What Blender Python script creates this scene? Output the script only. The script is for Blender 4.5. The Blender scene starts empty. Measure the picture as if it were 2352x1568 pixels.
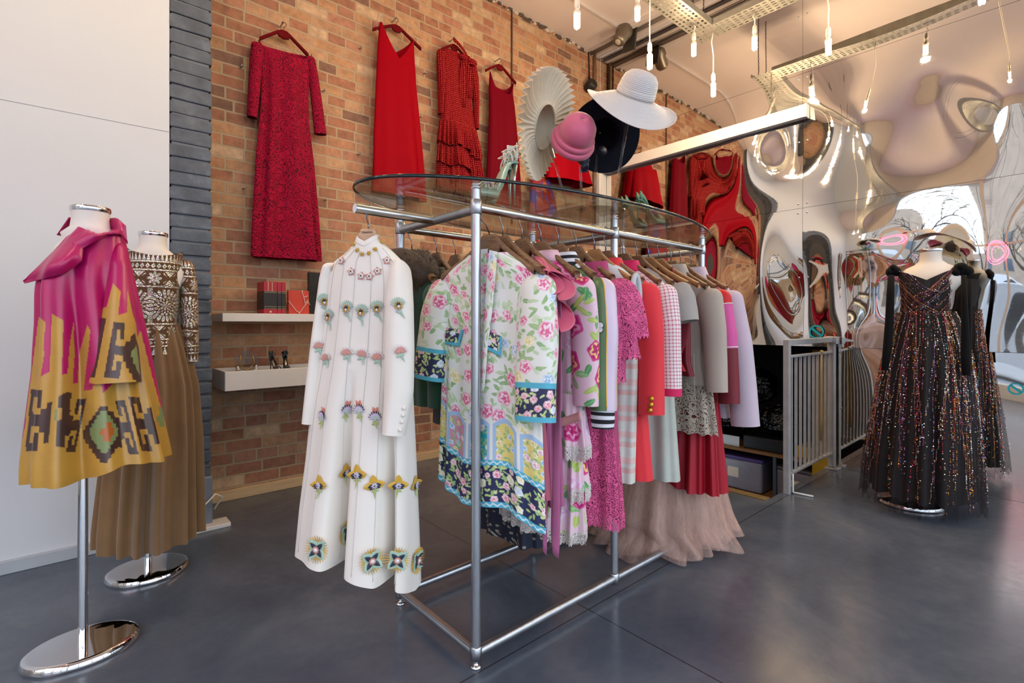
import bpy, math, random
import numpy as np
from mathutils import Vector, Matrix
from mathutils.bvhtree import BVHTree
PI = math.pi
SC = bpy.context.scene
COL = SC.collection
# ---------------------------------------------------------------- survey of the room
H, F, CX, CY = 1.2, 1165.0, 1176.0, 742.0
YAW = math.radians(48.65)
FX, FY = math.cos(YAW), math.sin(YAW)
def rdir(px):
    r = (px - CX) / F
    return (FX + r * FY, FY - r * FX)
def onY(px, py, Y):
    d = rdir(px); t = Y / d[1]
    return Vector((d[0] * t, Y, H + (CY - py) * t / F))
def onX(px, py, X):
    d = rdir(px); t = X / d[0]
    return Vector((X, d[1] * t, H + (CY - py) * t / F))
def onZ(px, py, Z):
    t = (Z - H) * F / (CY - py); d = rdir(px)
    return Vector((d[0] * t, d[1] * t, Z))
def atD(px, py, t):
    d = rdir(px)
    return Vector((d[0] * t, d[1] * t, H + (CY - py) * t / F))
def proj(P):
    z = P[..., 0] * FX + P[..., 1] * FY
    r = P[..., 0] * FY - P[..., 1] * FX
    return CX + F * r / z, CY - F * (P[..., 2] - H) / z
YB, YW, XM, ZC = 3.86, 3.43, 4.81, 4.38

# ---------------------------------------------------------------- colour and material helpers
def lin(c):
    if isinstance(c, str):
        c = c.lstrip('#'); c = [int(c[i:i + 2], 16) / 255 for i in (0, 2, 4)]
        return tuple(x / 12.92 if x <= .04045 else ((x + .055) / 1.055) ** 2.4 for x in c)
    return tuple(c[:3])
def rgba(c): return (*lin(c), 1.0)
class NT:
    def __init__(s, name):
        s.m = bpy.data.materials.new(name); s.m.use_nodes = True
        s.t = s.m.node_tree; s.n = s.t.nodes; s.b = s.n['Principled BSDF']; s.out = s.n['Material Output']
    def node(s, t, **kw):
        x = s.n.new(t)
        for k, v in kw.items(): setattr(x, k, v)
        return x
    def link(s, a, b): s.t.links.new(a, b)
    def put(s, inp, v):
        if hasattr(v, 'is_output') or isinstance(v, bpy.types.NodeSocket): s.link(v, inp)
        else: inp.default_value = v
    def math(s, op, a, b=0.0, c=None, clamp=False):
        x = s.node('ShaderNodeMath', operation=op, use_clamp=clamp); s.put(x.inputs[0], a); s.put(x.inputs[1], b)
        if c is not None: s.put(x.inputs[2], c)
        return x.outputs[0]
    def mix(s, fac, a, b, mode='MIX'):
        x = s.node('ShaderNodeMix', data_type='RGBA', blend_type=mode)
        s.put(x.inputs[0], fac); s.put(x.inputs[6], a); s.put(x.inputs[7], b)
        return x.outputs[2]
    def coord(s, kind='Object'): return s.node('ShaderNodeTexCoord').outputs[kind]
    def noise(s, vec, scale, detail=4, rough=.55, dist=0):
        x = s.node('ShaderNodeTexNoise'); s.link(vec, x.inputs['Vector'])
        x.inputs['Scale'].default_value = scale; x.inputs['Detail'].default_value = detail
        x.inputs['Roughness'].default_value = rough; x.inputs['Distortion'].default_value = dist
        return x.outputs['Fac']
    def voro(s, vec, scale, feature='F1', rnd=1.0):
        x = s.node('ShaderNodeTexVoronoi', feature=feature); s.link(vec, x.inputs['Vector'])
        x.inputs['Scale'].default_value = scale; x.inputs['Randomness'].default_value = rnd
        return x
    def ramp(s, fac, stops, interp='LINEAR'):
        x = s.node('ShaderNodeValToRGB'); x.color_ramp.interpolation = interp
        e = x.color_ramp.elements
        while len(e) < len(stops): e.new(.5)
        for i, (p, c) in enumerate(stops):
            e[i].position = p; e[i].color = rgba(c) if not (isinstance(c, tuple) and len(c) == 4) else c
        s.link(fac, x.inputs[0]); return x.outputs[0]
    def bump(s, h, strength=.3, dist=.01):
        x = s.node('ShaderNodeBump'); x.inputs['Strength'].default_value = strength; x.inputs['Distance'].default_value = dist
        s.link(h, x.inputs['Height']); s.link(x.outputs[0], s.b.inputs['Normal']); return x
    def scalevec(s, vec, sc):
        x = s.node('ShaderNodeMapping'); s.link(vec, x.inputs[0]); x.inputs['Scale'].default_value = sc; return x.outputs[0]
MATS = {}
def mat(name, c, rough=.6, metal=0, var=.08, vs=8., bump=0, bs=60., bd=.004, sheen=0, spec=.5, coat=0, aniso=0, emit=None, es=0, uv=False, vcol=False, stretch=None):
    """plain procedural material: colour with soft noise variation, optional weave bump"""
    if name in MATS: return MATS[name]
    t = NT(name); b = t.b
    vec = t.coord('UV' if uv else 'Object')
    if stretch: vec = t.scalevec(vec, stretch)
    if vcol:
        a = t.node('ShaderNodeVertexColor'); a.layer_name = 'Col'; base = a.outputs[0]
    else:
        base = t.node('ShaderNodeRGB'); base.outputs[0].default_value = rgba(c); base = base.outputs[0]
    n = t.noise(vec, vs)
    g = t.ramp(n, [(.25, (1 - var,) * 3), (.75, (1 + var * .4,) * 3)])
    colr = t.mix(1.0, base, g, 'MULTIPLY')
    t.link(colr, b.inputs['Base Color'])
    b.inputs['Roughness'].default_value = rough; b.inputs['Metallic'].default_value = metal
    b.inputs['Specular IOR Level'].default_value = spec
    b.inputs['Sheen Weight'].default_value = sheen; b.inputs['Coat Weight'].default_value = coat
    b.inputs['Anisotropic'].default_value = aniso
    if emit: b.inputs['Emission Color'].default_value = rgba(emit); b.inputs['Emission Strength'].default_value = es
    if bump: t.bump(t.noise(vec, bs, 3), bump, bd)
    MATS[name] = t.m; return t.m

# ---------------------------------------------------------------- mesh collector
class G:
    def __init__(s): s.v = []; s.f = []; s.mi = []; s.uv = None; s.col = None
    def add(s, vs, fs, mi=0):
        o = len(s.v); s.v += [tuple(x) for x in vs]; s.f += [tuple(i + o for i in f) for f in fs]; s.mi += [mi] * len(fs); return s
    def box(s, c, d, rz=0, mi=0, rx=0):
        x, y, z = d[0] / 2, d[1] / 2, d[2] / 2
        M = Matrix.Rotation(rz, 3, 'Z') @ Matrix.Rotation(rx, 3, 'X')
        vs = [Vector(c) + M @ Vector((a * x, b * y, e * z)) for e in (-1, 1) for a, b in ((-1, -1), (1, -1), (1, 1), (-1, 1))]
        return s.add(vs, [(3, 2, 1, 0), (4, 5, 6, 7), (0, 1, 5, 4), (1, 2, 6, 5), (2, 3, 7, 6), (3, 0, 4, 7)], mi)
    def tube(s, pts, r, n=10, cap=True, closed=False, mi=0, flat=1.0):
        P = [Vector(p) for p in pts]; m = len(P); R = r if hasattr(r, '__len__') else [r] * m
        vs = []; up = None
        for i in range(m):
            a = P[(i - 1) % m] if (i or closed) else P[0]; b = P[(i + 1) % m] if (i < m - 1 or closed) else P[-1]
            t = (b - a).normalized()
            if up is None:
                up = Vector((0, 0, 1)) if abs(t.z) < .9 else Vector((1, 0, 0))
            u = (up - t * up.dot(t))
            if u.length < 1e-6: u = t.orthogonal()
            u.normalize(); w = t.cross(u); up = u
            for k in range(n):
                q = 2 * PI * k / n
                vs.append(P[i] + u * (R[i] * math.cos(q) * flat) + w * (R[i] * math.sin(q)))
        fs = []
        for i in range(m if closed else m - 1):
            for k in range(n):
                a, b = i * n + k, i * n + (k + 1) % n; c, d = ((i + 1) % m) * n + (k + 1) % n, ((i + 1) % m) * n + k
                fs.append((a, b, c, d))
        if cap and not closed:
            fs.append(tuple(range(n - 1, -1, -1))); fs.append(tuple((m - 1) * n + k for k in range(n)))
        return s.add(vs, fs, mi)
    def lathe(s, prof, c=(0, 0, 0), n=32, sx=1, sy=1, mi=0, M=None):
        c = Vector(c); vs = []
        for r, z in prof:
            for k in range(n):
                q = 2 * PI * k / n; p = Vector((r * sx * math.cos(q), r * sy * math.sin(q), z))
                if M is not None: p = M @ p
                vs.append(c + p)
        m = len(prof); fs = []
        for i in range(m - 1):
            for k in range(n):
                fs.append((i * n + k, i * n + (k + 1) % n, (i + 1) * n + (k + 1) % n, (i + 1) * n + k))
        if prof[0][0] > 1e-6: fs.append(tuple(range(n - 1, -1, -1)))
        if prof[-1][0] > 1e-6: fs.append(tuple((m - 1) * n + k for k in range(n)))
        return s.add(vs, fs, mi)
    def sph(s, c, r, n=12, mi=0, M=None):
        r = r if hasattr(r, '__len__') else (r, r, r); h = max(4, n // 2)
        Mx = (M if M is not None else Matrix.Identity(3)) @ Matrix.Diagonal(r)
        return s.lathe([(max(1e-7, math.sin(PI * i / h)), -math.cos(PI * i / h)) for i in range(h + 1)], c, n, mi=mi, M=Mx)
    def grid(s, P, wrap=False, mi=0, uv=None, flip=False):
        P = np.asarray(P, float); m, n = P.shape[:2]; o = len(s.v)
        s.v += [tuple(x) for x in P.reshape(-1, 3)]
        for i in range(m - 1):
            for k in range(n if wrap else n - 1):
                k2 = (k + 1) % n
                q = (o + i * n + k, o + i * n + k2, o + (i + 1) * n + k2, o + (i + 1) * n + k)
                s.f.append(q[::-1] if flip else q); s.mi.append(mi)
        if uv is not None:
            if s.uv is None: s.uv = {}
            U = np.asarray(uv, float).reshape(-1, 2)
            for j in range(len(U)): s.uv[o + j] = U[j]
        return s
    def poly(s, pts, h, mi=0, axis=None):
        """extruded polygon: list of 3-D points, thickness vector h"""
        n = len(pts); a = [Vector(p) for p in pts]; h = Vector(h)
        s.add(a + [p + h for p in a], [tuple(range(n))[::-1], tuple(range(n, 2 * n))] + [(k, (k + 1) % n, n + (k + 1) % n, n + k) for k in range(n)], mi)
        return s
def mesh_of(name, g, mats, smooth=True):
    me = bpy.data.meshes.new(name); me.from_pydata(g.v, [], g.f)
    for m in (mats if isinstance(mats, (list, tuple)) else [mats]): me.materials.append(m)
    if any(g.mi): me.polygons.foreach_set('material_index', g.mi)
    me.polygons.foreach_set('use_smooth', [bool(smooth)] * len(me.polygons))
    if g.uv is not None:
        U = np.zeros((len(g.v), 2)); ks = np.array(list(g.uv.keys())); U[ks] = np.array(list(g.uv.values()))
        li = np.zeros(len(me.loops), int); me.loops.foreach_get('vertex_index', li)
        lay = me.uv_layers.new(name='UV'); lay.data.foreach_set('uv', U[li].astype(np.float32).ravel())
    if g.col is not None:
        ca = me.color_attributes.new('Col', 'FLOAT_COLOR', 'POINT')
        c = np.ones((len(g.v), 4), np.float32); c[:, :3] = np.asarray(g.col)[:, :3]
        ca.data.foreach_set('color', c.ravel())
    me.update(); return me
def tag(o, label=None, cat=None, group=None, kind=None):
    for k, v in (('label', label), ('category', cat), ('group', group), ('kind', kind)):
        if v: o[k] = v
    return o
def thing(name, label, cat, loc=(0, 0, 0), rz=0, group=None):
    o = bpy.data.objects.new(name, None); o.empty_display_size = .1; COL.objects.link(o)
    o.location = loc; o.rotation_euler = (0, 0, rz); return tag(o, label, cat, group)
def part(name, g, mats, parent=None, smooth=True, w=False, bevel=0, sub=0, solid=0, label=None, auto=None):
    if w and parent is not None:
        p = parent; chain = []
        while p is not None: chain.append(p); p = p.parent
        M = Matrix.Identity(4)
        for q in reversed(chain): M = M @ (Matrix.Translation(q.location) @ q.rotation_euler.to_matrix().to_4x4())
        Mi = np.array(M.inverted()); V = np.c_[np.array(g.v), np.ones(len(g.v))] @ Mi.T; g.v = [tuple(x) for x in V[:, :3]]
    me = mesh_of(name, g, mats, smooth)
    o = bpy.data.objects.new(name, me); COL.objects.link(o)
    if parent is not None: o.parent = parent
    if bevel:
        b = o.modifiers.new('Bevel', 'BEVEL'); b.width = bevel; b.segments = 2; b.limit_method = 'ANGLE'; b.angle_limit = math.radians(40)
        me.polygons.foreach_set('use_smooth', [False] * len(me.polygons))
    if solid:
        x = o.modifiers.new('Solid', 'SOLIDIFY'); x.thickness = solid; x.offset = 0
    if sub:
        x = o.modifiers.new('Sub', 'SUBSURF'); x.levels = sub; x.render_levels = sub
    if auto:
        sm = np.zeros(len(me.polygons), bool)
        me.set_sharp_from_angle(angle=math.radians(auto))
    if label: o['label'] = label
    return o
def single(name, g, mats, label, cat, group=None, kind=None, **kw):
    return tag(part(name, g, mats, **kw), label, cat, group, kind)
def struct(name, g, mats, **kw):
    kw.setdefault('smooth', False)
    o = part(name, g, mats, **kw)
    if o.parent is None: o['kind'] = 'structure'
    return o
def dup(root, loc, rz, label=None, group=None):
    r = root.copy(); COL.objects.link(r); r.location = loc; r.rotation_euler = (0, 0, rz)
    if label: r['label'] = label
    if group: r['group'] = group
    for ch in [o for o in COL.objects if o.parent == root]:
        c = ch.copy(); COL.objects.link(c); c.parent = r
        for gch in [o for o in COL.objects if o.parent == ch]:
            d = gch.copy(); COL.objects.link(d); d.parent = c
    return r
# ---------------------------------------------------------------- cloth helpers
def smooth1(a, k):
    if k < 2: return a
    p = np.pad(a, (k, k), mode='edge'); ker = np.ones(k) / k
    return np.convolve(np.convolve(p, ker, 'same'), ker, 'same')[k:-k]
def itp(z, tab, col, k=0):
    t = sorted(tab, key=lambda q: q[0]); zz = [q[0] for q in t]
    return np.interp(z, zz, [q[col] for q in t])
def body(prof, n=120, m=110, amp=((0, .0),), ks=(5, 8, 13), seed=0, p=2.3, ztop=None, zbot=None, twist=.4, sharp=1.0, th=(0, 2 * PI), sm=9, yfold=1.0):
    """lofted garment shell. prof rows: (z, xleft, xright, half depth, y centre). front is -y"""
    rs = np.random.RandomState(seed)
    zt, zb = max(q[0] for q in prof), min(q[0] for q in prof)
    full = abs(th[1] - th[0]) > 6.28
    q = np.linspace(th[0], th[1], n, endpoint=not full)
    c, s = np.cos(q), np.sin(q)
    cx = np.sign(c) * np.abs(c) ** (2 / p); sy = np.sign(s) * np.abs(s) ** (2 / p)
    ZT = np.full(n, zt) if ztop is None else np.array([ztop(a, b) for a, b in zip(cx, s)])
    ZB = np.full(n, zb) if zbot is None else np.array([zbot(a, b) for a, b in zip(cx, s)])
    zz = np.linspace(min(zb, ZB.min()) - .02, zt + .02, 400)
    T = [smooth1(itp(zz, [r if len(r) > 4 else (*r, 0) for r in prof], j), sm) for j in range(1, 5)]
    u = np.linspace(0, 1, m)[:, None]
    Z = ZT[None] + (ZB - ZT)[None] * u
    f = lambda j: np.interp(Z, zz, T[j])
    xl, xr, d, yc = f(0), f(1), f(2), f(3)
    A = np.interp(Z, [a[0] for a in sorted(amp)], [a[1] for a in sorted(amp)])
    wv = np.zeros_like(Z)
    for k in ks:
        ph = rs.uniform(0, 2 * PI); dr = rs.uniform(-twist, twist)
        wv += np.sin(k * q[None] + ph + dr * (Z - zt) * 4) / len(ks) * 1.6
    if sharp != 1.0: wv = np.sign(wv) * np.abs(wv) ** sharp
    X = (xl + xr) / 2 + (xr - xl) / 2 * cx[None] + A * wv * c[None] * .6
    Y = yc + d * sy[None] + A * wv * s[None] * yfold
    P = np.stack([X, Y, Z], -1)
    arc = np.r_[0, np.cumsum(np.hypot(np.diff(X[m // 2]), np.diff(Y[m // 2])))]
    UV = np.stack([np.broadcast_to(arc[None], Z.shape), Z], -1)
    return P, UV
def gbody(*a, **k):
    full = 'th' not in k; P, UV = body(*a, **k); g = G(); g.grid(P, wrap=full, uv=UV); g.P = P; g.UV = UV; return g
def sleeve(path, ra, rb, n=28, m=46, fold=.0, seed=0, ks=(3, 5), flat_end=None, fz=14, cap=.08):
    """tube along path; ra in the x-z plane, rb in y"""
    rs = np.random.RandomState(seed)
    path = np.array(path, float); k = len(path); t = np.linspace(0, 1, k); tt = np.linspace(0, 1, m)
    C = np.stack([smooth1(np.interp(tt, t, path[:, j]), 5) for j in range(3)], -1); C[0] = path[0]; C[-1] = path[-1]
    RA = np.interp(tt, np.linspace(0, 1, len(ra)), ra); RB = np.interp(tt, np.linspace(0, 1, len(rb)), rb)
    if cap:
        kq = np.sqrt(np.clip(1 - (1 - np.clip(tt / cap, 0, 1)) ** 2, 0.0004, 1)); RA = RA * kq; RB = RB * kq
    T = np.gradient(C, axis=0); T /= np.linalg.norm(T, axis=1)[:, None]
    yv = np.array([0, 1, 0.]); B = yv - T * (T @ yv)[:, None]; B /= np.linalg.norm(B, axis=1)[:, None]; N = np.cross(B, T)
    q = np.linspace(0, 2 * PI, n, endpoint=False)
    P = np.zeros((m, n, 3)); p1, p2 = rs.uniform(0, 6, 2)
    for i in range(m):
        wob = 1 + fold * (np.sin(ks[0] * q + p1 + tt[i] * 4) + .6 * np.sin(ks[1] * q + p2 - tt[i] * 3)) + fold * .7 * math.sin(tt[i] * fz + p1) * np.cos(q + p2)
        P[i] = C[i] + np.outer(RA[i] * np.cos(q) * wob, N[i]) + np.outer(RB[i] * np.sin(q) * wob, B[i])
    L = np.r_[0, np.cumsum(np.linalg.norm(np.diff(C, axis=0), axis=1))]
    circ = 2 * PI * np.sqrt((RA.mean() ** 2 + RB.mean() ** 2) / 2)
    UV = np.stack(np.broadcast_arrays(q[None] / (2 * PI) * circ, -L[:, None]), -1)
    return P, UV
def gsleeve(*a, **k):
    P, UV = sleeve(*a, **k); g = G(); g.grid(P, wrap=True, uv=UV); g.P = P; g.UV = UV; return g
def planeframe(o, rz):
    """pixel -> (a, z) in the vertical plane through o whose local x axis is turned by rz"""
    ax = Vector((math.cos(rz), math.sin(rz))); nx = Vector((-math.sin(rz), math.cos(rz))); o2 = Vector(o[:2])
    def f(px, py):
        d = Vector(rdir(px)); t = o2.dot(nx) / d.dot(nx)
        return ((d * t - o2).dot(ax), H + (CY - py) * t / F - o[2])
    f.o = Vector(o); f.rz = rz
    f.off = lambda y: planeframe(f.o + Vector((-math.sin(rz) * y, math.cos(rz) * y, 0)), rz)
    return f
def silprof(fr, left, right, depth, k=24):
    """rows from two pixel outlines; depth: list of (fraction from top, half depth)"""
    L = sorted([fr(*p)[::-1] for p in left]); R = sorted([fr(*p)[::-1] for p in right])
    zt = min(L[-1][0], R[-1][0]); zt = max(L[-1][0], R[-1][0]); zb = min(L[0][0], R[0][0])
    rows = []
    for i in range(k + 1):
        u = i / k; z = zt + (zb - zt) * u
        xl = np.interp(z, [a[0] for a in L], [a[1] for a in L]); xr = np.interp(z, [a[0] for a in R], [a[1] for a in R])
        rows.append((z, xl, xr, np.interp(u, [d[0] for d in depth], [d[1] for d in depth])))
    return rows, L[0][0], R[0][0]
SKY, EXPO = 3.9, 0.0
# ---------------------------------------------------------------- room materials
def brick_mat(name, stops, mortar, vec_axes='XZ', bw=.232, rh=.08, ms=.0075, bstr=.5):
    t = NT(name); co_ = t.coord('Object'); sx = t.node('ShaderNodeSeparateXYZ'); t.link(co_, sx.inputs[0])
    wob = t.noise(co_, 9, 2)
    cb = t.node('ShaderNodeCombineXYZ'); t.link(sx.outputs[vec_axes[0]], cb.inputs[0])
    t.link(t.math('ADD', sx.outputs['Z'], t.math('MULTIPLY', t.math('SUBTRACT', wob, .5), .012)), cb.inputs[1])
    def bk(c1, c2):
        b = t.node('ShaderNodeTexBrick'); t.link(cb.outputs[0], b.inputs['Vector'])
        b.inputs['Color1'].default_value = (*c1, 1); b.inputs['Color2'].default_value = (*c2, 1); b.inputs['Mortar'].default_value = (.5, .5, .5, 1)
        b.inputs['Scale'].default_value = 1; b.inputs['Brick Width'].default_value = bw; b.inputs['Row Height'].default_value = rh
        b.inputs['Mortar Size'].default_value = ms; b.inputs['Mortar Smooth'].default_value = .35; b.inputs['Bias'].default_value = 0
        b.offset = .5; b.offset_frequency = 2; b.squash = .62; b.squash_frequency = 3
        return b
    b = bk((0, 0, 0), (1, 1, 1))
    colr = t.ramp(b.outputs['Color'], stops, 'CONSTANT')
    bl = t.ramp(t.noise(co_, 14, 4, .7), [(.3, (.68,) * 3), (.7, (1.18,) * 3)])
    colr = t.mix(1, colr, bl, 'MULTIPLY')
    stain = t.ramp(t.noise(co_, 5, 5, .65), [(.55, (0, 0, 0)), (.75, (1, 1, 1))])
    colr = t.mix(t.math('MULTIPLY', stain, .35), colr, rgba('#c9a070'))
    colr = t.mix(b.outputs['Fac'], colr, rgba(mortar))
    t.link(colr, t.b.inputs['Base Color']); t.b.inputs['Roughness'].default_value = .85
    hgt = t.math('ADD', t.math('SUBTRACT', 1, b.outputs['Fac']), t.math('MULTIPLY', t.noise(co_, 60, 4), .35))
    t.bump(hgt, bstr, .008)
    return t.m
BRICK = brick_mat('stock_brick', [(0, '#b58261'), (.12, '#bf9470'), (.24, '#a97256'), (.36, '#b88c6a'), (.48, '#a06d54'), (.60, '#c8a684'), (.67, '#866250'), (.73, '#ba8c66'), (.88, '#b07c62')], '#b09a7c')
def concrete():
    t = NT('polished_concrete'); v = t.coord('Object'); sx = t.node('ShaderNodeSeparateXYZ'); t.link(v, sx.inputs[0])
    n1 = t.noise(v, 1.6, 6, .6, .5); n2 = t.noise(v, 22, 4, .7)
    c = t.ramp(n1, [(.3, '#444c5a'), (.5, '#525b69'), (.72, '#69707a')])
    c = t.mix(.07, c, t.ramp(n2, [(.3, '#3d3e44'), (.7, '#8a8a8e')]))
    sp = t.voro(v, 30); spot = t.math('LESS_THAN', sp.outputs['Distance'], .018)
    c = t.mix(t.math('MULTIPLY', spot, t.math('GREATER_THAN', t.noise(v, 3, 1), .5)), c, rgba('#b9babd'))
    j = None
    for ax, p in (('X', 1.645), ('Y', 1.385)):
        l = t.math('LESS_THAN', t.math('ABSOLUTE', t.math('SUBTRACT', sx.outputs[ax], p)), .003)
        j = l if j is None else t.math('MAXIMUM', j, l)
    c = t.mix(t.math('MULTIPLY', j, .8), c, rgba('#26272b'))
    t.link(c, t.b.inputs['Base Color'])
    t.link(t.ramp(n2, [(.3, (.17,) * 3), (.7, (.25,) * 3)]), t.b.inputs['Roughness'])
    t.b.inputs['Specular IOR Level'].default_value = .55
    t.bump(t.math('ADD', t.math('MULTIPLY', j, -1.0), t.math('MULTIPLY', n1, .3)), .15, .003)
    return t.m
def mirror_mat():
    t = NT('mirror_steel'); v = t.coord('Object'); t.b.inputs['Metallic'].default_value = 1
    t.b.inputs['Base Color'].default_value = rgba('#e9e6e2')
    sc = t.scalevec(v, (1, 3, 60)); x = t.noise(sc, 3, 6, .7)
    t.link(t.ramp(x, [(.45, (.012,) * 3), (.85, (.07,) * 3)]), t.b.inputs['Roughness'])
    return t.m
def pane_mat(name, tint, fres=.06):
    t = NT(name); t.n.remove(t.b)
    a = t.node('ShaderNodeBsdfTransparent'); a.inputs[0].default_value = (*tint, 1)
    g = t.node('ShaderNodeBsdfGlossy'); g.inputs['Roughness'].default_value = .005
    f = t.node('ShaderNodeFresnel'); gm = t.node('ShaderNodeNewGeometry'); t.link(t.math('SUBTRACT', 1.5, t.math('MULTIPLY', gm.outputs['Backfacing'], 1.5 - 1 / 1.5)), f.inputs['IOR'])
    m = t.node('ShaderNodeMixShader'); t.link(f.outputs[0], m.inputs[0]); t.link(a.outputs[0], m.inputs[1]); t.link(g.outputs[0], m.inputs[2])
    t.link(m.outputs[0], t.out.inputs[0]); return t.m
WHITE = mat('white_plaster', '#d2d6da', .75, var=.03, vs=2.5, bump=.06, bs=25)
CEILM = mat('ceiling_paint', '#e6d9d4', .8, var=.06, vs=1.2, bump=.1, bs=9)
TRIMW = mat('white_gloss_paint', '#e2ddd8', .4, var=.04)
PINE = mat('pale_timber', '#cfae83', .6, var=.2, vs=5, stretch=(1, 8, 8))
STEELB = mat('brushed_steel', '#b9bcc1', .32, 1, var=.15, vs=20)
CHROME = mat('chrome', '#e4e4e6', .04, 1, var=.02)
ALU = mat('aluminium_tube', '#b8bcc2', .3, .9, var=.16, vs=30, stretch=(1, 1, .3))
DARKM = mat('dark_paint', '#2a2829', .7, var=.2)
FRAMEM = mat('shopfront_frame', '#d8cbbb', .45, var=.05)
MIRROR, CONC = mirror_mat(), concrete()
GLASSW = pane_mat('window_glass', (.97, .985, .98))
# ---------------------------------------------------------------- floor with stair opening
XL, YF = -2.2, -2.8
HX0, HY0, HY1 = 3.56, 1.44, 2.75
g = G()
for x0, x1, y0, y1 in ((XL, HX0, YF, YB), (HX0, XM, YF, HY0), (HX0, XM, HY1, YB)):
    g.box(((x0 + x1) / 2, (y0 + y1) / 2, -.06), (x1 - x0, y1 - y0, .12))
struct('floor', g, CONC)
g = G().box(((XL + XM) / 2, (YF + YB) / 2, ZC + .05), (XM - XL, YB - YF, .1)); ceil = struct('ceiling', g, CEILM)
g = G().box(((.3 + XM) / 2, YB + .06, ZC / 2), (XM - .3, .12, ZC)); struct('wall_back', g, BRICK)
g = G().box(((.44 + XL) / 2, YW + .2, ZC / 2), (.44 - XL, .4, ZC)); wl = struct('wall_back_left', g, WHITE)
s = G()
a, b_ = onY(0, 232, YW), onY(388, 303, YW)
s.tube([a + Vector((-.6, -.001, .0)), b_ + Vector((0, -.001, 0))], .0016, 5)
part('panel_joint', s, mat('joint_grey', '#b9bcc0', .8), wl)
g = G().box(((.44 + XL) / 2, YW - .009, .032), (.44 - XL, .018, .064)); struct('baseboard_left', g, mat('grey_skirting', '#aeb4ba', .5), bevel=.004)
g = G().box(((.66 + XM) / 2, YB - .011, .035), (XM - .66, .022, .07)); struct('baseboard_back', g, PINE, bevel=.003)
# slate-coloured brick pier, one brick wide, stack bonded
rs = random.Random(4); g = G(); z = .30
g.box((.545, YW + .22, ZC / 2), (.188, .42, ZC), mi=1)
while z < ZC - .02:
    h = .081 + rs.uniform(-.004, .004); dx, dy = rs.uniform(-.004, .004), rs.uniform(-.005, .004)
    w = .208 + rs.uniform(-.003, .003); x0 = .545 + dx
    c = [Vector((x0 + a * w / 2, YW + dy + (0 if b < 0 else .2), z + (0 if e < 0 else h - .011) + rs.uniform(-.003, .003))) for e in (-1, 1) for a, b in ((-1, -1), (1, -1), (1, 1), (-1, 1))]
    g.add(c, [(3, 2, 1, 0), (4, 5, 6, 7), (0, 1, 5, 4), (1, 2, 6, 5), (2, 3, 7, 6), (3, 0, 4, 7)]); z += h
t = NT('slate_brick'); v = t.coord('Object'); c = t.ramp(t.noise(v, 7, 5, .6), [(.3, '#3c424c'), (.55, '#525a65'), (.75, '#6a7580')])
t.link(c, t.b.inputs['Base Color']); t.b.inputs['Roughness'].default_value = .55; t.bump(t.noise(v, 25, 5, .6), .6, .012)
struct('trim_1', g, [t.m, mat('pier_mortar', '#6d7279', .9, bump=.4, bs=40)], bevel=.006)
g = G().box((.545, YW + .2, .15), (.214, .44, .30)); struct('trim_2', g, mat('pier_plinth', '#7f8a96', .6, var=.2, vs=9, bump=.3, bs=20), bevel=.01)
g = G().box((.57, YW - .02, .012), (.33, .12, .024)); struct('baseboard_pier', g, TRIMW, bevel=.004)
# ragged mortar where brick meets ceiling
rs = random.Random(9); g = G(); x = .7
while x < XM - .05:
    r = rs.uniform(.008, .024); g.sph((x, YB - .004, ZC - rs.uniform(.0, .03)), (r * 1.8, r, r), 6, mi=rs.randint(0, 1)); x += rs.uniform(.02, .05)
struct('trim_3', g, [mat('rubble_dark', '#5b5148', .95), mat('rubble_light', '#c9bcae', .95)], smooth=True)
# ---------------------------------------------------------------- wavy mirror steel wall
BUMPS = []
rs = random.Random(21)
def mirror_h(y, z):
    h = np.zeros_like(y)
    fade = np.clip((2.75 - y) / .65, 0, 1); fade = fade * fade * (3 - 2 * fade)
    top = 1 - .82 * np.clip((z - 3.0) / .5, 0, 1)
    for (by, bz, sy, sz, a) in BUMPS: h += a * np.exp(-((y - by) / sy) ** 2 - ((z - bz) / sz) ** 2)
    h += .006 * np.sin(y * 3.1 + 1.3 * z + .7) * np.cos(z * 3.7 - .8 * y + .3)
    return h * fade * top
for by, bz, sy, sz, a in ((2.15, 2.78, .26, .30, .038), (1.72, 2.75, .20, .24, -.026), (1.25, 2.85, .3, .25, .026), (.75, 2.75, .25, .3, -.03), (.35, 2.8, .22, .26, .03),
        (2.45, 1.75, .18, .35, -.03), (2.0, 1.7, .16, .36, .036), (1.62, 1.45, .15, .3, -.03), (1.25, 1.85, .3, .2, .024), (.9, 1.4, .22, .3, -.02), (.45, 1.7, .25, .35, .026),
        (1.3, 1.05, .14, .2, .02), (.1, 1.1, .25, .3, -.018), (.9, .5, .4, .3, .012), (1.95, 3.5, .5, .3, -.014), (1.0, 3.6, .45, .3, .018), (.4, 3.3, .35, .25, -.016)):
    BUMPS.append((by, bz, sy, sz, a))
wr = G().box((XM + .15, (YF + YB) / 2, ZC / 2 + .5), (.14, YB - YF, ZC - 1.0)).box((XM + .15, (YF + 1.40) / 2, .5), (.14, 1.40 - YF, 1.0)).box((XM + .15, (HY1 + YB) / 2, .5), (.14, YB - HY1, 1.0))
wall_right = struct('wall_right', wr, DARKM)
ys = [3.86, 1.64, -.80, -2.8]; zs = [.0, 1.0, 2.2, 3.37, 4.38]; scr = G()
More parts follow.
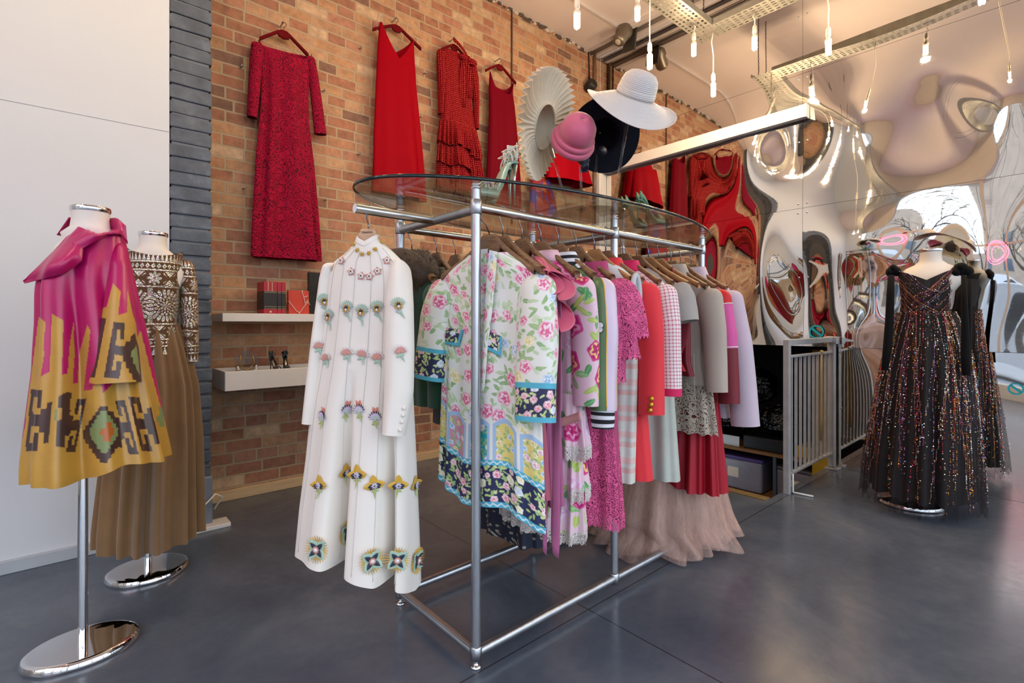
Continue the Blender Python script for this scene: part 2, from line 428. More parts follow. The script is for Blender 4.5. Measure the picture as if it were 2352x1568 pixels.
for i in range(3):
    for j in range(4):
        y0, y1, z0, z1 = ys[i + 1], ys[i], zs[j], zs[j + 1]
        rects = [(y0, y1)]
        if j == 0 and i == 0: rects = [(HY1, y1)]
        if j == 0 and i == 1: rects = [(y0, 1.385)]
        for (a, b) in rects:
            step = .025 if i < 2 else .12
            Y = np.linspace(a + .0012, b - .0012, max(3, int((b - a) / step))); Z = np.linspace(z0 + .0012, z1 - .0012, max(3, int((z1 - z0) / step)))
            YY, ZZ = np.meshgrid(Y, Z)
            P = np.stack([XM - .001 - mirror_h(YY, ZZ) * (1 if j else .4), YY, ZZ], -1)
            gg = G(); gg.grid(P); part('mirror_panel', gg, MIRROR, wall_right)
            if i < 2:
                for yy in (a + .035, b - .035):
                    for zz in np.arange(z0 + .04, z1, (z1 - z0 - .08) / 2 - .001):
                        scr.sph((XM - .003 - float(mirror_h(np.array(yy), np.array(zz))), yy, zz), (.003, .008, .008), 8)
part('screw', scr, STEELB, wall_right)
# ---------------------------------------------------------------- shopfront windows (left and behind the camera)
def shopfront(n, axis, p, u0, u1, muls, tr):
    f = G()
    def bx(u, z, du, dz, d=.10):
        c = (p, u, z) if axis == 'X' else (u, p, z); s_ = (d, du, dz) if axis == 'X' else (du, d, dz); f.box(c, s_)
    bx((u0 + u1) / 2, .12, u1 - u0, .24, .16); bx((u0 + u1) / 2, 4.24 - .15 * (axis == 'X'), u1 - u0, .28 + .30 * (axis == 'X'), .16)
    for m_ in muls: bx(m_, 2.2, .09, 4.1)
    bx((u0 + u1) / 2, tr, u1 - u0, .08)
    w = struct('window_%d' % n, f, FRAMEM, bevel=.006)
    pn = G()
    c = (p, (u0 + u1) / 2, 2.17); s_ = (.012, u1 - u0, 3.86)
    if axis == 'Y': c = (c[1], c[0], c[2]); s_ = (s_[1], s_[0], s_[2])
    pn.box(c, s_); part('pane', pn, GLASSW, w, smooth=False)
shopfront(1, 'X', XL, YF, 2.45, (YF + .05, -1.2, .25, 1.4, 2.40), 2.75)
struct('wall_left', G().box((XL - .06, (2.45 + YW) / 2, ZC / 2), (.14, YW - 2.45, ZC)), WHITE)
shopfront(2, 'Y', YF, XL, XM, (XL + .05, -.6, 1.2, 3.0, XM - .05), 2.95)
# ---------------------------------------------------------------- street outside
g = G().box((-17, 0, -.22), (29.5, 70, .1)).box((10, -18, -.22), (26, 30, .1))
struct('ground', g, mat('asphalt', '#8b8d92', .8, var=.2, vs=3, bump=.2, bs=80))
fac = G().box((-26, 0, 2.2), (1, 60, 4.8)).box((-27.2, -4, 5.2), (1.2, 19, 11)); fo = single('terrace_building', fac, mat('far_brick', '#a39488', .9, var=.2, vs=2), 'brick terrace across the street seen in the mirror', 'building', smooth=False)  # taller second block added as a dark backdrop behind the mirrored neon
for k in range(9):
    for q in range(1 if k < 1 or k > 4 else 2): part('window', G().box((-25.47 - 1.1 * q, -18 + k * 4.4, 2.4 + 4.6 * q), (.1, 1.5, 1.9)), mat('far_window', '#4d5b6a', .1, var=.1), fo, smooth=False)
def tree(loc, seed, lab):
    rs = random.Random(seed); g = G()
    def br(p, d, r, l, dep):
        n = 5; pts = [p]; q = p
        for i in range(n):
            d = (d + Vector((rs.uniform(-.18, .18), rs.uniform(-.18, .18), rs.uniform(-.05, .12)))).normalized(); q = q + d * l / n; pts.append(q)
        g.tube(pts, [r * (1 - .45 * i / n) for i in range(n + 1)], 6)
        if dep:
            for i in range(3):
                k = rs.randint(2, 5); e = (d + Vector((rs.uniform(-.9, .9), rs.uniform(-.9, .9), rs.uniform(-.1, .6)))).normalized()
                br(pts[k], e, r * .52, l * .7, dep - 1)
    br(Vector((0, 0, 0)), Vector((0, 0, 1)), .14, 2.6, 4)
    t_ = thing('bare_tree', lab, 'tree', loc); part('branches', g, mat('bark', '#4a4540', .9, var=.2), t_); return t_
tree((-6.2, 2.2, -.17), 3, 'bare street tree nearest the white wall, reflected in the mirror steel')
tree((-7.5, -.8, -.17), 8, 'bare street tree in the middle of the mirrored street')
tree((-6.8, -4.5, -.17), 12, 'bare street tree farthest along the mirrored street')
def car(loc, rz, c, lab):
    t_ = thing('car', lab, 'car', loc, rz)
    prof = [(-2.1, .45), (-2.15, .75), (-1.9, .9), (-1.5, .95), (-.9, 1.4), (.5, 1.45), (1.1, .98), (1.9, .85), (2.15, .65), (2.1, .35)]
    g = G(); n = len(prof); lv = []
    for y, k in ((-.85, .97), (-.8, 1), (.8, 1), (.85, .97)):
        lv.append([(x * k, y * (.82 if z > 1.2 else 1), z) for x, z in prof])
    for j in range(3):
        for i in range(n):
            a = [lv[j][i], lv[j][(i + 1) % n], lv[j + 1][(i + 1) % n], lv[j + 1][i]]; g.add(a, [(0, 1, 2, 3)])
    for j, fl in ((0, 0), (3, 1)): g.add(lv[j], [tuple(range(n)) if fl else tuple(range(n))[::-1]])
    part('body', g, mat('car_paint_' + c[1:], c, .25, .3, coat=.8), t_, smooth=False)
    for x in (-1.35, 1.35):
        for y in (-.82, .82):
            w = G().lathe([(.0, -.1), (.3, -.1), (.33, -.06), (.33, .06), (.3, .1), (0, .1)], (x, y, .33), 20, M=Matrix.Rotation(PI / 2, 3, 'X')); part('wheel', w, mat('tyre', '#26262a', .7), t_)
    gl = G().add([(-1.35, .83, 1.02), (.95, .83, 1.02), (.45, .70, 1.38), (-.85, .70, 1.38)], [(0, 1, 2, 3)]).add([(-1.35, -.83, 1.02), (.95, -.83, 1.02), (.45, -.70, 1.38), (-.85, -.70, 1.38)], [(3, 2, 1, 0)])
    part('side_glass', gl, mat('car_glass', '#20262c', .05), t_, smooth=False)
    for y in (-.6, .6): part('tail_light', G().box((-2.08, y, .75), (.12, .34, .16)), mat('tail_red', '#c0202a', .3), t_)
    return t_
car((-9.6, 1.0, -.17), PI / 2 + .04, '#b9bec6', 'silver car parked outside, reflected in the mirror steel')
car((-9.7, -4.6, -.17), PI / 2 - .03, '#e3e6ea', 'white car parked outside behind the silver one')
# pink neon loops in the shopfront
t_ = thing('neon_sign', 'pink neon loops hung in the shop window, seen in the mirror', 'neon sign', (XL + .16, .75, 2.35))
NEON = mat('pink_neon', '#ff7a9a', .3, emit='#ff4a72', es=9)
for k, (r, oy, oz) in enumerate(((.62, 0, 0), (.52, .02, .03), (.36, -.06, -.04))):
    pts = [(0, oy + r * 1.05 * math.cos(a), oz + r * .9 * math.sin(a) + .05 * math.sin(2 * a)) for a in np.linspace(0, 2 * PI, 48, endpoint=False)]
    part('neon_tube', G().tube(pts, .011, 8, closed=True), NEON, t_)
part('hanging_wire', G().tube([(0, 0, .56), (0, 0, 1.6)], .002, 5).tube([(0, -.4, .45), (0, -.4, 1.6)], .002, 5), DARKM, t_)
# ---------------------------------------------------------------- stair opening and storeroom below
g = G()
ZB_ = -.85
g.box((5.8, 2.0, ZB_ - .05), (4.6, 3.2, .1)); g.box((7.6, 2.0, .6), (.1, 3.2, 3)); g.box((6.25, .65, .6), (2.75, .1, 3.0)); g.box((6.25, 3.4, .6), (2.75, .1, 3.0)); g.box((6.25, 2, 1.55), (2.8, 2.9, .1))
g.box((3.5, 2.1, -.5), (.1, 1.5, .75)); g.box((4.2, HY0 - .05, -.5), (1.3, .08, .76)); g.box((4.2, HY1 + .05, -.5), (1.3, .08, .76))
struct('wall_storeroom', g, mat('storeroom_paint', '#3a2e30', .8, var=.25))
g = G().box((HX0 + .02, (HY0 + HY1) / 2, .004), (.07, HY1 - HY0, .012)); struct('trim_4', g, mat('brass_nosing', '#a08a62', .4, .6, var=.3, vs=60), bevel=.002)
def stringy(loc, lab): pass
# ---------------------------------------------------------------- clothes rack of clamped tube
XA, XB, XC, YN, YR = 1.075, 1.858, 2.640, 1.412, 1.945
RT = .0168
rack = thing('clothes_rack', 'freestanding silver tube clothes rack under an oval glass top', 'clothes rack', ((XA + XC) / 2, (YN + YR) / 2, 0))
for x in (XA, XB, XC):
    for y in (YN, YR):
        g = G().tube([(x, y, .028), (x, y, 1.665)], RT, 20)
        p_ = part('post', g, ALU, rack, w=True, auto=50)
        mid = x == XB
        if not mid:
            ft = G().lathe([(0, .0), (.019, .0), (.020, .006), (.012, .010), (.007, .014), (.007, .022), (.013, .024), (.013, .032), (0, .032)], (x, y, 0), 18)
            part('levelling_foot', ft, CHROME, p_, w=True)
        pd = G().lathe([(0, 1.663), (.014, 1.663), (.014, 1.667), (.019, 1.669), (.019, 1.674), (.012, 1.676), (.012, 1.680), (.016, 1.681), (.016, 1.6852), (0, 1.6852)], (x, y, 0), 18)
        part('glass_pad', pd, CHROME, p_, w=True)
        for zz in (.052, 1.605):
            cl = G().lathe([(RT + .0005, zz - .026), (RT + .0045, zz - .022), (RT + .0045, zz + .022), (RT + .0005, zz + .026)], (x, y, 0), 18); part('clamp', cl, STEELB, p_, w=True)
for y in (YN, YR):
    part('base_rail', G().tube([(XA, y, .052), (XC, y, .052)], RT, 20), ALU, rack, w=True, auto=50)
    part('hanging_rail', G().tube([(XA, y, 1.605), (XC, y, 1.605)], RT, 20), mat('polished_tube', '#c9c6c2', .2, 1, var=.1, vs=12), rack, w=True, auto=50)
for x in (XA, XC): part('base_crossbar', G().tube([(x, YN, .052), (x, YR, .052)], RT, 20), ALU, rack, w=True, auto=50)
for x in (XA, XB, XC): part('top_crossbar', G().tube([(x, YN, 1.598), (x, YR, 1.598)], RT, 20), ALU, rack, w=True, auto=50)
st = part('stub_rail', G().tube([(.752, 1.678, 1.598), (XA, 1.678, 1.598)], RT, 20), MATS['polished_tube'], rack, w=True, auto=50)
part('end_plug', G().tube([(.7505, 1.678, 1.598), (.754, 1.678, 1.598)], .0155, 20), mat('white_plastic', '#e8ecf2', .4), st, w=True, auto=50)
# oval glass top
def glass_top():
    t = NT('table_glass'); t.n.remove(t.b)
    a = t.node('ShaderNodeBsdfTransparent'); a.inputs[0].default_value = (.90, .945, .93, 1)
    g = t.node('ShaderNodeBsdfGlossy'); g.inputs['Roughness'].default_value = .003
    f = t.node('ShaderNodeFresnel'); gm = t.node('ShaderNodeNewGeometry'); t.link(t.math('SUBTRACT', 1.5, t.math('MULTIPLY', gm.outputs['Backfacing'], 1.5 - 1 / 1.5)), f.inputs['IOR'])
    m = t.node('ShaderNodeMixShader'); t.link(f.outputs[0], m.inputs[0]); t.link(a.outputs[0], m.inputs[1]); t.link(g.outputs[0], m.inputs[2])
    t.link(m.outputs[0], t.out.inputs[0]); return t.m
GT = thing('glass_tabletop', 'clear oval glass top resting on the clothes rack posts', 'glass tabletop', (1.855, 1.675, 1.6852))
N_ = 128; ea, eb, zt0, zt1 = 1.095, .452, .0, .0125
el = lambda a, b: [(a * math.cos(2 * PI * k / N_), b * math.sin(2 * PI * k / N_)) for k in range(N_)]
o_ = el(ea - .004, eb - .004)
g = G().add([(x, y, zt0) for x, y in o_], [tuple(range(N_))[::-1]]).add([(x, y, zt1) for x, y in o_], [tuple(range(N_))])
part('sheet', g, glass_top(), GT, smooth=False)
g = G(); P = []
for k in range(7):
    q = -PI / 2 + PI * k / 6; P.append([(x, y, zt1 / 2 + zt1 / 2 * math.sin(q)) for x, y in el(ea - .004 + .004 * math.cos(q), eb - .004 + .004 * math.cos(q))])
g.grid(np.array(P), wrap=True)
part('polished_edge', g, mat('glass_edge', '#0a1a1c', .12, var=.1, spec=.5), GT, label='dark green polished glass edge')
# ---------------------------------------------------------------- pendants, cable tray, ceiling fittings
BULB = mat('lamp_glass', '#fff3dc', .3, emit='#ffdca4', es=38)
LAMPW = mat('lamp_plastic', '#f2e9dc', .4, var=.02)
GALV = mat('galvanised_steel', '#aaa89e', .4, .8, var=.25, vs=14)
tray = thing('cable_tray', 'perforated galvanised cable tray hung from the ceiling', 'cable tray', (4.2, 2.2, 3.72))
def tray_leg(x0, x1, y0, y1, along):
    g = G(); L = (x1 - x0) if along == 'X' else (y1 - y0); W = .2; n = int(L / .05)
    def bx(u, v, z, du, dv, dz):
        if along == 'X': g.box((x0 + u, (y0 + y1) / 2 + v, z), (du, dv, dz))
        else: g.box(((x0 + x1) / 2 + v, y0 + u, z), (dv, du, dz))
    bx(L / 2, -W / 2, 3.745, L, .003, .05); bx(L / 2, W / 2, 3.745, L, .003, .05)
    for v in (-.092, -.054, -.018, .018, .054, .092): bx(L / 2, v, 3.72, L, .022 if abs(v) < .09 else .016, .002)
    for k in range(n + 1): bx(min(L - .01, k * .05 + .01), 0, 3.72, .022, W, .0021)
    return g
part('tray_run', tray_leg(-2.0, 4.3, 2.1, 2.3, 'X'), GALV, tray, w=True, smooth=False)
part('tray_run', tray_leg(4.1, 4.3, -2.4, 2.1, 'Y'), GALV, tray, w=True, smooth=False)
g = G()
for (x, y) in ((.5, 2.2), (2.3, 2.2), (4.15, 2.25), (4.2, .6), (4.2, -1.2)):
    for s_ in (-.09, .09):
        zz = 3.75
        while zz < ZC:
            a = .012; pts = [(x + (s_ if y != 2.2 else 0) , y + (s_ if y == 2.2 else 0), zz + .011)]
            c = Vector(pts[0]); k = int(zz * 50) % 2
            g.tube([c + Vector((.005 * math.cos(q) * (1 - k), .005 * math.cos(q) * k, .014 * math.sin(q))) for q in np.linspace(0, 2 * PI, 8, endpoint=False)], .002, 4, closed=True); zz += .02
part('chain', g, DARKM, tray, w=True)
def pendant(x, y, ztip, lab, proto=None):
    ztop = 3.72
    o = thing('pendant_bulb', lab, 'pendant lamp', (x, y, ztip), 0, 'bare bulbs hung from the cable tray')
    L = ztop - ztip; rs = random.Random(int(x * 100)); b = rs.uniform(-.012, .012)
    part('cord', G().tube([(0, 0, .19), (b, b * .6, .19 + (L - .19) * .4), (b * .7, -b, .19 + (L - .19) * .75), (0, 0, L)], .0042, 8), LAMPW, o)
    part('lamp_holder', G().lathe([(0, .205), (.006, .205), (.010, .195), (.0165, .186), (.0165, .165), (.0175, .164), (.0175, .138), (.0155, .136), (.0155, .128), (0, .128)], n=20), LAMPW, o)
    lb = part('lamp_base', G().lathe([(0, .128), (.012, .128), (.012, .118), (.0215, .108), (.0235, .092), (.020, .082), (0, .082)], n=20), LAMPW, o)
    g = G()
    for sx in (-1, 1):
        for sy in (-1, 1):
            g.tube([(sx * .0095, sy * .0095, .084), (sx * .0095, sy * .0095, .012), (sx * .0085, sy * .0085, .005), (sx * .004, sy * .0085, .001)], .0072, 10)
    part('lamp_tube', g, BULB, o)
    l = bpy.data.lights.new('bulb_light', 'POINT'); l.energy = 15; l.color = (1, .74, .46); l.shadow_soft_size = .03
    lo = bpy.data.objects.new('bulb_light', l); COL.objects.link(lo); lo.parent = o; lo.location = (0, 0, -.05)
for x, y, zt, lab in ((2.50, 2.2, 3.12, 'bare bulb nearest the brick wall and leftmost of the hanging row'), (3.17, 2.2, 3.435, 'second hanging bulb from the left, cut by the frame top'),
        (3.33, 2.2, 3.13, 'bare bulb on a long cord left of the cable tray corner'), (3.98, 2.2, 3.456, 'bare bulb on a short cord under the tray corner, left side'),
        (4.2, 2.14, 3.16, 'lowest hanging bulb directly below the cable tray corner'), (4.2, 1.79, 3.42, 'bare bulb on a short cord right of the tray corner'),
        (4.2, 1.26, 3.17, 'bare bulb on a long cord in front of the mirror panel seam'), (4.2, .87, 3.40, 'bulb tip just showing at the frame top right'),
        (4.2, .43, 3.15, 'bulb at the frame top nearest the right edge')):
    pendant(x, y, zt, lab)
for x, y, zt in ((1.7, 2.2, 3.43), (.9, 2.2, 3.13), (.1, 2.2, 3.43), (-.7, 2.2, 3.13), (4.2, -.1, 3.42), (4.2, -.8, 3.15), (4.2, -1.6, 3.42)):
    pendant(x, y, zt, 'bare bulb on the tray outside the frame, seen only in the mirror')
# conduits on the ceiling
CPAINT = mat('painted_conduit', '#cfc4c0', .6, var=.08)
single('ceiling_conduit', G().box(((-1 + 4.55) / 2, 3.33, ZC - .012), (5.5, .03, .024)), CPAINT, 'painted surface conduit running along the ceiling near the brick wall', 'conduit', smooth=False, bevel=.003)
single('ceiling_batten', G().box((4.52, 2.4, ZC - .02), (.06, 2.9, .04)).box((4.72, 2.4, ZC - .02), (.06, 2.9, .04)), CPAINT, 'pair of pale ceiling battens beside the mirror wall', 'batten', smooth=False, bevel=.004)
single('ceiling_pipe', G().tube([(4.62, YB - .02, ZC - .03), (4.62, 1.0, ZC - .03)], .018, 10), mat('grey_pipe', '#8f8a84', .5, .3), 'grey pipe between the ceiling battens', 'pipe')
ef = thing('ceiling_floodlight', 'old bronze-coloured floodlight bolted at the ceiling edge', 'floodlight', (4.52, 3.28, ZC))
Mt = Matrix.Rotation(math.radians(38), 3, 'Y')
part('housing', G().lathe([(0, 0), (.075, 0), (.085, -.02), (.085, -.09), (.07, -.11), (.07, -.20), (.045, -.235), (0, -.235)], (0, 0, -.03), 24, M=Mt), mat('bronze_housing', '#7d7263', .35, .7, var=.2), ef)
part('lens', G().lathe([(0, -.237), (.03, -.237), (.034, -.232), (.03, -.228)], (0, 0, -.03), 20, M=Mt), mat('lamp_lens', '#b7aea0', .1), ef)
part('bracket', G().box((.07, 0, -.10), (.02, .16, .26), rx=.1), mat('bracket_steel', '#4e4a43', .5, .6), ef, smooth=False, bevel=.004)
# wall pipe, cables and small black speaker at the corner
x = onY(1362, 200, YB).x
single('wall_pipe', G().tube([(x, YB - .025, ZC), (x, YB - .025, 2.2)], .019, 12), mat('pipe_brown', '#8a6a50', .6), 'brown vertical pipe on the brick wall near the corner', 'pipe')
a = onY(1352, 118, YB - .01); b_ = onY(1353, 185, YB - .02)
single('hanging_cable', G().tube([(a.x, YB - .01, ZC), (a.x + .01, YB - .015, 4.0), (b_.x - .02, YB - .03, b_.z + .05), (b_.x, YB - .05, b_.z)], .007, 6), DARKM, 'thin black cable dropping to the wall speaker', 'cable')
x2 = onY(1384, 150, YB).x
single('wall_cable', G().tube([(x2 - .03, YB - .012, ZC), (x2 - .03, YB - .012, 3.55)], .007, 6), DARKM, 'short black cable on the brick beside the corner pipe', 'cable')
x3 = onY(1174.5, 100, YB).x
single('wall_conduit', G().tube([(x3, YB - .008, ZC), (x3, YB - .008, 2.2)], .0085, 8), mat('conduit_brown', '#5c4634', .7), 'thin dark conduit running down the brick behind the sleeveless red dress', 'conduit')
sp = thing('wall_speaker', 'small round black speaker on the brick wall near the corner', 'speaker', tuple(onY(1356, 197, YB - .07)))
Ms = Matrix.Rotation(math.radians(70), 3, 'X') @ Matrix.Rotation(0, 3, 'Z')
part('housing', G().lathe([(0, -.06), (.05, -.055), (.062, 0), (.062, .05), (.05, .06)], n=24, M=Ms), mat('black_plastic', '#1c1c1e', .5), sp)
part('cone', G().lathe([(0, .05), (.018, .052), (.048, .059)], n=24, M=Ms), mat('speaker_cone', '#3a3a3d', .4), sp)
part('bracket', G().tube([(0, .0, 0), (0, .069, .01)], .012, 8), MATS['black_plastic'], sp)
# white trunking post and boxed beam on the mirror wall
g = G().box((XM - .045, (YB + 1.60) / 2, 3.015), (.075, YB - 1.60, .11))
tk = single('boxed_beam', g, TRIMW, 'white boxed trunking running along the mirror wall', 'trunking', smooth=False, bevel=.004)
part('end_cap', G().box((XM - .045, 1.592, 3.015), (.080, .016, .115)), TRIMW, tk, smooth=False, bevel=.003)
part('underside_tint', G().box((XM - .045, (YB + 1.62) / 2, 2.958), (.03, YB - 1.62, .006)), mat('bluish_reflection', '#9aa3b8', .4), tk, smooth=False)  # bluish strip puts the reflection on the beam's underside into colour
single('trunking_post', G().box((XM - .045, YB - .045, 1.48), (.086, .086, 2.96)).box((XM - .10, YB - .045, 1.48), (.03, .06, 2.96)), TRIMW, 'white vertical trunking post in the corner below the boxed beam', 'trunking', smooth=False, bevel=.004)
# ---------------------------------------------------------------- cloth colouring helpers
RZC = YAW - PI / 2
CLOTH = {}
def cloth(name, c, rough=.75, sheen=.08, var=.07, bs=700, bump=.08, **k):
    return mat(name, c, rough, sheen=sheen, var=var, vs=k.pop('vs', 5), bump=bump, bs=bs, bd=.001, **k)
def inpoly(x, y, poly):
    r = np.zeros(x.shape, bool); n = len(poly); j = n - 1
    for i in range(n):
        xi, yi = poly[i]; xj, yj = poly[j]
        if yi != yj:
            r ^= ((yi > y) != (yj > y)) & (x < (xj - xi) * (y - yi) / (yj - yi) + xi)
        j = i
    return r
def bvh_of(*gs):
    v = []; f = []
    for g in gs:
        o = len(v); v += [Vector(p) for p in g.v]; f += [tuple(i + o for i in q) for q in g.f]
    return BVHTree.FromPolygons(v, f)
EYE = Vector((0, 0, H))
def hit(bv, px, py, far=None):
    d = atD(px, py, 1.0) - EYE
    loc, n, i, dist = bv.ray_cast(EYE, d.normalized())
    if loc is None: return None, None
    if n.dot(d) > 0: n = -n
    return loc, n
def poly_at(pts, u):
    pts = np.array(pts, float); s = np.r_[0, np.cumsum(np.linalg.norm(np.diff(pts, axis=0), axis=1))]; s /= s[-1]
    return np.stack([np.interp(u, s, pts[:, 0]), np.interp(u, s, pts[:, 1])], -1)
def drape(bv, L, R, off=.008, bulge=.01, nu=24, nv=10, dflt=None, wav=None):
    """cloth flap between two outlines, laid over the surface bv with some lift"""
    u = np.linspace(0, 1, nu); l, r = poly_at(L, u), poly_at(R, u); v = np.linspace(0, 1, nv)
    D = np.full((nu, nv), np.nan); Q = np.zeros((nu, nv, 2))
    for i in range(nu):
        for k in range(nv):
            q = l[i] * (1 - v[k]) + r[i] * v[k]; Q[i, k] = q
            p, n = hit(bv, *q)
            if p is not None: D[i, k] = p.x * FX + p.y * FY
    if np.isnan(D).all(): D[:] = dflt
    med = np.nanmedian(D); 
    for _ in range(60):
        if not np.isnan(D).any(): break
        E = np.pad(D, 1, mode='constant', constant_values=np.nan)
        S = np.stack([E[:-2, 1:-1], E[2:, 1:-1], E[1:-1, :-2], E[1:-1, 2:]])
        with np.errstate(all='ignore'):
            import warnings
            with warnings.catch_warnings():
                warnings.simplefilter('ignore'); a = np.nanmean(S, 0)
        D = np.where(np.isnan(D), a, D)
    for _ in range(3):
        E = np.pad(D, 1, mode='edge'); D = np.minimum(D, (E[:-2, 1:-1] + E[2:, 1:-1] + E[1:-1, :-2] + E[1:-1, 2:]) / 4)
    P = np.zeros((nu, nv, 3))
    for i in range(nu):
        for k in range(nv):
            o = off + bulge * math.sin(PI * v[k]) * math.sin(PI * min(1, u[i] * 1.0 + .0))
            if wav: o += wav(u[i], v[k])
            P[i, k] = atD(Q[i, k, 0], Q[i, k, 1], D[i, k] - o)
    g = G(); arc = np.stack(np.meshgrid(v, u), -1) * np.array([.2, .5]); g.grid(P, uv=arc); return g
def local_of(g, o, rz):
    """world copy of a local mesh collector"""
    M = Matrix.Translation(o) @ Matrix.Rotation(rz, 4, 'Z'); h = G()
    V = np.c_[np.array(g.v), np.ones(len(g.v))] @ np.array(M).T; h.v = [tuple(x) for x in V[:, :3]]; h.f = g.f; h.mi = g.mi; return h
def stroke_cols(col, uv, pts, w, c):
    for (a, b) in zip(pts[:-1], pts[1:]):
        a, b = np.array(a), np.array(b); d = b - a; t = np.clip(((uv - a) @ d) / max(d @ d, 1e-9), 0, 1)
        m = np.linalg.norm(uv - a - t[..., None] * d, axis=-1) < w; col[m] = c
# ---------------------------------------------------------------- display forms
FABF = mat('linen_form', '#e9e2d8', .8, var=.04, bump=.08, bs=500, bd=.001)
BLACKP = mat('black_knob', '#1a1b1e', .45)
def facing(o): return math.atan2(o[1], o[0]) - PI / 2
def form(label, loc, torso_off, ztop, base_r, knob=True, fw=.8, sh=.8):
    o = thing('dress_form', label, 'dress form', loc, facing(loc))
    bx, by = base_r
    part('base', G().lathe([(0, .0), (1.0, .0), (1.02, .006), (1.02, .014), (.985, .026), (.93, .031), (.90, .0315), (0, .0315)], n=72, sx=bx, sy=by), CHROME, o, auto=35)
    part('pole', G().tube([(0, 0, .031), (0, 0, .84 if knob else 1.0)], .0155, 20), CHROME, o, auto=50)
    part('inner_pole', G().tube([(0, 0, .80), (torso_off * .9, 0, 1.1)], .0115, 20), CHROME, o, auto=50)
    if knob:
        kb = part('knob', G().tube([(.0, -.012, .815), (.012, -.04, .815)], .006, 8).lathe([(0, -.006), (.016, -.006), (.020, 0), (.016, .008), (0, .008)], (.014, -.045, .815), 14, M=Matrix.Rotation(PI / 2, 3, 'X')), BLACKP, o)
    zt = ztop; P = []
    for z, rx, ry, cy in ((zt, .058, .058, 0), (zt - .03, .055, .057, 0), (zt - .06, .059, .062, .004), (zt - .085, .085, .074, .008), (zt - .105, .135, .082, .008), (zt - .135, .172, .09, .005), (zt - .18, .188, .102, -.002), (zt - .26, .172, .118, -.012), (zt - .34, .160, .112, -.008), (zt - .48, .118, .085, 0), (zt - .60, .152, .11, 0), (zt - .70, .165, .12, 0), (zt - .73, .155, .11, 0)):
        k_ = 1 if z > zt - .09 else (sh if z > zt - .2 else fw); rx *= k_; ry *= (k_ + .1 if k_ < 1 else 1)
        q = np.linspace(0, 2 * PI, 40, endpoint=False); P.append(np.stack([torso_off + rx * np.cos(q), cy + ry * np.sin(q), np.full(40, z)], -1))
    g = G(); g.grid(np.array(P)[::-1], wrap=True); part('torso', g, FABF, o)
    part('neck_cap', G().lathe([(0, zt - .004), (.0585, zt - .004), (.061, zt), (.061, zt + .012), (.059, zt + .015), (0, zt + .016)], (torso_off, 0, 0), 40), CHROME, o, auto=40)
    return o
p = atD(190, 1490, 1.86); A0 = Vector((p.x, p.y, 0))
fa = form('white dress form with chrome oval base under the magenta and gold coat', A0, .022, 1.612, (.168, .132), fw=.5, sh=.58)
p = atD(340, 1310, 2.44); B0 = Vector((p.x, p.y, 0))
fb = form('white dress form by the slate pier wearing the brown gown', B0, .02, 1.622, (.165, .145), knob=False, fw=.62, sh=.76)
p = atD(2089, 1150, 3.36); C0 = Vector((p.x, p.y, 0))
fc = form('cream dress form in front of the mirror wearing the sequined gown', C0, .108, 1.665, (.175, .165), knob=False, fw=.70, sh=.93)
RZA, RZB, RZC = facing(A0), facing(B0), facing(C0)
# ---------------------------------------------------------------- magenta and gold evening coat
c1 = lambda L: [(x / 2.306, 420 + y / 2.306) for x, y in L]
MAG, GOLD, BRN, GRN, ORG = (np.array(lin(c)) for c in ('#b4005c', '#bf9038', '#40251f', '#7c8a54', '#b2601f'))
GOLDP = [c1(L) for L in (
    [(-200, 1800), (-100, 1500), (110, 1400), (130, 1300), (160, 1060), (205, 708), (242, 738), (231, 850), (234, 910), (215, 1025), (262, 1000), (270, 830), (275, 693), (337, 728), (327, 1015), (358, 1012), (372, 840), (390, 735), (396, 900), (385, 1062), (412, 1060), (420, 900), (462, 752), (478, 780), (470, 870), (442, 1100), (488, 1096), (500, 990), (520, 1000), (546, 1112), (600, 1060), (640, 1000), (745, 780), (775, 900), (800, 1000), (850, 1180), (930, 1430), (1000, 1800)],)]
hook = lambda x, y, w, h, sk=0, m=1: [(x + m * a * w + b * sk, y + b * h) for a, b in ((0, 0), (1, .02), (1, .30), (.62, .30), (.62, .13), (.30, .13), (.30, .40), (1.0, .41), (1, .32), (1.45, .32), (1.45, .22), (1.9, .20), (1.9, .86), (1.45, .88), (1.45, .70), (1, .70), (1, .60), (.30, .60), (.30, .87), (.58, .87), (.58, .70), (1, .70), (1, 1), (0, 1))]
step = lambda cx, cy, w, h, n: [(cx + sx * w * i / n, cy + sy * h * j / n) for sx, sy, rev in ((1, -1, 0), (1, 1, 1), (-1, 1, 0), (-1, -1, 1)) for (i, j) in (lambda s: s[::-1] if rev else s)([q for k in range(n) for q in ((k + .5, n - k), (k + 1.2 if k < n - 1 else n, n - k))])]
BROWN = [c1(L) for L in (
    hook(165, 1092, 62, 328, -30), hook(458, 1140, 48, 285, -60, -1), [(312, 1130), (352, 1108), (380, 1110), (340, 1400), (292, 1395), (300, 1260), (330, 1250), (330, 1190), (308, 1190)],
    hook(660, 1148, 52, 290, 75, -1), hook(680, 1130, 56, 290, 70, 1), step(548, 1332, 108, 150, 6))]
GREENP = [c1(L) for L in (step(550, 1318, 74, 112, 5), [(292, 1195), (304, 1195), (300, 1260), (285, 1260)], [(840, 1175), (862, 1200), (872, 1290), (845, 1290), (845, 1270), (830, 1262), (830, 1240), (845, 1230)])]
ORANGEP = [c1([(562, 1265), (594, 1268), (592, 1295), (606, 1298), (604, 1335), (590, 1335), (586, 1370), (545, 1368), (548, 1335), (530, 1334), (532, 1300), (560, 1300)])]
SGOLD = [c1([(598, 530), (640, 575), (625, 700), (673, 685), (675, 560), (702, 690), (722, 750), (737, 900), (765, 1095), (700, 1100), (480, 1060), (455, 1040), (530, 718), (488, 638), (540, 662), (565, 655)])]
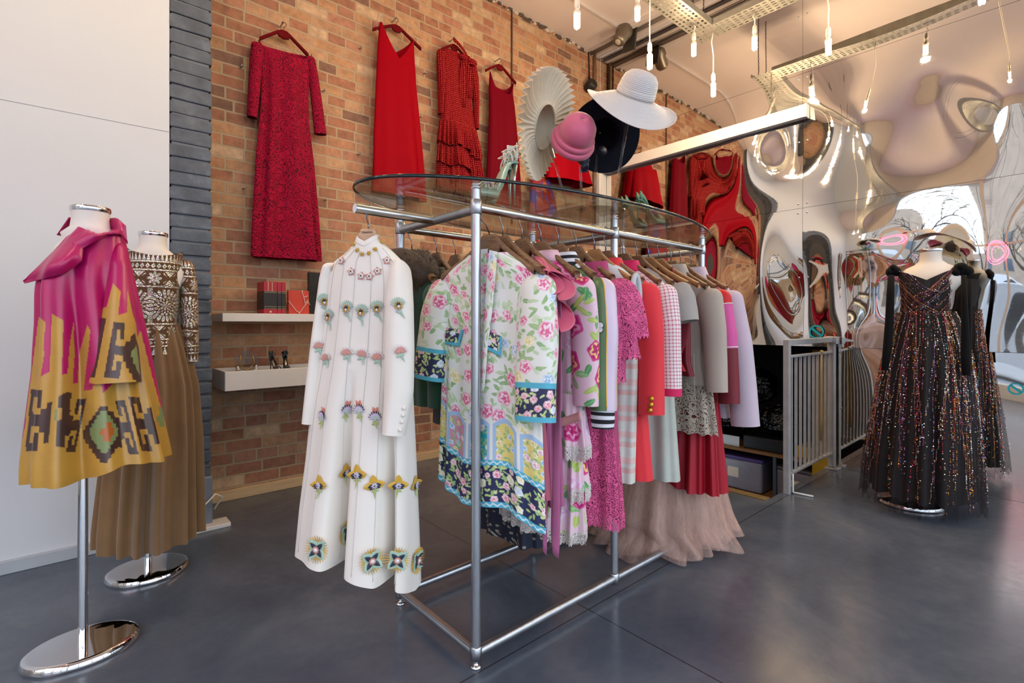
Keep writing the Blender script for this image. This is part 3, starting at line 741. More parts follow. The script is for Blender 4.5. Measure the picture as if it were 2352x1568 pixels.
SBROWN = [c1([(530, 712), (562, 718), (503, 1030), (470, 1030)]), c1([(602, 735), (662, 742), (656, 828), (634, 828), (638, 776), (622, 774), (612, 860), (662, 866), (666, 838), (690, 840), (692, 812), (716, 795), (722, 830), (735, 870), (752, 1085), (722, 1070), (722, 1045), (700, 1040), (700, 1010), (684, 1005), (684, 985), (668, 980), (668, 950), (652, 945), (652, 915), (608, 908), (592, 992), (612, 992), (614, 944), (646, 946), (632, 1036), (550, 1030)])]
SGREEN = [c1([(708, 880), (722, 858), (730, 900), (742, 1020), (722, 985), (716, 960), (704, 955), (706, 925), (694, 920), (696, 890)])]
def coat_cols(V, layers, bg):
    x, y = proj(V); col = np.tile(bg, (len(V), 1))
    for polys, c in layers:
        for pl in polys: col[inpoly(x, y, pl)] = c
    return col
ct = thing('evening_coat', 'magenta and gold satin coat with brown stepped motifs on the front dress form', 'coat', tuple(A0), RZA)
frA = planeframe(A0, RZA)
Lp = [(188, 512), (165, 530), (130, 570), (92, 615), (82, 660), (84, 740), (80, 850), (66, 960), (54, 1062)]
Rp = [(243, 505), (282, 530), (290, 570), (300, 620), (318, 720), (340, 840), (360, 940), (384, 1040)]
rows, zl, zr = silprof(frA, Lp, Rp, ((0, .07), (.08, .10), (.2, .13), (.5, .16), (1, .215)), 26)
wavebase = lambda c, s: 0
gb = gbody(rows, n=460, m=300, amp=((1.6, 0), (1.45, .006), (1.1, .030), (.65, .036)), ks=(5, 8, 13), seed=5, twist=.25, sm=15, ztop=lambda c, s: 1.545 + (.02 if s > 0 else -.03 * max(0, 1 - abs(c) * 1.2)), zbot=lambda c, s: .685 + .025 * c - .02 * c * c + (.012 * math.sin(5 * c)))
Wb = local_of(gb, A0, RZA); gb.col = coat_cols(np.array(Wb.v), ((GOLDP, GOLD), (BROWN, BRN), (GREENP, GRN), (ORANGEP, ORG)), MAG)
SATIN = mat('coat_satin', '#ffffff', .36, sheen=.05, var=.10, vs=18, bump=.05, bs=60, vcol=True, spec=.6)
MAGS = mat('magenta_satin', '#b4005c', .34, sheen=.05, var=.08, spec=.6)
part('coat_body', gb, SATIN, ct)
bvA = bvh_of(Wb)
def px_sleeve(fr, pts, dep, n=40, m=70, **k):
    """pts: (px left, px right, py, y offset)"""
    path = []; ra = []
    for a, b, py, y in pts:
        fo_ = fr.off(y); x0, z0 = fo_(a, py); x1, z1 = fo_(b, py); path.append(((x0 + x1) / 2, y, (z0 + z1) / 2)); ra.append(abs(x1 - x0) / 2)
    return gsleeve(path, ra, dep, n=n, m=m, **k)
gs = px_sleeve(frA, ((248, 292, 560, -.04), (246, 300, 620, -.09), (236, 308, 700, -.13), (222, 316, 780, -.155), (210, 326, 850, -.165), (206, 330, 880, -.17)), (.04, .055, .065, .075, .085, .085), n=160, m=200, fold=.03, seed=3)
Ws = local_of(gs, A0, RZA); gs.col = coat_cols(np.array(Ws.v), ((SGOLD, GOLD), (SBROWN, BRN), (SGREEN, GRN)), MAG)
part('sleeve', gs, SATIN, ct, label='front sleeve with gold and brown hooked motif')
gs2 = px_sleeve(frA, ((95, 130, 620, .06), (84, 130, 720, .08), (80, 128, 860, .09)), (.05, .06, .07), n=60, m=60, fold=.03)
W2 = local_of(gs2, A0, RZA); gs2.col = coat_cols(np.array(W2.v), ((GOLDP, GOLD),), MAG); part('sleeve', gs2, SATIN, ct)
bvA2 = bvh_of(Wb)
col_l = drape(bvA2, [(250, 500), (215, 520), (165, 545), (120, 580), (85, 615), (53, 645)], [(262, 535), (235, 548), (192, 562), (188, 600), (150, 628), (56, 650)], .014, .018, 44, 16, wav=lambda u, v: .006 * math.sin(9 * u + 4 * v))
part('lapel', col_l, MAGS, ct, w=True, solid=.003)
col_r = drape(bvA2, [(165, 560), (200, 528), (240, 502), (268, 500), (289, 518)], [(188, 572), (215, 556), (245, 538), (278, 538), (293, 560)], .022, .02, 36, 14)
part('collar', col_r, MAGS, ct, w=True, solid=.003)
g = G(); zc = 1.535
P = [[(.022 + (.064 + .012 * k) * math.cos(q), .012 + (.066 + .02 * k) * math.sin(q), zc + .05 - .022 * k + .01 * math.sin(q)) for q in np.linspace(.35, PI - .35, 40)] for k in range(4)]
g.grid(np.array(P)); part('back_collar', g, MAGS, ct, solid=.003)
# ---------------------------------------------------------------- brown gown with mosaic bodice
gw = thing('evening_gown', 'brown chiffon gown with silver mosaic bodice on the form by the pier', 'dress', tuple(B0), RZB)
frB = planeframe(B0, RZB)
Lp = [(292, 600), (284, 640), (284, 700), (288, 745), (280, 775), (276, 815)]; Rp = [(420, 592), (416, 640), (414, 700), (410, 740), (413, 775), (418, 805)]
rows, _, _ = silprof(frB, Lp, Rp, ((0, .105), (.3, .118), (.65, .10), (1, .115)), 14)
zA = max(r[0] for r in rows)
gb = gbody(rows, n=520, m=240, amp=((0, 0),), ks=(3,), p=2.1, ztop=lambda c, s: zA + .005 + .028 * abs(c) ** 2 - .012 * (s < 0), zbot=lambda c, s: rows[-1][0] + .018 * (1 if s > 0 else abs(c)) - .006)
def mosaic(U, Z, ztop, zbot, circ):
    BR, SI, PA = np.array(lin('#5d3f24')), np.array(lin('#d9d4c6')), np.array(lin('#efe9da'))
    f = (ztop - Z) / (ztop - zbot); m = np.zeros(U.shape, bool); pipe = np.zeros(U.shape, bool)
    u = U
    def tri(f0, f1, per, up=True):
        a = np.abs((u / per) % 1 - .5) * 2; h = (f - f0) / (f1 - f0); h = h if up else 1 - h; return (h > 0) & (h < 1) & (a < h * .85)
    def dia(f0, f1, per):
        a = np.abs((u / per) % 1 - .5) * 2; h = np.abs((f - (f0 + f1) / 2) / (f1 - f0) * 2); r = a + h; return (r < .85) & (r > .25)
    def star(f0, f1, per):
        a = ((u / per) % 1 - .5) * 2; h = (f - (f0 + f1) / 2) / (f1 - f0) * 2
        ang = np.arctan2(h, a); r = np.hypot(a, h); k = np.abs(np.cos(4 * ang)); odd = (np.floor(u / per) % 2) < 1
        s1 = (r < .35 + .6 * k) & (r > .12) & (np.abs(np.sin(8 * ang)) > .25); x = (np.abs(np.abs(a) - np.abs(h)) > .14) & (np.maximum(np.abs(a), np.abs(h)) < .9) & (np.abs(h) > np.abs(a) * .6)
        return np.where(odd, s1, x) & (np.abs(h) < 1)
    m |= tri(.02, .10, .018); m |= dia(.125, .185, .022); m |= star(.20, .345, .062); m |= star(.715, .845, .058); m |= dia(.86, .905, .022); m |= tri(.925, .985, .02)
    per = .128; a = ((u / per) % 1 - .5) * per; h = (f - .53) * (ztop - zbot); r = np.hypot(a, h); ang = np.arctan2(h, a)
    m |= (r > .050) & (r < .062 + .016 * np.abs(np.cos(11 * ang))) & (np.abs(np.sin(11 * ang)) < .9) & (r < .078) & (np.abs(f - .53) < .175)
    m |= (r > .026) & (r < .048) & ((np.sin(14 * ang) > -.2) ^ (r < .036)) ; m |= (r < .024) & (np.sin(8 * ang) > -.3)
    m |= (np.abs(f - .53) < .165) & (r > .072) & (np.abs(np.sin(60 * h / .1)) > .5) & (np.abs(a) > per * .42)
    for k in (.012, .112, .193, .35, .705, .85, .915, .992): pipe |= np.abs(f - k) < .0065
    col = np.where(m[..., None], SI, BR); col = np.where(pipe[..., None], PA, col); return col.reshape(-1, 3)
gb.col = mosaic(gb.UV[..., 0], gb.P[..., 2], zA + .02, rows[-1][0], 0)
t = NT('mirror_mosaic'); a = t.node('ShaderNodeVertexColor'); a.layer_name = 'Col'; bw = t.node('ShaderNodeRGBToBW'); t.link(a.outputs[0], bw.inputs[0])
mk = t.ramp(bw.outputs[0], [(.2, (0, 0, 0)), (.5, (1, 1, 1))]); v = t.coord('UV'); vo = t.voro(v, 160)
t.link(t.mix(t.math('MULTIPLY', mk, .35), a.outputs[0], vo.outputs['Color'], 'OVERLAY'), t.b.inputs['Base Color']); t.link(t.math('MULTIPLY', mk, .75), t.b.inputs['Metallic'])
t.link(t.ramp(mk, [(0, (.8,) * 3), (1, (.22,) * 3)]), t.b.inputs['Roughness']); t.bump(t.math('ADD', t.math('MULTIPLY', mk, .6), t.math('MULTIPLY', vo.outputs['Distance'], .9)), .7, .004)
MOS = t.m
part('bodice', gb, MOS, gw)
for sgn, lab in ((1, None), (-1, None)):
    pts = ((405, 443, 596, 0), (412, 453, 650, -.005), (414, 456, 720, -.015), (420, 457, 800, -.02), (424, 456, 830, -.02))
    if sgn < 0: pts = tuple((700 - b, 700 - a, y, 0) for a, b, y, q in pts)
    gs = px_sleeve(frB, pts, (.05, .05, .045, .04, .036), n=120, m=190, fold=.015)
    gs.col = mosaic(gs.UV[..., 0], gs.P[..., 2], frB(430, 590)[1], frB(430, 830)[1], 0); part('sleeve', gs, MOS, gw)
BROWNC = cloth('brown_chiffon', '#7d5c36', .8, .4, var=.14, vs=9)
Lp = [(292, 735), (270, 820), (252, 920), (236, 1050), (226, 1150), (219, 1215)]; Rp = [(409, 735), (432, 800), (452, 880), (460, 1000), (462, 1120), (463, 1205)]
rows, _, _ = silprof(frB, Lp, Rp, ((0, .085), (.25, .14), (1, .225)), 16)
zb_ = rows[-1][0]
gk = gbody(rows, n=300, m=110, amp=((rows[0][0], .003), (rows[0][0] - .15, .016), (zb_, .030)), ks=(11, 16, 21), seed=8, twist=.15, p=2.0, zbot=lambda c, s: zb_ + .004 * math.sin(13 * c + 6 * s) + (.012 if s > 0 else 0) - .015 * (s < -.3) * (1 - c * c))
part('skirt', gk, BROWNC, gw)
# ---------------------------------------------------------------- black sequined gown before the mirror
bg_ = thing('evening_gown', 'black tulle gown with coloured sequin strands and velvet bows before the mirror', 'dress', tuple(C0), RZC)
frC = planeframe(C0, RZC)
BLK = cloth('black_net', '#0e0a0d', .8, .08, var=.3, vs=30); VELV = mat('black_velvet', '#08070a', .9, spec=.2, sheen=.04, var=.3, vs=20)
Lp = [(2062, 628), (2066, 660), (2070, 690), (2066, 722)]; Rp = [(2196, 618), (2190, 660), (2184, 690), (2186, 722)]
rows, _, _ = silprof(frC, Lp, Rp, ((0, .13), (.5, .15), (1, .125)), 10); zt_ = rows[0][0]
gb = gbody(rows, n=160, m=50, amp=((0, .003), (2, .003)), ks=(12, 17), p=2.1, ztop=lambda c, s: zt_ - (.07 * max(0, 1 - abs(c) * 1.1) if s < 0 else -.005))
bod = part('bodice', gb, BLK, bg_)
WB_ = local_of(gb, C0, RZC)
Lp = [(2066, 718), (2056, 745), (2040, 800), (2028, 860), (2014, 950), (2002, 1050), (1997, 1140)]; Rp = [(2186, 718), (2200, 745), (2218, 800), (2228, 880), (2236, 980), (2240, 1070), (2240, 1150)]
rows, _, _ = silprof(frC, Lp, Rp, ((0, .125), (.25, .21), (1, .34)), 18); zk = rows[-1][0]
gk = gbody(rows, n=260, m=90, amp=((rows[0][0], .003), (rows[0][0] - .3, .012), (zk, .03)), ks=(8, 13, 21), seed=2, twist=.2, p=2.0, zbot=lambda c, s: zk + .10 + .012 * math.sin(17 * c + 9 * s))
sk = part('underskirt', gk, BLK, bg_)
t = NT('black_tulle'); tr = t.node('ShaderNodeBsdfTransparent'); mx = t.node('ShaderNodeMixShader'); v = t.coord('UV'); n = t.noise(t.scalevec(v, (60, 6, 1)), 3, 5, .7)
t.b.inputs['Base Color'].default_value = rgba('#1c1114'); t.b.inputs['Roughness'].default_value = .7
t.link(t.ramp(n, [(.35, (.22,) * 3), (.7, (.62,) * 3)]), mx.inputs[0]); t.link(tr.outputs[0], mx.inputs[1]); t.link(t.b.outputs[0], mx.inputs[2]); t.link(mx.outputs[0], t.out.inputs[0]); TUL = t.m
r2 = [(z, a - .015 - .03 * (i / len(rows)), b + .015 + .03 * (i / len(rows)), d + .012 + .03 * (i / len(rows))) for i, (z, a, b, d) in enumerate(rows)]
rsx = random.Random(3); jag = [rsx.uniform(-.03, .03) for _ in range(400)]
gt_ = gbody(r2, n=240, m=60, amp=((rows[0][0], .002), (zk, .035)), ks=(11, 16, 23), seed=12, p=2.0, zbot=lambda c, s: zk + .045 + jag[int((math.atan2(s, c) + PI) * 60) % 400])
part('tulle_overskirt', gt_, TUL, bg_)
# sequins threaded on strands down the skirt and across the bodice
SEQC = ['#d98a3a', '#e9d9c8', '#c8344a', '#8fd6dc', '#c9a0d8', '#e8b04a', '#b06a8a', '#f0f0f4']
SEQ = [mat('sequin_' + c[1:], c, .12, .85, var=.05) for c in SEQC]; THR = mat('copper_thread', '#a8683e', .35, .7); THP = mat('violet_thread', '#5f3f66', .45, .5)
rs = random.Random(5); gq = G(); gth = G(); Pk = gt_.P; m_, n_ = Pk.shape[:2]
def seq(p, r, ci):
    M = Matrix.Rotation(rs.uniform(0, 3), 3, 'X') @ Matrix.Rotation(rs.uniform(0, 3), 3, 'Z')
    vs_ = [p + M @ Vector(d) * r for d in ((1, 0, 0), (-1, 0, 0), (0, 1, 0), (0, -1, 0), (0, 0, 1), (0, 0, -1))]
    gq.add(vs_, [(0, 2, 4), (2, 1, 4), (1, 3, 4), (3, 0, 4), (2, 0, 5), (1, 2, 5), (3, 1, 5), (0, 3, 5)], ci)
for s_ in range(125):
    k0 = rs.uniform(.40, 1.10) * n_; drift = rs.uniform(-.03, .03) * n_; ci = rs.choice([0, 0, 1, 2, 3, 4, 5, 6, 7, 1]); i0 = rs.choice([0, 0, 0, int(m_ * rs.uniform(.1, .5))]); i1 = int(m_ * rs.uniform(.55, 1.0)); sp_ = rs.choice([1, 1, 2, 3]); wob = rs.uniform(0, 6)
    pts = []; ph = rs.uniform(0, 6)
    for i in range(i0, i1):
        for sub_ in (0, .5):
            ii = min(i + sub_, m_ - 1.001); a = int(ii); f_ = ii - a
            k = (k0 + drift * ii / m_ * 3 + 1.2 * math.sin(ii * .07 + ph)) % n_; b = int(k) % n_
            q = Pk[a, b] * (1 - f_) + Pk[min(a + 1, m_ - 1), b] * f_; c_ = np.array([.108, 0, q[2]]); dn = (q - c_); dn /= np.linalg.norm(dn)
            p_ = Vector(q + dn * .004); pts.append(p_)
            if rs.random() < .75 / sp_ * (1.2 - .45 * ii / m_): seq(p_, rs.uniform(.003, .0056), ci if rs.random() < .75 else rs.randrange(8))
    if s_ % 3 == 0 and len(pts) > 4: gth.tube(pts[::2], .0013, 4, mi=s_ % 2)
Pb = gb.P; mb, nb = Pb.shape[:2]
for s_ in range(64):
    side = rs.choice([-1, 1]); pts = []; a0 = rs.uniform(0, 1.1); ci = rs.choice([0, 1, 2, 3, 4, 5, 7])
    for i in range(40):
        f_ = i / 39; i_ = int(np.clip((a0 - .3 + f_ * .75) * mb, 0, mb - 1)); th_ = 1.5 * PI + side * (1.25 - f_ * 1.75); k = int(th_ / (2 * PI) * nb) % nb
        q = Pb[i_, k]; d_ = q - np.array([.108, 0, q[2]]); d_ /= np.linalg.norm(d_); p_ = Vector(q + d_ * .006); pts.append(p_)
        if rs.random() < .42: seq(p_, rs.uniform(.002, .0036), ci if rs.random() < .7 else rs.randrange(8))
    if s_ % 2: gth.tube(pts[::3], .0014, 4, mi=(s_ // 2) % 2)
o = part('sequin_strands', gq, SEQ, bg_, smooth=False); o['kind'] = 'stuff'
o = part('metallic_threads', gth, [THR, THP], bg_); o['kind'] = 'stuff'
bvC = bvh_of(WB_)
def bow(px, py, sx, sz, dz=0):
    x, z = frC(px, py); g = G()
    for k, (ox, oz, rx, rz_) in enumerate(((0, .0, 1, 1), (-.5, -.2, .7, .75), (.5, -.15, .75, .8), (0, .35, .7, .6))):
        g.sph((x + ox * sx, -.02 - .015 * (k % 2), z + oz * sz), (sx * rx * .8, .055, sz * rz_ * .8), 14)
    part('velvet_bow', g, VELV, bg_)
bow(2052, 622, .04, .05); bow(2206, 622, .058, .06)
def ribbonC(pts, y0, lab=None):
    P = []
    for i, (a, b, py) in enumerate(pts):
        yy = y0 - .10 * i / len(pts); fo_ = frC.off(yy); x0, z = fo_(a, py); x1, _ = fo_(b, py); P.append([(x0 + (x1 - x0) * v, yy - .012 * math.sin(PI * v) + .006 * math.sin(i * 2.1), z) for v in np.linspace(0, 1, 7)])
    g = G(); g.grid(np.array(P)); part('velvet_ribbon', g, VELV, bg_, solid=.004)
ribbonC([(2040, 2054, 632), (2036, 2054, 680), (2033, 2053, 740), (2028, 2049, 800), (2024, 2040, 850)], -.13)
ribbonC([(2208, 2220, 632), (2208, 2222, 690), (2208, 2226, 760), (2206, 2229, 820), (2210, 2230, 862)], -.14)
ribbonC([(2222, 2234, 640), (2220, 2232, 720), (2222, 2231, 800), (2221, 2230, 850)], -.11)
for a in (2032, 2218):
    g = px_sleeve(frC, ((a, a + 26, 640, -.02), (a - 3, a + 30, 670, -.05), (a - 6, a + 22, 705, -.06)), (.03, .05, .06), n=40, m=20, fold=.12)
    part('tulle_sleeve', g, TUL, bg_)
# ---------------------------------------------------------------- hangers
WOOD = NT('walnut_hanger'); v = WOOD.coord('Object'); n = WOOD.noise(WOOD.scalevec(v, (3, 14, 14)), 9, 6, .65, 1.2)
WOOD.link(WOOD.ramp(n, [(.25, '#5c3f2c'), (.5, '#7d5a3f'), (.75, '#a07a56')]), WOOD.b.inputs['Base Color']); WOOD.b.inputs['Roughness'].default_value = .42; WOOD = WOOD.m
PALEW = NT('limed_hanger'); v = PALEW.coord('Object'); n = PALEW.noise(PALEW.scalevec(v, (8, 8, 60)), 6, 5, .65, 1.5)
PALEW.link(PALEW.ramp(n, [(.3, '#b08a6c'), (.55, '#cdaa8c'), (.8, '#dcc0a4')]), PALEW.b.inputs['Base Color']); PALEW.b.inputs['Roughness'].default_value = .6; PALEW = PALEW.m
LIGHTW = mat('beech_hanger', '#a9784c', .4, var=.25, vs=9, stretch=(2, 9, 9))
REDV = mat('red_velvet_hanger', '#64060e', .75, spec=.1, var=.15); WIRE = mat('dark_chrome_wire', '#8d8f95', .2, 1)
def hanger_parts(o, wood, half=.205, rail=True, drop=.085, fl=.020, head=(.030, .048, .072), yo=0):
    """hook over a rail whose centre is the local origin; arms along x"""
    r = .0205
    if rail:
        pts = [(0, r * math.sin(q), r * math.cos(q)) for q in np.linspace(2.1, -1.5, 16)]; pts = [(0, y, z) for _, y, z in pts] + [(0, -.012, -.034), (0, -.002, -.046), (0, yo * .5, -.056), (0, yo, -drop - .004)]
    else:
        pts = [(.016 * math.cos(q) * 1.0 + .0, 0, .016 * math.sin(q) - .012) for q in np.linspace(2.8, -1.3, 14)] + [(.0, 0, -.036), (0, 0, -drop - .004)]
    part('hook', G().tube(pts, .0022 if rail else .0019, 8), WIRE if rail else REDV, o)
    P = []; w0, w1, hh = head
    xs = np.linspace(-1, 1, 41)
    for x in xs:
        a = abs(x); X = x * half
        top = -drop - (.132 if rail else .115) * max(0, (a * half - w0) / (half - w0)) ** (.72 if rail else 1.1) if a * half > w0 else -drop
        th = hh * (1 - min(1, max(0, (a * half - w0 * .6) / (half * .32)))) + .024
        if a * half > w1: th = .024 + .004 * a
        ty = (.011 + (fl - .011) * a ** 2.2) * (1 if a < .97 else .75)
        yy = yo - .018 * a * a
        row = []
        for q in np.linspace(0, 2 * PI, 12, endpoint=False):
            c, s = math.cos(q), math.sin(q)
            row.append((X, yy + ty * np.sign(c) * abs(c) ** .6, top - th / 2 + th / 2 * np.sign(s) * abs(s) ** .6))
        P.append(row)
    g = G(); g.grid(np.array(P), wrap=True); n = 12; k = len(P)
    g.f.append(tuple(range(n))); g.f.append(tuple((k - 1) * n + i for i in range(n))[::-1]); g.mi += [0, 0]
    return part('shoulder_bar', g, wood, o)
RAILZ = 1.605
def rail_x(px, Y=YN): return onY(px, 500, Y).x
def hanger(px, lab, wood=WOOD, Y=YN, tilt=0, half=.205, **k):
    x = rail_x(px, Y); o = thing('clothes_hanger', lab, 'hanger', (x, Y, RAILZ), -PI / 2 + tilt, k.pop('group', 'wooden hangers along the near rail')); hanger_parts(o, wood, half, **k); return o
# ---------------------------------------------------------------- generic hung garment
def garment(px, name, label, cat, M, hem, sw=.205, neck=.075, d=.045, bw=None, hw=None, hd=None, V=.0, back=.0, top=-.158, sh=-.228, amp=.006, ks=(5, 8, 13), seed=0, Y=YN, tilt=0, y0=0, n=140, m=120, bodyname='body', zbot=None, tw=.3, shx=0):
    x = rail_x(px, Y); loc = (x, Y, RAILZ); o = thing(name, label, cat, loc, -PI / 2 + tilt)
    bw = bw or sw - .02; hw = hw or bw + .01; hd = hd or d
    zh = hem - RAILZ
    rows = [(top, -neck, neck, .030, y0), (top - .012, -neck - .02, neck + .02, .036, y0), ((top + sh) / 2 - .005, -(neck + sw) / 2 - .01, (neck + sw) / 2 + .01, .038, y0), (sh, -sw, sw, .040, y0), (sh - .06, -sw - .004, sw + .004, d * .95, y0), (sh - .16, -bw, bw, d, y0), (sh - .36, -bw + shx, bw + shx, d, y0)]
    if zh < sh - .45: rows += [((sh - .36 + zh) / 2, -(bw + hw) / 2, (bw + hw) / 2, (d + hd) / 2, y0)]
    rows += [(zh, -hw, hw, hd, y0)]
    g = gbody(rows, n=n, m=m, amp=((top, 0), (sh - .1, amp * .3), (zh, amp)), ks=ks, seed=seed, p=2.5, sm=7, twist=tw, ztop=lambda c, s: top - (V if s < 0 else back) * max(0, 1 - abs(c)) ** .9, zbot=(lambda c, s: zh + zbot(c, s)) if zbot else None)
    o['_o'] = 0; del o['_o']
    if M is not None: part(bodyname, g, M, o)
    return o, g, planeframe(loc, -PI / 2 + tilt)
def arm(o, M, side, zend, x0=.195, z0=-.238, x1=.235, ra=(.062, .055, .048, .045), rb=(.036, .034, .03, .03), y=(-.0, -.005, -.01), lab=None, fold=.02, seed=0, name='sleeve', n=36, m=80):
    zs = [z0, z0 + (zend - z0) * .4, zend]; xs = [x0, (x0 + x1) / 2 + .012, x1]
    path = [(side * xs[i], y[i], zs[i]) for i in range(3)]
    g = gsleeve(path, ra, rb, n=n, m=m, fold=fold, seed=seed, cap=min(.3, .075 / abs(zend - z0)))
    if M is not None: part(name, g, M, o, label=lab)
    return g
# ---------------------------------------------------------------- long white dress with cut leather flowers
WRZ = math.radians(-52)
o = thing('clothes_hanger', 'pale limed wood hanger on the stub rail, inside the white dress', 'hanger', (.802, 1.678, 1.598), WRZ); hanger_parts(o, PALEW, .125, drop=.064, head=(.026, .042, .056))
tcu = bpy.data.curves.new('engraving', 'FONT'); tcu.body = 'Valentino'; tcu.size = .011; tcu.align_x = 'CENTER'; tcu.extrude = .0004
to_ = bpy.data.objects.new('tmp', tcu); COL.objects.link(to_); dg = bpy.context.evaluated_depsgraph_get(); tme = bpy.data.meshes.new_from_object(to_.evaluated_get(dg)); COL.objects.unlink(to_)
tme.transform(Matrix.Translation((0, -.0118, -.082)) @ Matrix.Rotation(PI / 2, 4, 'X')); tme.materials.clear(); tme.materials.append(mat('engraved_brown', '#7a5a44', .8)); eo = bpy.data.objects.new('engraving', tme); COL.objects.link(eo); eo.parent = o
WLOC = Vector((.802, 1.678, 1.598)); frW = planeframe(WLOC, WRZ)
wt = thing('white_dress', 'long white dress with appliqued flowers hanging on the stub rail', 'dress', tuple(WLOC), WRZ)
WCREPE = cloth('ivory_crepe', '#efe8de', .7, .15, var=.03, vs=3, bs=900, bump=.05)
Lp = [(823, 553), (812, 572), (790, 588), (766, 602), (757, 640), (752, 700), (746, 760), (736, 850), (722, 930), (712, 1050), (701, 1150), (694, 1250), (690, 1310)]
Rp = [(868, 549), (884, 562), (905, 580), (928, 604), (938, 640), (940, 700), (942, 800), (944, 900), (948, 1000), (951, 1100), (954, 1200), (956, 1300), (957, 1362)]
rows, zl, zr = silprof(frW, Lp, Rp, ((0, .040), (.06, .05), (.12, .06), (.3, .075), (.6, .11), (1, .16)), 30)
zt0 = rows[0][0]
def wwave(c, z):
    f = np.clip((zt0 - .45 - z) / .9, 0, 1)
    return f * (.20 * np.exp(-((c + .05) / .10) ** 2) + .18 * np.exp(-((c - .70) / .07) ** 2) - .02 * np.exp(-((c - .30) / .2) ** 2) - .02 * np.exp(-((c + .5) / .2) ** 2))
P, UV = body(rows, n=420, m=260, amp=((zt0, 0), (zl, .006)), ks=(6, 9), seed=4, p=2.2, sm=7, ztop=lambda c, s: zt0 - (.028 * max(0, 1 - abs(c) * .9) if s < 0 else 0), zbot=lambda c, s: (zl * (1 - c) / 2 + zr * (1 + c) / 2) + .032 * (1 - c) + .01 + (.05 if s < 0 else .02) * abs(s))
q = np.linspace(0, 2 * PI, 420, endpoint=False); cc = np.sign(np.cos(q)) * np.abs(np.cos(q)) ** (2 / 2.2); fr_ = np.clip(-np.sin(q) * 2, -1, 1)
P[..., 1] += wwave(cc[None], P[..., 2]) * np.abs(fr_)[None] * np.sign(fr_)[None]
g = G(); g.grid(P, wrap=True, uv=UV); part('dress_body', g, WCREPE, wt); Wd = local_of(g, WLOC, WRZ)
# seams
sg = G()
for c0 in (.615, .68, .735, .79, .84, .9):
    k = int(c0 * 420); pts = [Vector(P[i, k]) + Vector((0, -.0012, 0)) for i in range(6, 258, 4)]; sg.tube(pts, .0011, 4)
part('seam', sg, mat('seam_thread', '#d8d4cc', .8), wt)
Pc = []
for k in range(5):
    Pc.append([(p_[0] * (1 - .04 * k) , p_[1] * (1 - .03 * k), p_[2] + .005 * k - .004) for p_ in P[0]])
g = G(); g.grid(np.array(Pc)[::-1], wrap=True); part('stand_collar', g, WCREPE, wt, solid=.003)
sl = px_sleeve(frW, ((752, 776, 603, 0), (741, 768, 640, .0), (731, 762, 700, -.005), (718, 750, 790, -.02), (706, 738, 880, -.03), (697, 727, 972, -.04)), (.045, .045, .04, .036, .034), n=60, m=120, fold=.02)
part('sleeve', sl, WCREPE, wt); Wl = local_of(sl, WLOC, WRZ)
sr = px_sleeve(frW, ((908, 938, 604, -.0), (898, 944, 640, -.03), (890, 948, 700, -.06), (888, 950, 800, -.085), (886, 948, 900, -.10), (880, 928, 998, -.12)), (.05, .055, .055, .05, .045), n=72, m=130, fold=.02, seed=5)
part('sleeve', sr, WCREPE, wt, label='right sleeve with pearl cuff buttons'); Wr = local_of(sr, WLOC, WRZ)
bvW = bvh_of(Wd, Wl, Wr)
for (x, y) in ((931, 937), (929, 953), (926, 968), (922, 987)):
    p_, n_ = hit(bvW, x - 4, y)
    if p_ is not None: part('cuff_button', G().sph(Vector(p_) + n_ * .004, .0062, 12), mat('pearl_button', '#efe9e0', .2, coat=.6), wt, w=True)
LTH = {k: mat('leather_' + k, c, .6, sheen=.2, var=.12, vs=60) for k, c in dict(yellow='#d3a636', pink='#d4988a', white='#e9e4e4', green='#a9c4b0', navy='#1f2a3e', lilac='#cfc0d6', lime='#b3bb74', coral='#d8836c').items()}
LK = list(LTH); LM = [LTH[k] for k in LK]
def petal(g, c, ang, L, W, k, z, tip=.5, curl=.15, n=9):
    d = Vector((math.cos(ang), math.sin(ang), 0)); e = Vector((-d.y, d.x, 0)); c = Vector((*c, z)); L1 = []; mid = []; R1 = []
    for i in range(n):
        u = i / (n - 1); w = W * (math.sin(PI * min(1, u ** (tip) * .93 + .07)) ** .8); zz = curl * L * u * u
        L1.append(c + d * L * u + e * w + Vector((0, 0, zz - .0008))); mid.append(c + d * L * u + Vector((0, 0, zz + .0022))); R1.append(c + d * L * u - e * w + Vector((0, 0, zz - .0008)))
    g.grid(np.array([[tuple(p) for p in r] for r in (L1, mid, R1)]), mi=LK.index(k))
def ring_petals(g, c, n, L, W, k, z, a0=0, **kw):
    for i in range(n): petal(g, c, a0 + 2 * PI * i / n, L, W, k, z, **kw)
def dot(g, c, r, k, z): g.sph((*c, z), (r, r, r * .5), 8, mi=LK.index(k))
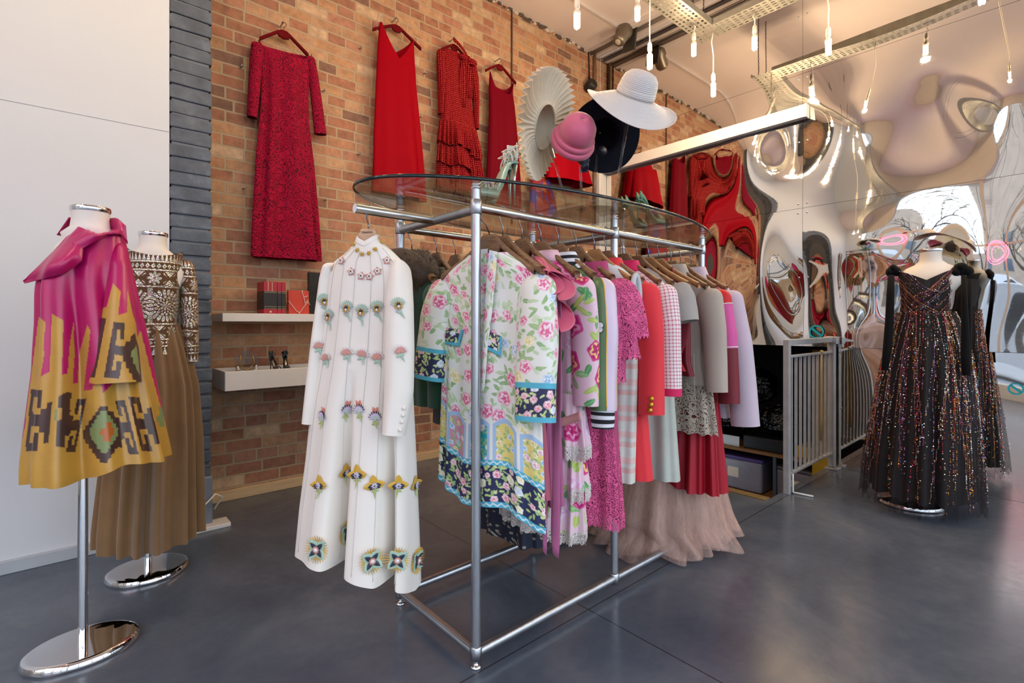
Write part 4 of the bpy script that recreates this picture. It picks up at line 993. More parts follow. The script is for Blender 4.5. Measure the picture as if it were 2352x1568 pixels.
def flower(kind):
    g = G()
    if kind == 'star': ring_petals(g, (0, 0), 6, .0095, .0032, 'yellow', .002); ring_petals(g, (0, 0), 5, .006, .002, 'yellow', .004, .4); dot(g, (0, 0), .002, 'yellow', .006)
    if kind == 'blossom': ring_petals(g, (0, 0), 5, .0165, .0085, 'pink', .001, .3); ring_petals(g, (0, 0), 5, .011, .0058, 'white', .004, .6); dot(g, (0, 0), .0042, 'yellow', .006); dot(g, (0, 0), .003, 'navy', .0075)
    if kind == 'fan':
        for i in range(9): petal(g, (0, .004), .15 + i * (PI - .3) / 8, .026, .007, 'green', .001)
        ring_petals(g, (0, 0), 12, .019, .004, 'lilac', .003); ring_petals(g, (0, 0), 12, .0155, .004, 'yellow', .005); ring_petals(g, (0, .002), 7, .010, .003, 'navy', .007); petal(g, (0, 0), -PI / 2, .010, .005, 'white', .009)
        petal(g, (.002, -.016), -1.2, .034, .004, 'green', .001); petal(g, (.004, -.022), 2.9, .016, .006, 'green', .002)
    if kind == 'carnation':
        for i in range(9): petal(g, (0, 0), .05 + i * (PI - .1) / 8, .026, .0055, 'white', .003, .8)
        for i in range(7): petal(g, (0, -.002), .25 + i * (PI - .5) / 6, .021, .0055, 'pink', .006, .7)
        petal(g, (0, -.002), -1.2, .034, .0042, 'green', .002); petal(g, (0, -.004), -2.2, .02, .007, 'green', .003); petal(g, (0, -.004), -.6, .015, .006, 'green', .003)
    if kind == 'thistle':
        for a in (1.25, 1.9): petal(g, (0, .012), a, .024, .008, 'coral', .001)
        for i in range(8): petal(g, (0, 0), .1 + i * (PI - .2) / 7, .023, .004, 'navy', .003, .7)
        for i in range(9): petal(g, (0, -.002), -.15 + i * (PI + .3) / 8, .020, .0042, 'lilac', .005, .7)
        petal(g, (0, .004), -PI / 2, .017, .008, 'green', .008); petal(g, (0, -.014), -1.3, .026, .004, 'lime', .002); petal(g, (0, -.016), -2.4, .014, .006, 'lime', .002); petal(g, (0, -.016), -.5, .014, .006, 'lime', .002)
    if kind == 'orchid':
        for a in (PI / 2, .05, PI - .05): petal(g, (0, .0), a, .036, .0135, 'yellow', .002, .75)
        for a in (-.05, PI + .05): petal(g, (0, 0), a, .022, .007, 'navy', .005, .75); petal(g, (0, 0), a - .5 * math.cos(a), .020, .006, 'navy', .005, .75)
        ring_petals(g, (0, 0), 8, .012, .004, 'lilac', .007); dot(g, (0, 0), .004, 'green', .010); dot(g, (0, 0), .0022, 'navy', .012)
        petal(g, (0, -.008), -1.75, .036, .004, 'lime', .002); petal(g, (0, -.012), -.7, .016, .005, 'lime', .003); petal(g, (0, -.012), -2.6, .014, .005, 'lime', .003)
    if kind == 'quatrefoil':
        ring_petals(g, (0, 0), 28, .044, .0035, 'yellow', .001); ring_petals(g, (0, 0), 4, .040, .016, 'green', .004, PI / 4 - .0, tip=.8); ring_petals(g, (0, 0), 4, .030, .0075, 'navy', .008, PI / 4, tip=.8)
        ring_petals(g, (0, 0), 12, .013, .004, 'pink', .011); dot(g, (0, 0), .007, 'white', .013)
    g2 = mesh_of('flower_' + kind, g, LM); return g2
FM = {k: flower(k) for k in ('star', 'blossom', 'fan', 'carnation', 'thistle', 'orchid', 'quatrefoil')}
PL = [('star', 1, ((814, 562), (822, 575), (833, 584), (848, 582), (862, 573), (877, 559), (887, 560))),
      ('blossom', .95, ((786, 600), (808, 624), (831, 634), (850, 635), (868, 623), (889, 599))),
      ('fan', 1, ((743, 692), (757, 728), (798, 709), (831, 717), (867, 709), (915, 702))),
      ('carnation', 1, ((731, 796), (751, 824), (798, 812), (833, 815), (867, 822), (919, 808))),
      ('thistle', 1, ((742, 958), (795, 942), (826, 942), (862, 958))),
      ('orchid', 1, ((735, 1114), (793, 1084), (822, 1090), (860, 1114), (914, 1114), (953, 1113))),
      ('quatrefoil', 1, ((730, 1260), (794, 1220), (854, 1286), (913, 1284), (955, 1286)))]
Mi = (Matrix.Translation(WLOC) @ Matrix.Rotation(WRZ, 4, 'Z')).inverted()
rs = random.Random(3)
for kind, sc, pts in PL:
    for (x, y) in pts:
        p_, n_ = hit(bvW, x, y)
        if p_ is None: continue
        n2 = n_.copy(); up = Vector((0, 0, 1)); up = (up - n2 * up.dot(n2)).normalized(); rt = up.cross(n2)
        R = Matrix((rt, up, n2)).transposed() @ Matrix.Rotation(rs.uniform(-.2, .2), 3, 'Z')
        fo = bpy.data.objects.new('flower_applique', FM[kind]); COL.objects.link(fo); fo.parent = wt
        fo.matrix_local = Mi @ (Matrix.Translation(p_ + n_ * .002) @ R.to_4x4() @ Matrix.Scale(sc, 4))
# ---------------------------------------------------------------- painted and woven cloths
def stamp_floral(UV, seed, bg, n_flower=60, size=.035, vmin=None, vmax=None, pal=None, leaf=None, dens=1.6, extra=None):
    """scatter painted roses and leaves over cloth coordinates (metres)"""
    rs = np.random.RandomState(seed); u, v = UV[..., 0].ravel(), UV[..., 1].ravel(); col = np.tile(np.array(bg), (len(u), 1)).astype(float)
    u0, u1, v0, v1 = u.min(), u.max(), v.min() if vmin is None else vmin, v.max() if vmax is None else vmax
    base = ((v >= v0) & (v <= v1))
    pal = pal or [('#e86f9a', '#f6c3d2', '#fbe9ec'), ('#df5f8c', '#f3a9c0', '#fae3ea'), ('#9fc1e0', '#d3e1f0', '#eef3f8'), ('#ecd98c', '#f7efc8', '#fbf8e6')]
    leaf = leaf or ['#a3c486', '#c0d8a8', '#8fb87c', '#cfe0bc']
    def leafstamp(cx, cy, a, L, W, c):
        m = base & (np.abs(u - cx) < L) & (np.abs(v - cy) < L); i = np.where(m)[0]
        if len(i) == 0: return
        x = (u[i] - cx) * math.cos(a) + (v[i] - cy) * math.sin(a); y = -(u[i] - cx) * math.sin(a) + (v[i] - cy) * math.cos(a)
        t_ = x / L; w = W * np.sqrt(np.clip(t_ * (1 - t_) * 4, 0, 1)) * (1 - .35 * t_); k = (t_ > 0) & (t_ < 1) & (np.abs(y) < w); col[i[k]] = lin(c)
        k2 = k & (np.abs(y) < W * .12); col[i[k2]] = np.array(lin(c)) * .8 + .2
    A = (u1 - u0) * (v1 - v0); pts = []
    for _ in range(int(A / size ** 2 * dens * 3)):
        p_ = (rs.uniform(u0, u1), rs.uniform(v0, v1))
        if all((p_[0] - q[0]) ** 2 + (p_[1] - q[1]) ** 2 > (size * 1.15) ** 2 for q in pts[-400:]): pts.append(p_)
    for (cx, cy) in pts:
        for _ in range(5):
            a = rs.uniform(0, 2 * PI); r = size * rs.uniform(.5, 1.0); leafstamp(cx + r * math.cos(a), cy + r * math.sin(a), a + rs.uniform(-1, 1), size * rs.uniform(.5, .9), size * rs.uniform(.13, .22), leaf[rs.randint(len(leaf))])
    for (cx, cy) in pts:
        if rs.rand() < .38: continue
        c = pal[rs.choice(len(pal), p=[.42, .3] + [.28 / (len(pal) - 2)] * (len(pal) - 2))] if len(pal) > 2 else pal[rs.randint(len(pal))]; R = size * rs.uniform(.4, .72); ph = rs.uniform(0, 6)
        i = np.where(base & (np.abs(u - cx) < R * 1.3) & (np.abs(v - cy) < R * 1.3))[0]
        if len(i) == 0: continue
        dx, dy = u[i] - cx, v[i] - cy; r = np.hypot(dx, dy) / R; a = np.arctan2(dy, dx); e = 1 - .16 * np.abs(np.sin(2.5 * a + ph)); k = r < e
        sp = np.sin(9 * r - 1.0 * a + ph + 1.3 * np.sin(5 * a)); q = np.where(sp > .35, 0, np.where(sp > -.5, 1, 2)); q = np.where(r < .22, 0, q); q = np.where(r > .82 * e, 1, q)
        cols = np.array([lin(x) for x in c]); col[i[k]] = cols[q[k]]
    return col
VC = lambda name, rough=.7, **k: mat(name, '#ffffff', rough, vcol=True, sheen=k.pop('sheen', .05), var=k.pop('var', .06), vs=6, bump=.06, bs=800, bd=.001, **k)
PRINT = VC('printed_silk', .55)
def checks(name, bgc, fg, per=.012, w=.28):
    t = NT(name); v = t.coord('UV'); s_ = t.node('ShaderNodeSeparateXYZ'); t.link(v, s_.inputs[0])
    f = lambda ax: t.math('LESS_THAN', t.math('FRACT', t.math('DIVIDE', s_.outputs[ax], per)), w)
    a, b = f('X'), f('Y'); m = t.math('ADD', t.math('MULTIPLY', t.math('ADD', a, b), .42), t.math('MULTIPLY', t.math('MULTIPLY', a, b), .16))
    t.link(t.mix(m, rgba(bgc), rgba(fg)), t.b.inputs['Base Color']); t.b.inputs['Roughness'].default_value = .8; t.bump(t.noise(v, 900, 2), .1, .001); return t.m
def bands(name, stops, per, rough=.75, w2=None, bump=True):
    t = NT(name); v = t.coord('UV'); s_ = t.node('ShaderNodeSeparateXYZ'); t.link(v, s_.inputs[0]); fr = t.math('FRACT', t.math('DIVIDE', s_.outputs['Y'], per))
    c = t.ramp(fr, stops, 'CONSTANT'); c = t.mix(1, c, t.ramp(t.noise(v, 25, 4), [(.3, (.92,) * 3), (.7, (1.03,) * 3)]), 'MULTIPLY')
    t.link(c, t.b.inputs['Base Color']); t.b.inputs['Roughness'].default_value = rough; t.bump(t.noise(v, 800, 2), .08, .001); return t.m
def lace(name, c, hole, scale=70, thr=.42, alpha=True, rel=.9):
    """corded lace: petals and net with see-through holes"""
    t = NT(name); v = t.coord('UV'); wob = t.node('ShaderNodeVectorMath', operation='ADD'); nz = t.node('ShaderNodeTexNoise'); nz.inputs['Scale'].default_value = 18
    t.link(v, nz.inputs['Vector']); sc_ = t.node('ShaderNodeVectorMath', operation='SCALE'); t.link(nz.outputs['Color'], sc_.inputs[0]); sc_.inputs['Scale'].default_value = .03; t.link(v, wob.inputs[0]); t.link(sc_.outputs[0], wob.inputs[1])
    a = t.voro(wob.outputs[0], scale, 'DISTANCE_TO_EDGE'); b = t.voro(wob.outputs[0], scale * .42, 'F1'); r_ = t.math('SINE', t.math('MULTIPLY', b.outputs['Distance'], 26))
    cord = t.math('MAXIMUM', t.math('LESS_THAN', a.outputs['Distance'], .09), t.math('GREATER_THAN', r_, .1))
    n = t.noise(v, 9, 2); solidm = t.math('GREATER_THAN', n, thr); m = t.math('MAXIMUM', cord, t.math('MULTIPLY', solidm, t.math('GREATER_THAN', r_, -.45)))
    t.link(t.mix(m, rgba(hole), rgba(c)), t.b.inputs['Base Color']); t.b.inputs['Roughness'].default_value = .7; t.b.inputs['Sheen Weight'].default_value = .04
    t.bump(t.math('ADD', m, t.math('MULTIPLY', r_, .3)), rel, .003)
    if alpha:
        t.link(t.math('MAXIMUM', m, .12), t.b.inputs['Alpha'])
    return t.m
# ---------------------------------------------------------------- back rail, seen between and below the near clothes
BACK = []
def back(px, name, lab, cat, M, hem, wood=WOOD, **k):
    hanger(px, 'walnut hanger on the far rail holding the ' + lab.split(' on ')[0].split(' hanging')[0].lower()[:60], wood, Y=YR, group='wooden hangers along the far rail')
    o, g, fr = garment(px, name, lab, cat, M, hem, Y=YR, **k); return o, g, fr
GREENW = cloth('bottle_green_wool', '#17462f', .85, .4, var=.12)
o, g, fr = back(946, 'green_coat', 'green coat with a brown fur collar on the far rail', 'coat', GREENW, .86, sw=.20, d=.06, seed=3)
arm(o, GREENW, 1, -.74, lab=None, ra=(.07, .065, .055), rb=(.055, .05, .045)); arm(o, GREENW, -1, -.74, ra=(.07, .065, .055), rb=(.055, .05, .045))
FURB = mat('brown_fur', '#4a3626', .7, sheen=.1, var=.5, vs=40, stretch=(1, 1, 1)); FURT = mat('fur_tips', '#8d7a62', .6, var=.3)
rs = random.Random(6); g = G(); cpts = []
for i in range(70):
    q = -.5 + i / 69 * (PI + 1.0); cpts.append(Vector((.125 * math.cos(q), .05 * math.sin(q) - .02, -.165 - .03 * math.cos(2 * q))))
for i in range(-20, 21): cpts.append(Vector((.006 * i, -.075, -.17 - .0035 * (20 - abs(i)))))
for s_ in (-1, 1):
    for i in range(14): cpts.append(Vector((s_ * (.10 - .003 * i), -.07, -.2 - .012 * i)))
fc_ = part('fur_collar', G().tube([(.12 * math.cos(q), .04 * math.sin(q) - .02, -.175 - .03 * math.cos(2 * q)) for q in np.linspace(0, 2 * PI, 40, endpoint=False)], .062, 14, closed=True), FURB, o)
hg = G()
for i in range(7000):
    c = rs.choice(cpts); d = Vector((rs.gauss(0, 1), rs.gauss(0, 1), rs.gauss(0, 1))).normalized(); b = c + d * .05; e = b + d * rs.uniform(.02, .042) + Vector((0, 0, -.012)); w = d.orthogonal().normalized() * .0011
    hg.add([b - w, b + w, e], [(0, 1, 2)], 1 if rs.random() < .05 else 0)
hf = part('fur', hg, [FURB, FURT], fc_, smooth=False); hf['kind'] = 'stuff'
TAUPE = cloth('taupe_cotton', '#8f8470', .8, .2)
o, g, fr = back(1003, 'taupe_blouse', 'taupe blouse hanging on the far rail behind the floral robe', 'blouse', TAUPE, .98, sw=.20, d=.04, seed=4); arm(o, TAUPE, -1, -.72, ra=(.06, .06, .07)); arm(o, TAUPE, 1, -.62)
CORALB = cloth('red_orange_crepe', '#cc2a18', .7, .2)
o, g, fr = back(1046, 'grey_dress', 'slate grey dress hanging on the far rail behind the floral robe', 'dress', cloth('slate_crepe', '#5d5a5e', .8), .72, sw=.19, d=.035, seed=5)
o, g, fr = back(1120, 'coral_dress', 'orange-red dress hanging on the far rail, seen over the walnut hangers', 'dress', CORALB, .6, sw=.20, d=.04, seed=6); arm(o, CORALB, 1, -.6)
NAVYF = VC('navy_ditsy')
def ditsy(g, bg='#1b2136', fl='#b9b49a', sc=110):
    rs = np.random.RandomState(2); u = g.UV[..., 0].ravel() * sc; v = g.UV[..., 1].ravel() * sc; h = np.sin(u * .9 + 2 * np.sin(v * .7)) * np.sin(v * 1.1 + 2 * np.sin(u * .5)); col = np.tile(lin(bg), (len(u), 1)); col[h > .62] = lin(fl); col[h > .9] = lin('#8c5a50'); return col
o, g, fr = back(1178, 'navy_floral_dress', 'long navy ditsy floral dress on the far rail, hem near the base rail', 'dress', None, .13, sw=.19, d=.05, hd=.10, hw=.23, amp=.022, seed=7, n=260, m=260); g.col = ditsy(g); part('body', g, NAVYF, o)
o, g, fr = back(1262, 'white_blouse', 'off-white blouse on the far rail behind the pink gown', 'blouse', cloth('offwhite_cotton', '#e3dcd6', .8), .75, sw=.20, seed=8)
REDC = cloth('deep_red_crepe', '#a30518', .65, 0); DRED = cloth('wine_crepe', '#74041c', .6, .05)
o, g, fr = back(1335, 'red_jacket', 'deep red jacket on the far rail seen above the lace dress', 'jacket', REDC, .7, sw=.21, d=.045, seed=9); arm(o, REDC, 1, -.62)
SAGE = cloth('sage_linen', '#c3c8b4', .85, .15, var=.1, vs=4)
o, g, fr = back(1388, 'sage_dress', 'sage linen dress on the far rail, hem beside the centre post', 'dress', SAGE, .30, sw=.19, d=.045, hd=.07, amp=.012, seed=10)
o, g, fr = back(1418, 'red_blouse', 'dark red blouse on the far rail behind the coral suit', 'blouse', DRED, .8, sw=.20, seed=11); arm(o, DRED, 1, -.55)
# ---------------------------------------------------------------- the near rail, left to right
HL = ['walnut hanger of the floral robe at the near end of the rail', 'dark walnut hanger with a bare arm end beside the floral robe', 'walnut hanger of the pink ruffled gown', 'walnut hanger of the pale floral tiered dress', 'walnut hanger of the green bomber jacket', 'walnut hanger of the pink lace dress', 'light beech hanger of the striped vest dress', 'walnut hanger of the coral suit', 'walnut hanger of the gingham jacket', 'walnut hanger of the sage shift dress', 'light beech hanger of the dark red drape top', 'light beech hanger of the wine halter top', 'walnut hanger of the beige coat', 'walnut hanger of the colour-block dress', 'walnut hanger of the lilac coat at the far end']
HX = [1108, 1155, 1199, 1242, 1282, 1323, 1365, 1391, 1431, 1462, 1489, 1513, 1541, 1563, 1587]
for i, (hx, hl) in enumerate(zip(HX, HL)): hanger(hx, hl, LIGHTW if 'beech' in hl else WOOD, tilt=.26 if i == 0 else 0, yo=.045 if i == 0 else 0, half=.225 if i in (1, 10, 11) else .205)
# floral robe
o, g, fr = garment(HX[0], 'floral_robe', 'pastel floral silk robe with navy floral borders at the near end of the rail', 'robe', None, .52, sw=.215, neck=.085, d=.034, bw=.215, hw=.235, hd=.040, y0=.040, tilt=.26, V=.0, amp=.012, ks=(5, 9, 14), seed=2, n=560, m=430, zbot=lambda c, s: .035 - .04 * c + .02 * math.sin(4 * c))
def robe_paint(UV, zh, seed):
    col = stamp_floral(UV, seed, lin('#edeee6'), size=.040, vmin=zh + .30, dens=2.6); u, v = UV[..., 0].ravel(), UV[..., 1].ravel(); f = v - zh
    NV, BL, LB, TE, YE, PK = (np.array(lin(c)) for c in ('#232a52', '#4fb4cf', '#a9c6e4', '#22a8ab', '#ecd780', '#dd8fb4'))
    per = .105; a = ((u / per) % 1 - .5) * per; idx = np.floor(u / per).astype(int) % 4; h = .30 - np.abs(a) ** 1.6 * 3.2
    arch = (f > .155) & (f < h + .012) & (np.abs(a) < .047); inner = (np.abs(a) < .036) & (f > .165) & (f < h - .005)
    col[arch] = LB; C4 = np.array([YE, PK, TE, YE])[idx]; col[inner] = C4[inner]
    nav = (f < .155) & (f > .018)
    dk = stamp_floral(UV, seed + 7, NV, size=.026, vmax=zh + .32, dens=2.6, pal=[('#ee8fa6', '#f8d7dc', '#fdf3f0'), ('#e87a96', '#f6c6cf', '#fbeef0'), ('#c9d6ea', '#e9eff6', '#f5f7fa'), ('#f3e9b8', '#faf5da', '#fdfbee')], leaf=['#b9d07a', '#d3e09a', '#9fc07a'])
    col[nav] = dk[nav]
    fl = stamp_floral(UV, seed + 3, (9., 9., 9.), size=.022, vmax=zh + .32, dens=1.4, pal=[('#6d9fd0', '#d8e8f4', '#f6fafc'), ('#f0b8c6', '#fbe7ea', '#fff6f6'), ('#fff', '#fff', '#fff')] if 0 else [('#6d9fd0', '#d8e8f4', '#f6fafc'), ('#e8a0b4', '#fbe7ea', '#fff6f6'), ('#d8c070', '#f2e6b0', '#fbf6dc')], leaf=['#a8c47a', '#8fb878'])
    k = inner & (fl[:, 0] < 5); col[k] = fl[k]
    w = np.sin(u * 260) * .002
    for lo, hi in ((.0, .020), (.145, .165)):
        b = (f >= lo - .05 * (lo == 0)) & (f < hi); col[b] = BL; col[b & (np.abs(f - (lo + hi) / 2 + w * 2) < .003)] = lin('#d9eef2')
    return col
zh = np.broadcast_to(g.P[-1, :, 2][None], g.P.shape[:2]).ravel(); g.col = robe_paint(np.stack([g.UV[..., 0], g.UV[..., 1] - g.P[-1, :, 2][None]], -1), 0.0, 11)
part('robe_body', g, PRINT, o); Wr0 = local_of(g, o.location, -PI / 2 + .26)
for sd, ze, x1, yy in ((1, -.72, .235, (.04, .0, -.03)), (-1, -.62, .27, (.04, .03, .02))):
    gs = arm(o, None, sd, ze, x1=x1, ra=(.07, .075, .075, .072), rb=(.036, .042, .045, .045), y=yy, n=180, m=230, fold=.03, seed=4); L = gs.UV[..., 1]; U2 = np.stack([gs.UV[..., 0] + 3, L - L.min()], -1)
    col = stamp_floral(U2, 5, lin('#edeee6'), size=.040, dens=2.6); dk = stamp_floral(U2, 9, lin('#232a52'), size=.024, dens=2.6, pal=[('#ee8fa6', '#f8d7dc', '#fdf3f0'), ('#e87a96', '#f6c6cf', '#fbeef0'), ('#c9d6ea', '#e9eff6', '#f5f7fa')], leaf=['#b9d07a', '#d3e09a']); f = (L - L.min()).ravel()
    k = f < .115; col[k] = dk[k]; k = (f < .016) | ((f > .105) & (f < .122)); col[k] = lin('#55b6cf'); gs.col = col; part('sleeve', gs, PRINT, o)
bvR = bvh_of(Wr0)
def flap(L, R, lab, seed):
    d = drape(bvR, L, R, .012, .004, 30, 30); u = np.linspace(0, .11, 30); U2 = np.stack(np.meshgrid(u, u[::-1]), -1)
    c = stamp_floral(U2, seed, lin('#232a52'), size=.03, dens=2.5, pal=[('#ee8fa6', '#f8d7dc', '#fdf3f0'), ('#e87a96', '#f6c6cf', '#fbeef0'), ('#c9d6ea', '#e9eff6', '#f5f7fa')], leaf=['#b9d07a', '#d3e09a']).reshape(30, 30, 3); c[-6:] = lin('#55b6cf'); c[:, -4:] = lin('#55b6cf'); d.col = c.reshape(-1, 3); part('pocket_flap', d, PRINT, o, w=True, solid=.002, label=lab)
flap([(1018, 752), (1008, 788)], [(1064, 757), (1054, 795)], 'navy floral pocket flap', 3); flap([(1122, 762), (1106, 797)], [(1152, 772), (1150, 818)], 'navy floral pocket flap', 4)
lp = drape(bvR, [(1124, 574), (1118, 640), (1112, 720), (1108, 800), (1104, 900)], [(1142, 578), (1138, 640), (1130, 720), (1120, 800), (1112, 900)], .014, .006, 120, 24); nu, nv = 120, 24
U2 = np.stack(np.broadcast_arrays(np.linspace(0, .07, nv)[None], -np.linspace(0, .55, nu)[:, None]), -1); lp.col = stamp_floral(U2, 31, lin('#edeee6'), size=.04, dens=2.6); part('shawl_collar', lp, PRINT, o, w=True, solid=.002)
part('neck_label', G().box((-.01, .024, -.15), (.03, .002, .02)), cloth('label_satin', '#dfe3e8', .5), o, smooth=False)
# dusty rose dress
ROSE = cloth('dusty_rose_crepe', '#c8667c', .6, .1); MAUVE = cloth('mauve_jersey', '#b0608a', .7, .1, var=.1); PSAT = cloth('rose_satin', '#cc5a78', .32, .05, spec=.6)
o, g, fr = garment(HX[1], 'rose_dress', 'plain dusty rose dress squeezed between the floral robe and the ruffled gown', 'dress', ROSE, .60, sw=.185, d=.03, y0=.03, hw=.205, amp=.008, seed=12)
# ruffled gown
o, g, fr = garment(HX[2], 'ruffled_gown', 'mauve halter gown with a rose satin ruffle at the shoulder and long sash', 'dress', MAUVE, .56, sw=.16, neck=.06, d=.04, hw=.20, V=.12, amp=.014, ks=(9, 14, 20), seed=13, bw=.18)
Wg = local_of(g, o.location, -PI / 2); bvG = bvh_of(Wg)
def ruffle(px_pts, w, amp, turns, y0, M, nm='ruffle', lab=None):
    pts = poly_at(px_pts, np.linspace(0, 1, 90)); f2 = fr.off(y0); P = []
    for i, (x, y) in enumerate(pts):
        a, z = f2(x, y); u = i / 89; ph = turns * 2 * PI * u
        P.append([(a + w * v * .75 + amp * .3 * math.cos(ph) * v, y0 - amp * math.sin(ph) * v - .01 * v, z - w * v * (.55 + .15 * math.cos(ph))) for v in np.linspace(0, 1, 14)])
    gg = G(); gg.grid(np.array(P)); part(nm, gg, M, o, solid=.0025, label=lab)
ruffle([(1225, 588), (1247, 592), (1262, 610), (1268, 640), (1262, 680), (1266, 715)], .115, .040, 2.2, -.05, PSAT, lab='rose satin ruffle')
ruffle([(1228, 592), (1246, 600), (1256, 630), (1254, 670)], .08, .035, 1.6, -.07, PSAT, lab='rose satin ruffle')
for a, b, y, zb_, tw in ((.215, .252, -.055, 1236, 1), (.17, .186, -.05, 1243, 0), (.13, .18, -.035, 1150, 0)):
    zt_ = -.30; zz = fr(1255, zb_)[1]; P = []
    for i in range(30):
        u = i / 29; z = zt_ + (zz - zt_) * u; c = (a + b) / 2 + .006 * math.sin(u * 5); w = (b - a) / 2 * (1 if u < .92 else 1 - (u - .92) * 6); P.append([(c - w + 2 * w * v, y + .006 * math.sin(3 * v + 4 * u), z - (.02 * v if u > .9 else 0)) for v in np.linspace(0, 1, 6)])
    gg = G(); gg.grid(np.array(P)); part('sash', gg, MAUVE, o, solid=.002)
# pale floral tiered dress
def bigfloral(g, seed, bg='#ecc9d6', vs=.075):
    return stamp_floral(g.UV if isinstance(g, G) else g, seed, lin(bg), size=vs, dens=.55, pal=[('#c3126b', '#e0539a', '#f0a8c8'), ('#b81260', '#d83c88', '#f2d27a'), ('#e3b0cf', '#ecc9de', '#f3dbe8')], leaf=['#58a25e', '#b6cc66', '#8fbf78'])
PFL = VC('pale_floral_georgette', .6); LACEW = lace('ivory_lace', '#e6ddd6', '#c9b6b4', 150, .5, True, .6)
o, g, fr = garment(HX[3], 'floral_tiered_dress', 'pale pink floral georgette dress with lace-edged tiers and a satin waist sash', 'dress', None, .74, sw=.205, neck=.08, d=.045, hw=.20, amp=.010, seed=14, n=320, m=300); g.col = bigfloral(g, 4); part('bodice', g, PFL, o)
gs = arm(o, None, 1, fr.off(-.03)(1325, 930)[1], x1=.235, ra=(.07, .06, .055), rb=(.04, .035, .03), n=150, m=220); gs.col = bigfloral(gs, 6, vs=.07); part('sleeve', gs, PFL, o)
for k, (zt_, pb) in enumerate(((-.66, 1030), (-.80, 1128), (-.90, 1226))):
    zb_ = fr.off(-.05)(1300, pb)[1]; rws = [(zt_, -.18, .21, .045), (zb_, -.21, .235 - .012 * k, .075)]
    gt2 = gbody(rws, n=300, m=90, amp=((zt_, .003), (zb_, .020)), ks=(11, 17, 23), seed=20 + k, twist=.1); gt2.col = bigfloral(gt2, 8 + k, vs=.08); tr_ = part('tier', gt2, PFL, o)
    Pl = gt2.P[-1]; P = [[tuple(Pl[j] + np.array([0, 0, .012 - (.05 + .004 * math.sin(j * 1.7)) * v]) * 1.0) for j in range(300)] for v in (0, .35, .7, 1)]
    gg = G(); U = np.stack(np.broadcast_arrays(np.arange(300)[None] * .0035, np.array([0, -.02, -.04, -.06])[:, None]), -1); gg.grid(np.array(P), wrap=False, uv=U); part('lace_edging', gg, LACEW, tr_)
f2 = fr.off(-.075); a0_, z0_ = f2(1279, 962); a1_, z1_ = f2(1330, 945); P = [[(a0_ + (a1_ - a0_) * u, -.07 + .01 * math.sin(3 * u), z0_ + (z1_ - z0_) * u - .032 * v) for v in (0, .5, 1)] for u in np.linspace(0, 1, 10)]
gg = G(); gg.grid(np.array(P)); part('waist_sash', gg, cloth('peach_satin', '#eab3a8', .35), o, solid=.002)
cg = G(); Pn = g.P[0]; cg.grid(np.array([[tuple(Pn[j] * np.array([1 + .10 * k, 1 + .25 * k, 1]) + np.array([0, 0, .03 - .022 * k])) for j in range(320)] for k in range(3)]), wrap=True, uv=np.zeros((3, 320, 2))); cg.col = np.tile(lin('#ecc0cc'), (960, 1)); part('collar', cg, PFL, o, solid=.002)
# green bomber jacket
GSAT = cloth('green_satin', '#56784a', .33, .15, spec=.6, var=.15, vs=10); LSAT = cloth('lilac_satin', '#dcc9dd', .35, .15, spec=.55); RIB = bands('striped_rib', [(0, '#15171f'), (.27, '#e6e9ee'), (.52, '#15171f'), (.76, '#e6e9ee')], .052)
o, g, fr = garment(HX[4], 'bomber_jacket', 'green satin bomber jacket with lilac sleeve stripe and striped ribbed cuffs', 'jacket', GSAT, .93, sw=.20, neck=.085, d=.05, hw=.19, amp=.012, seed=15)
zc_ = fr.off(-.05)(1372, 940)[1]
gs = arm(o, None, 1, zc_, x1=.265, ra=(.075, .075, .06, .052), rb=(.05, .05, .048, .042), y=(0, -.03, -.05), n=64, m=120, fold=.035, seed=2); m_, n_ = gs.P.shape[:2]
th_ = np.arange(n_); gs.mi = [(1 if 26 <= (f % n_) < 39 else 0) for f in range((m_ - 1) * n_)]; Ws = local_of(gs, o.location, -PI / 2); part('sleeve', gs, [GSAT, LSAT], o, label='green sleeve with lilac stripe')
pg = G()
for k in (26, 39): pg.tube([Vector(gs.P[i, k]) for i in range(4, m_, 3)], .0022, 6)
part('piping', pg, cloth('yellow_piping', '#e2b23c', .6), o)
e = gs.P[-1].mean(0); cf = gsleeve([(e[0], e[1], e[2] + .008), (e[0] + .002, e[1] - .003, e[2] - .03), (e[0] + .004, e[1] - .004, e[2] - .062)], (.046, .046, .042), (.036, .036, .034), n=40, m=24, cap=0); part('cuff', cf, RIB, o, label='black and white striped rib cuff')
gs = arm(o, GSAT, -1, zc_ + .02, ra=(.07, .065, .055), rb=(.045, .04, .04))
Pn = g.P[0]; nn = len(Pn); cg = G(); U = np.stack(np.broadcast_arrays(np.arange(nn)[None] * .003, np.linspace(0, -.05, 6)[:, None]), -1)
cg.grid(np.array([[tuple(Pn[j] * np.array([1 + .07 * k, 1 + .12 * k, 1]) + np.array([0, 0, .032 - .011 * k])) for j in range(nn)] for k in range(6)]), wrap=True, uv=U); part('rib_collar', cg, RIB, o, label='black and white striped rib collar')
bvB = bvh_of(Ws, local_of(g, o.location, -PI / 2)); BWH = mat('patch_white', '#dfe3ea', .7); BBK = mat('patch_black', '#26252c', .7)
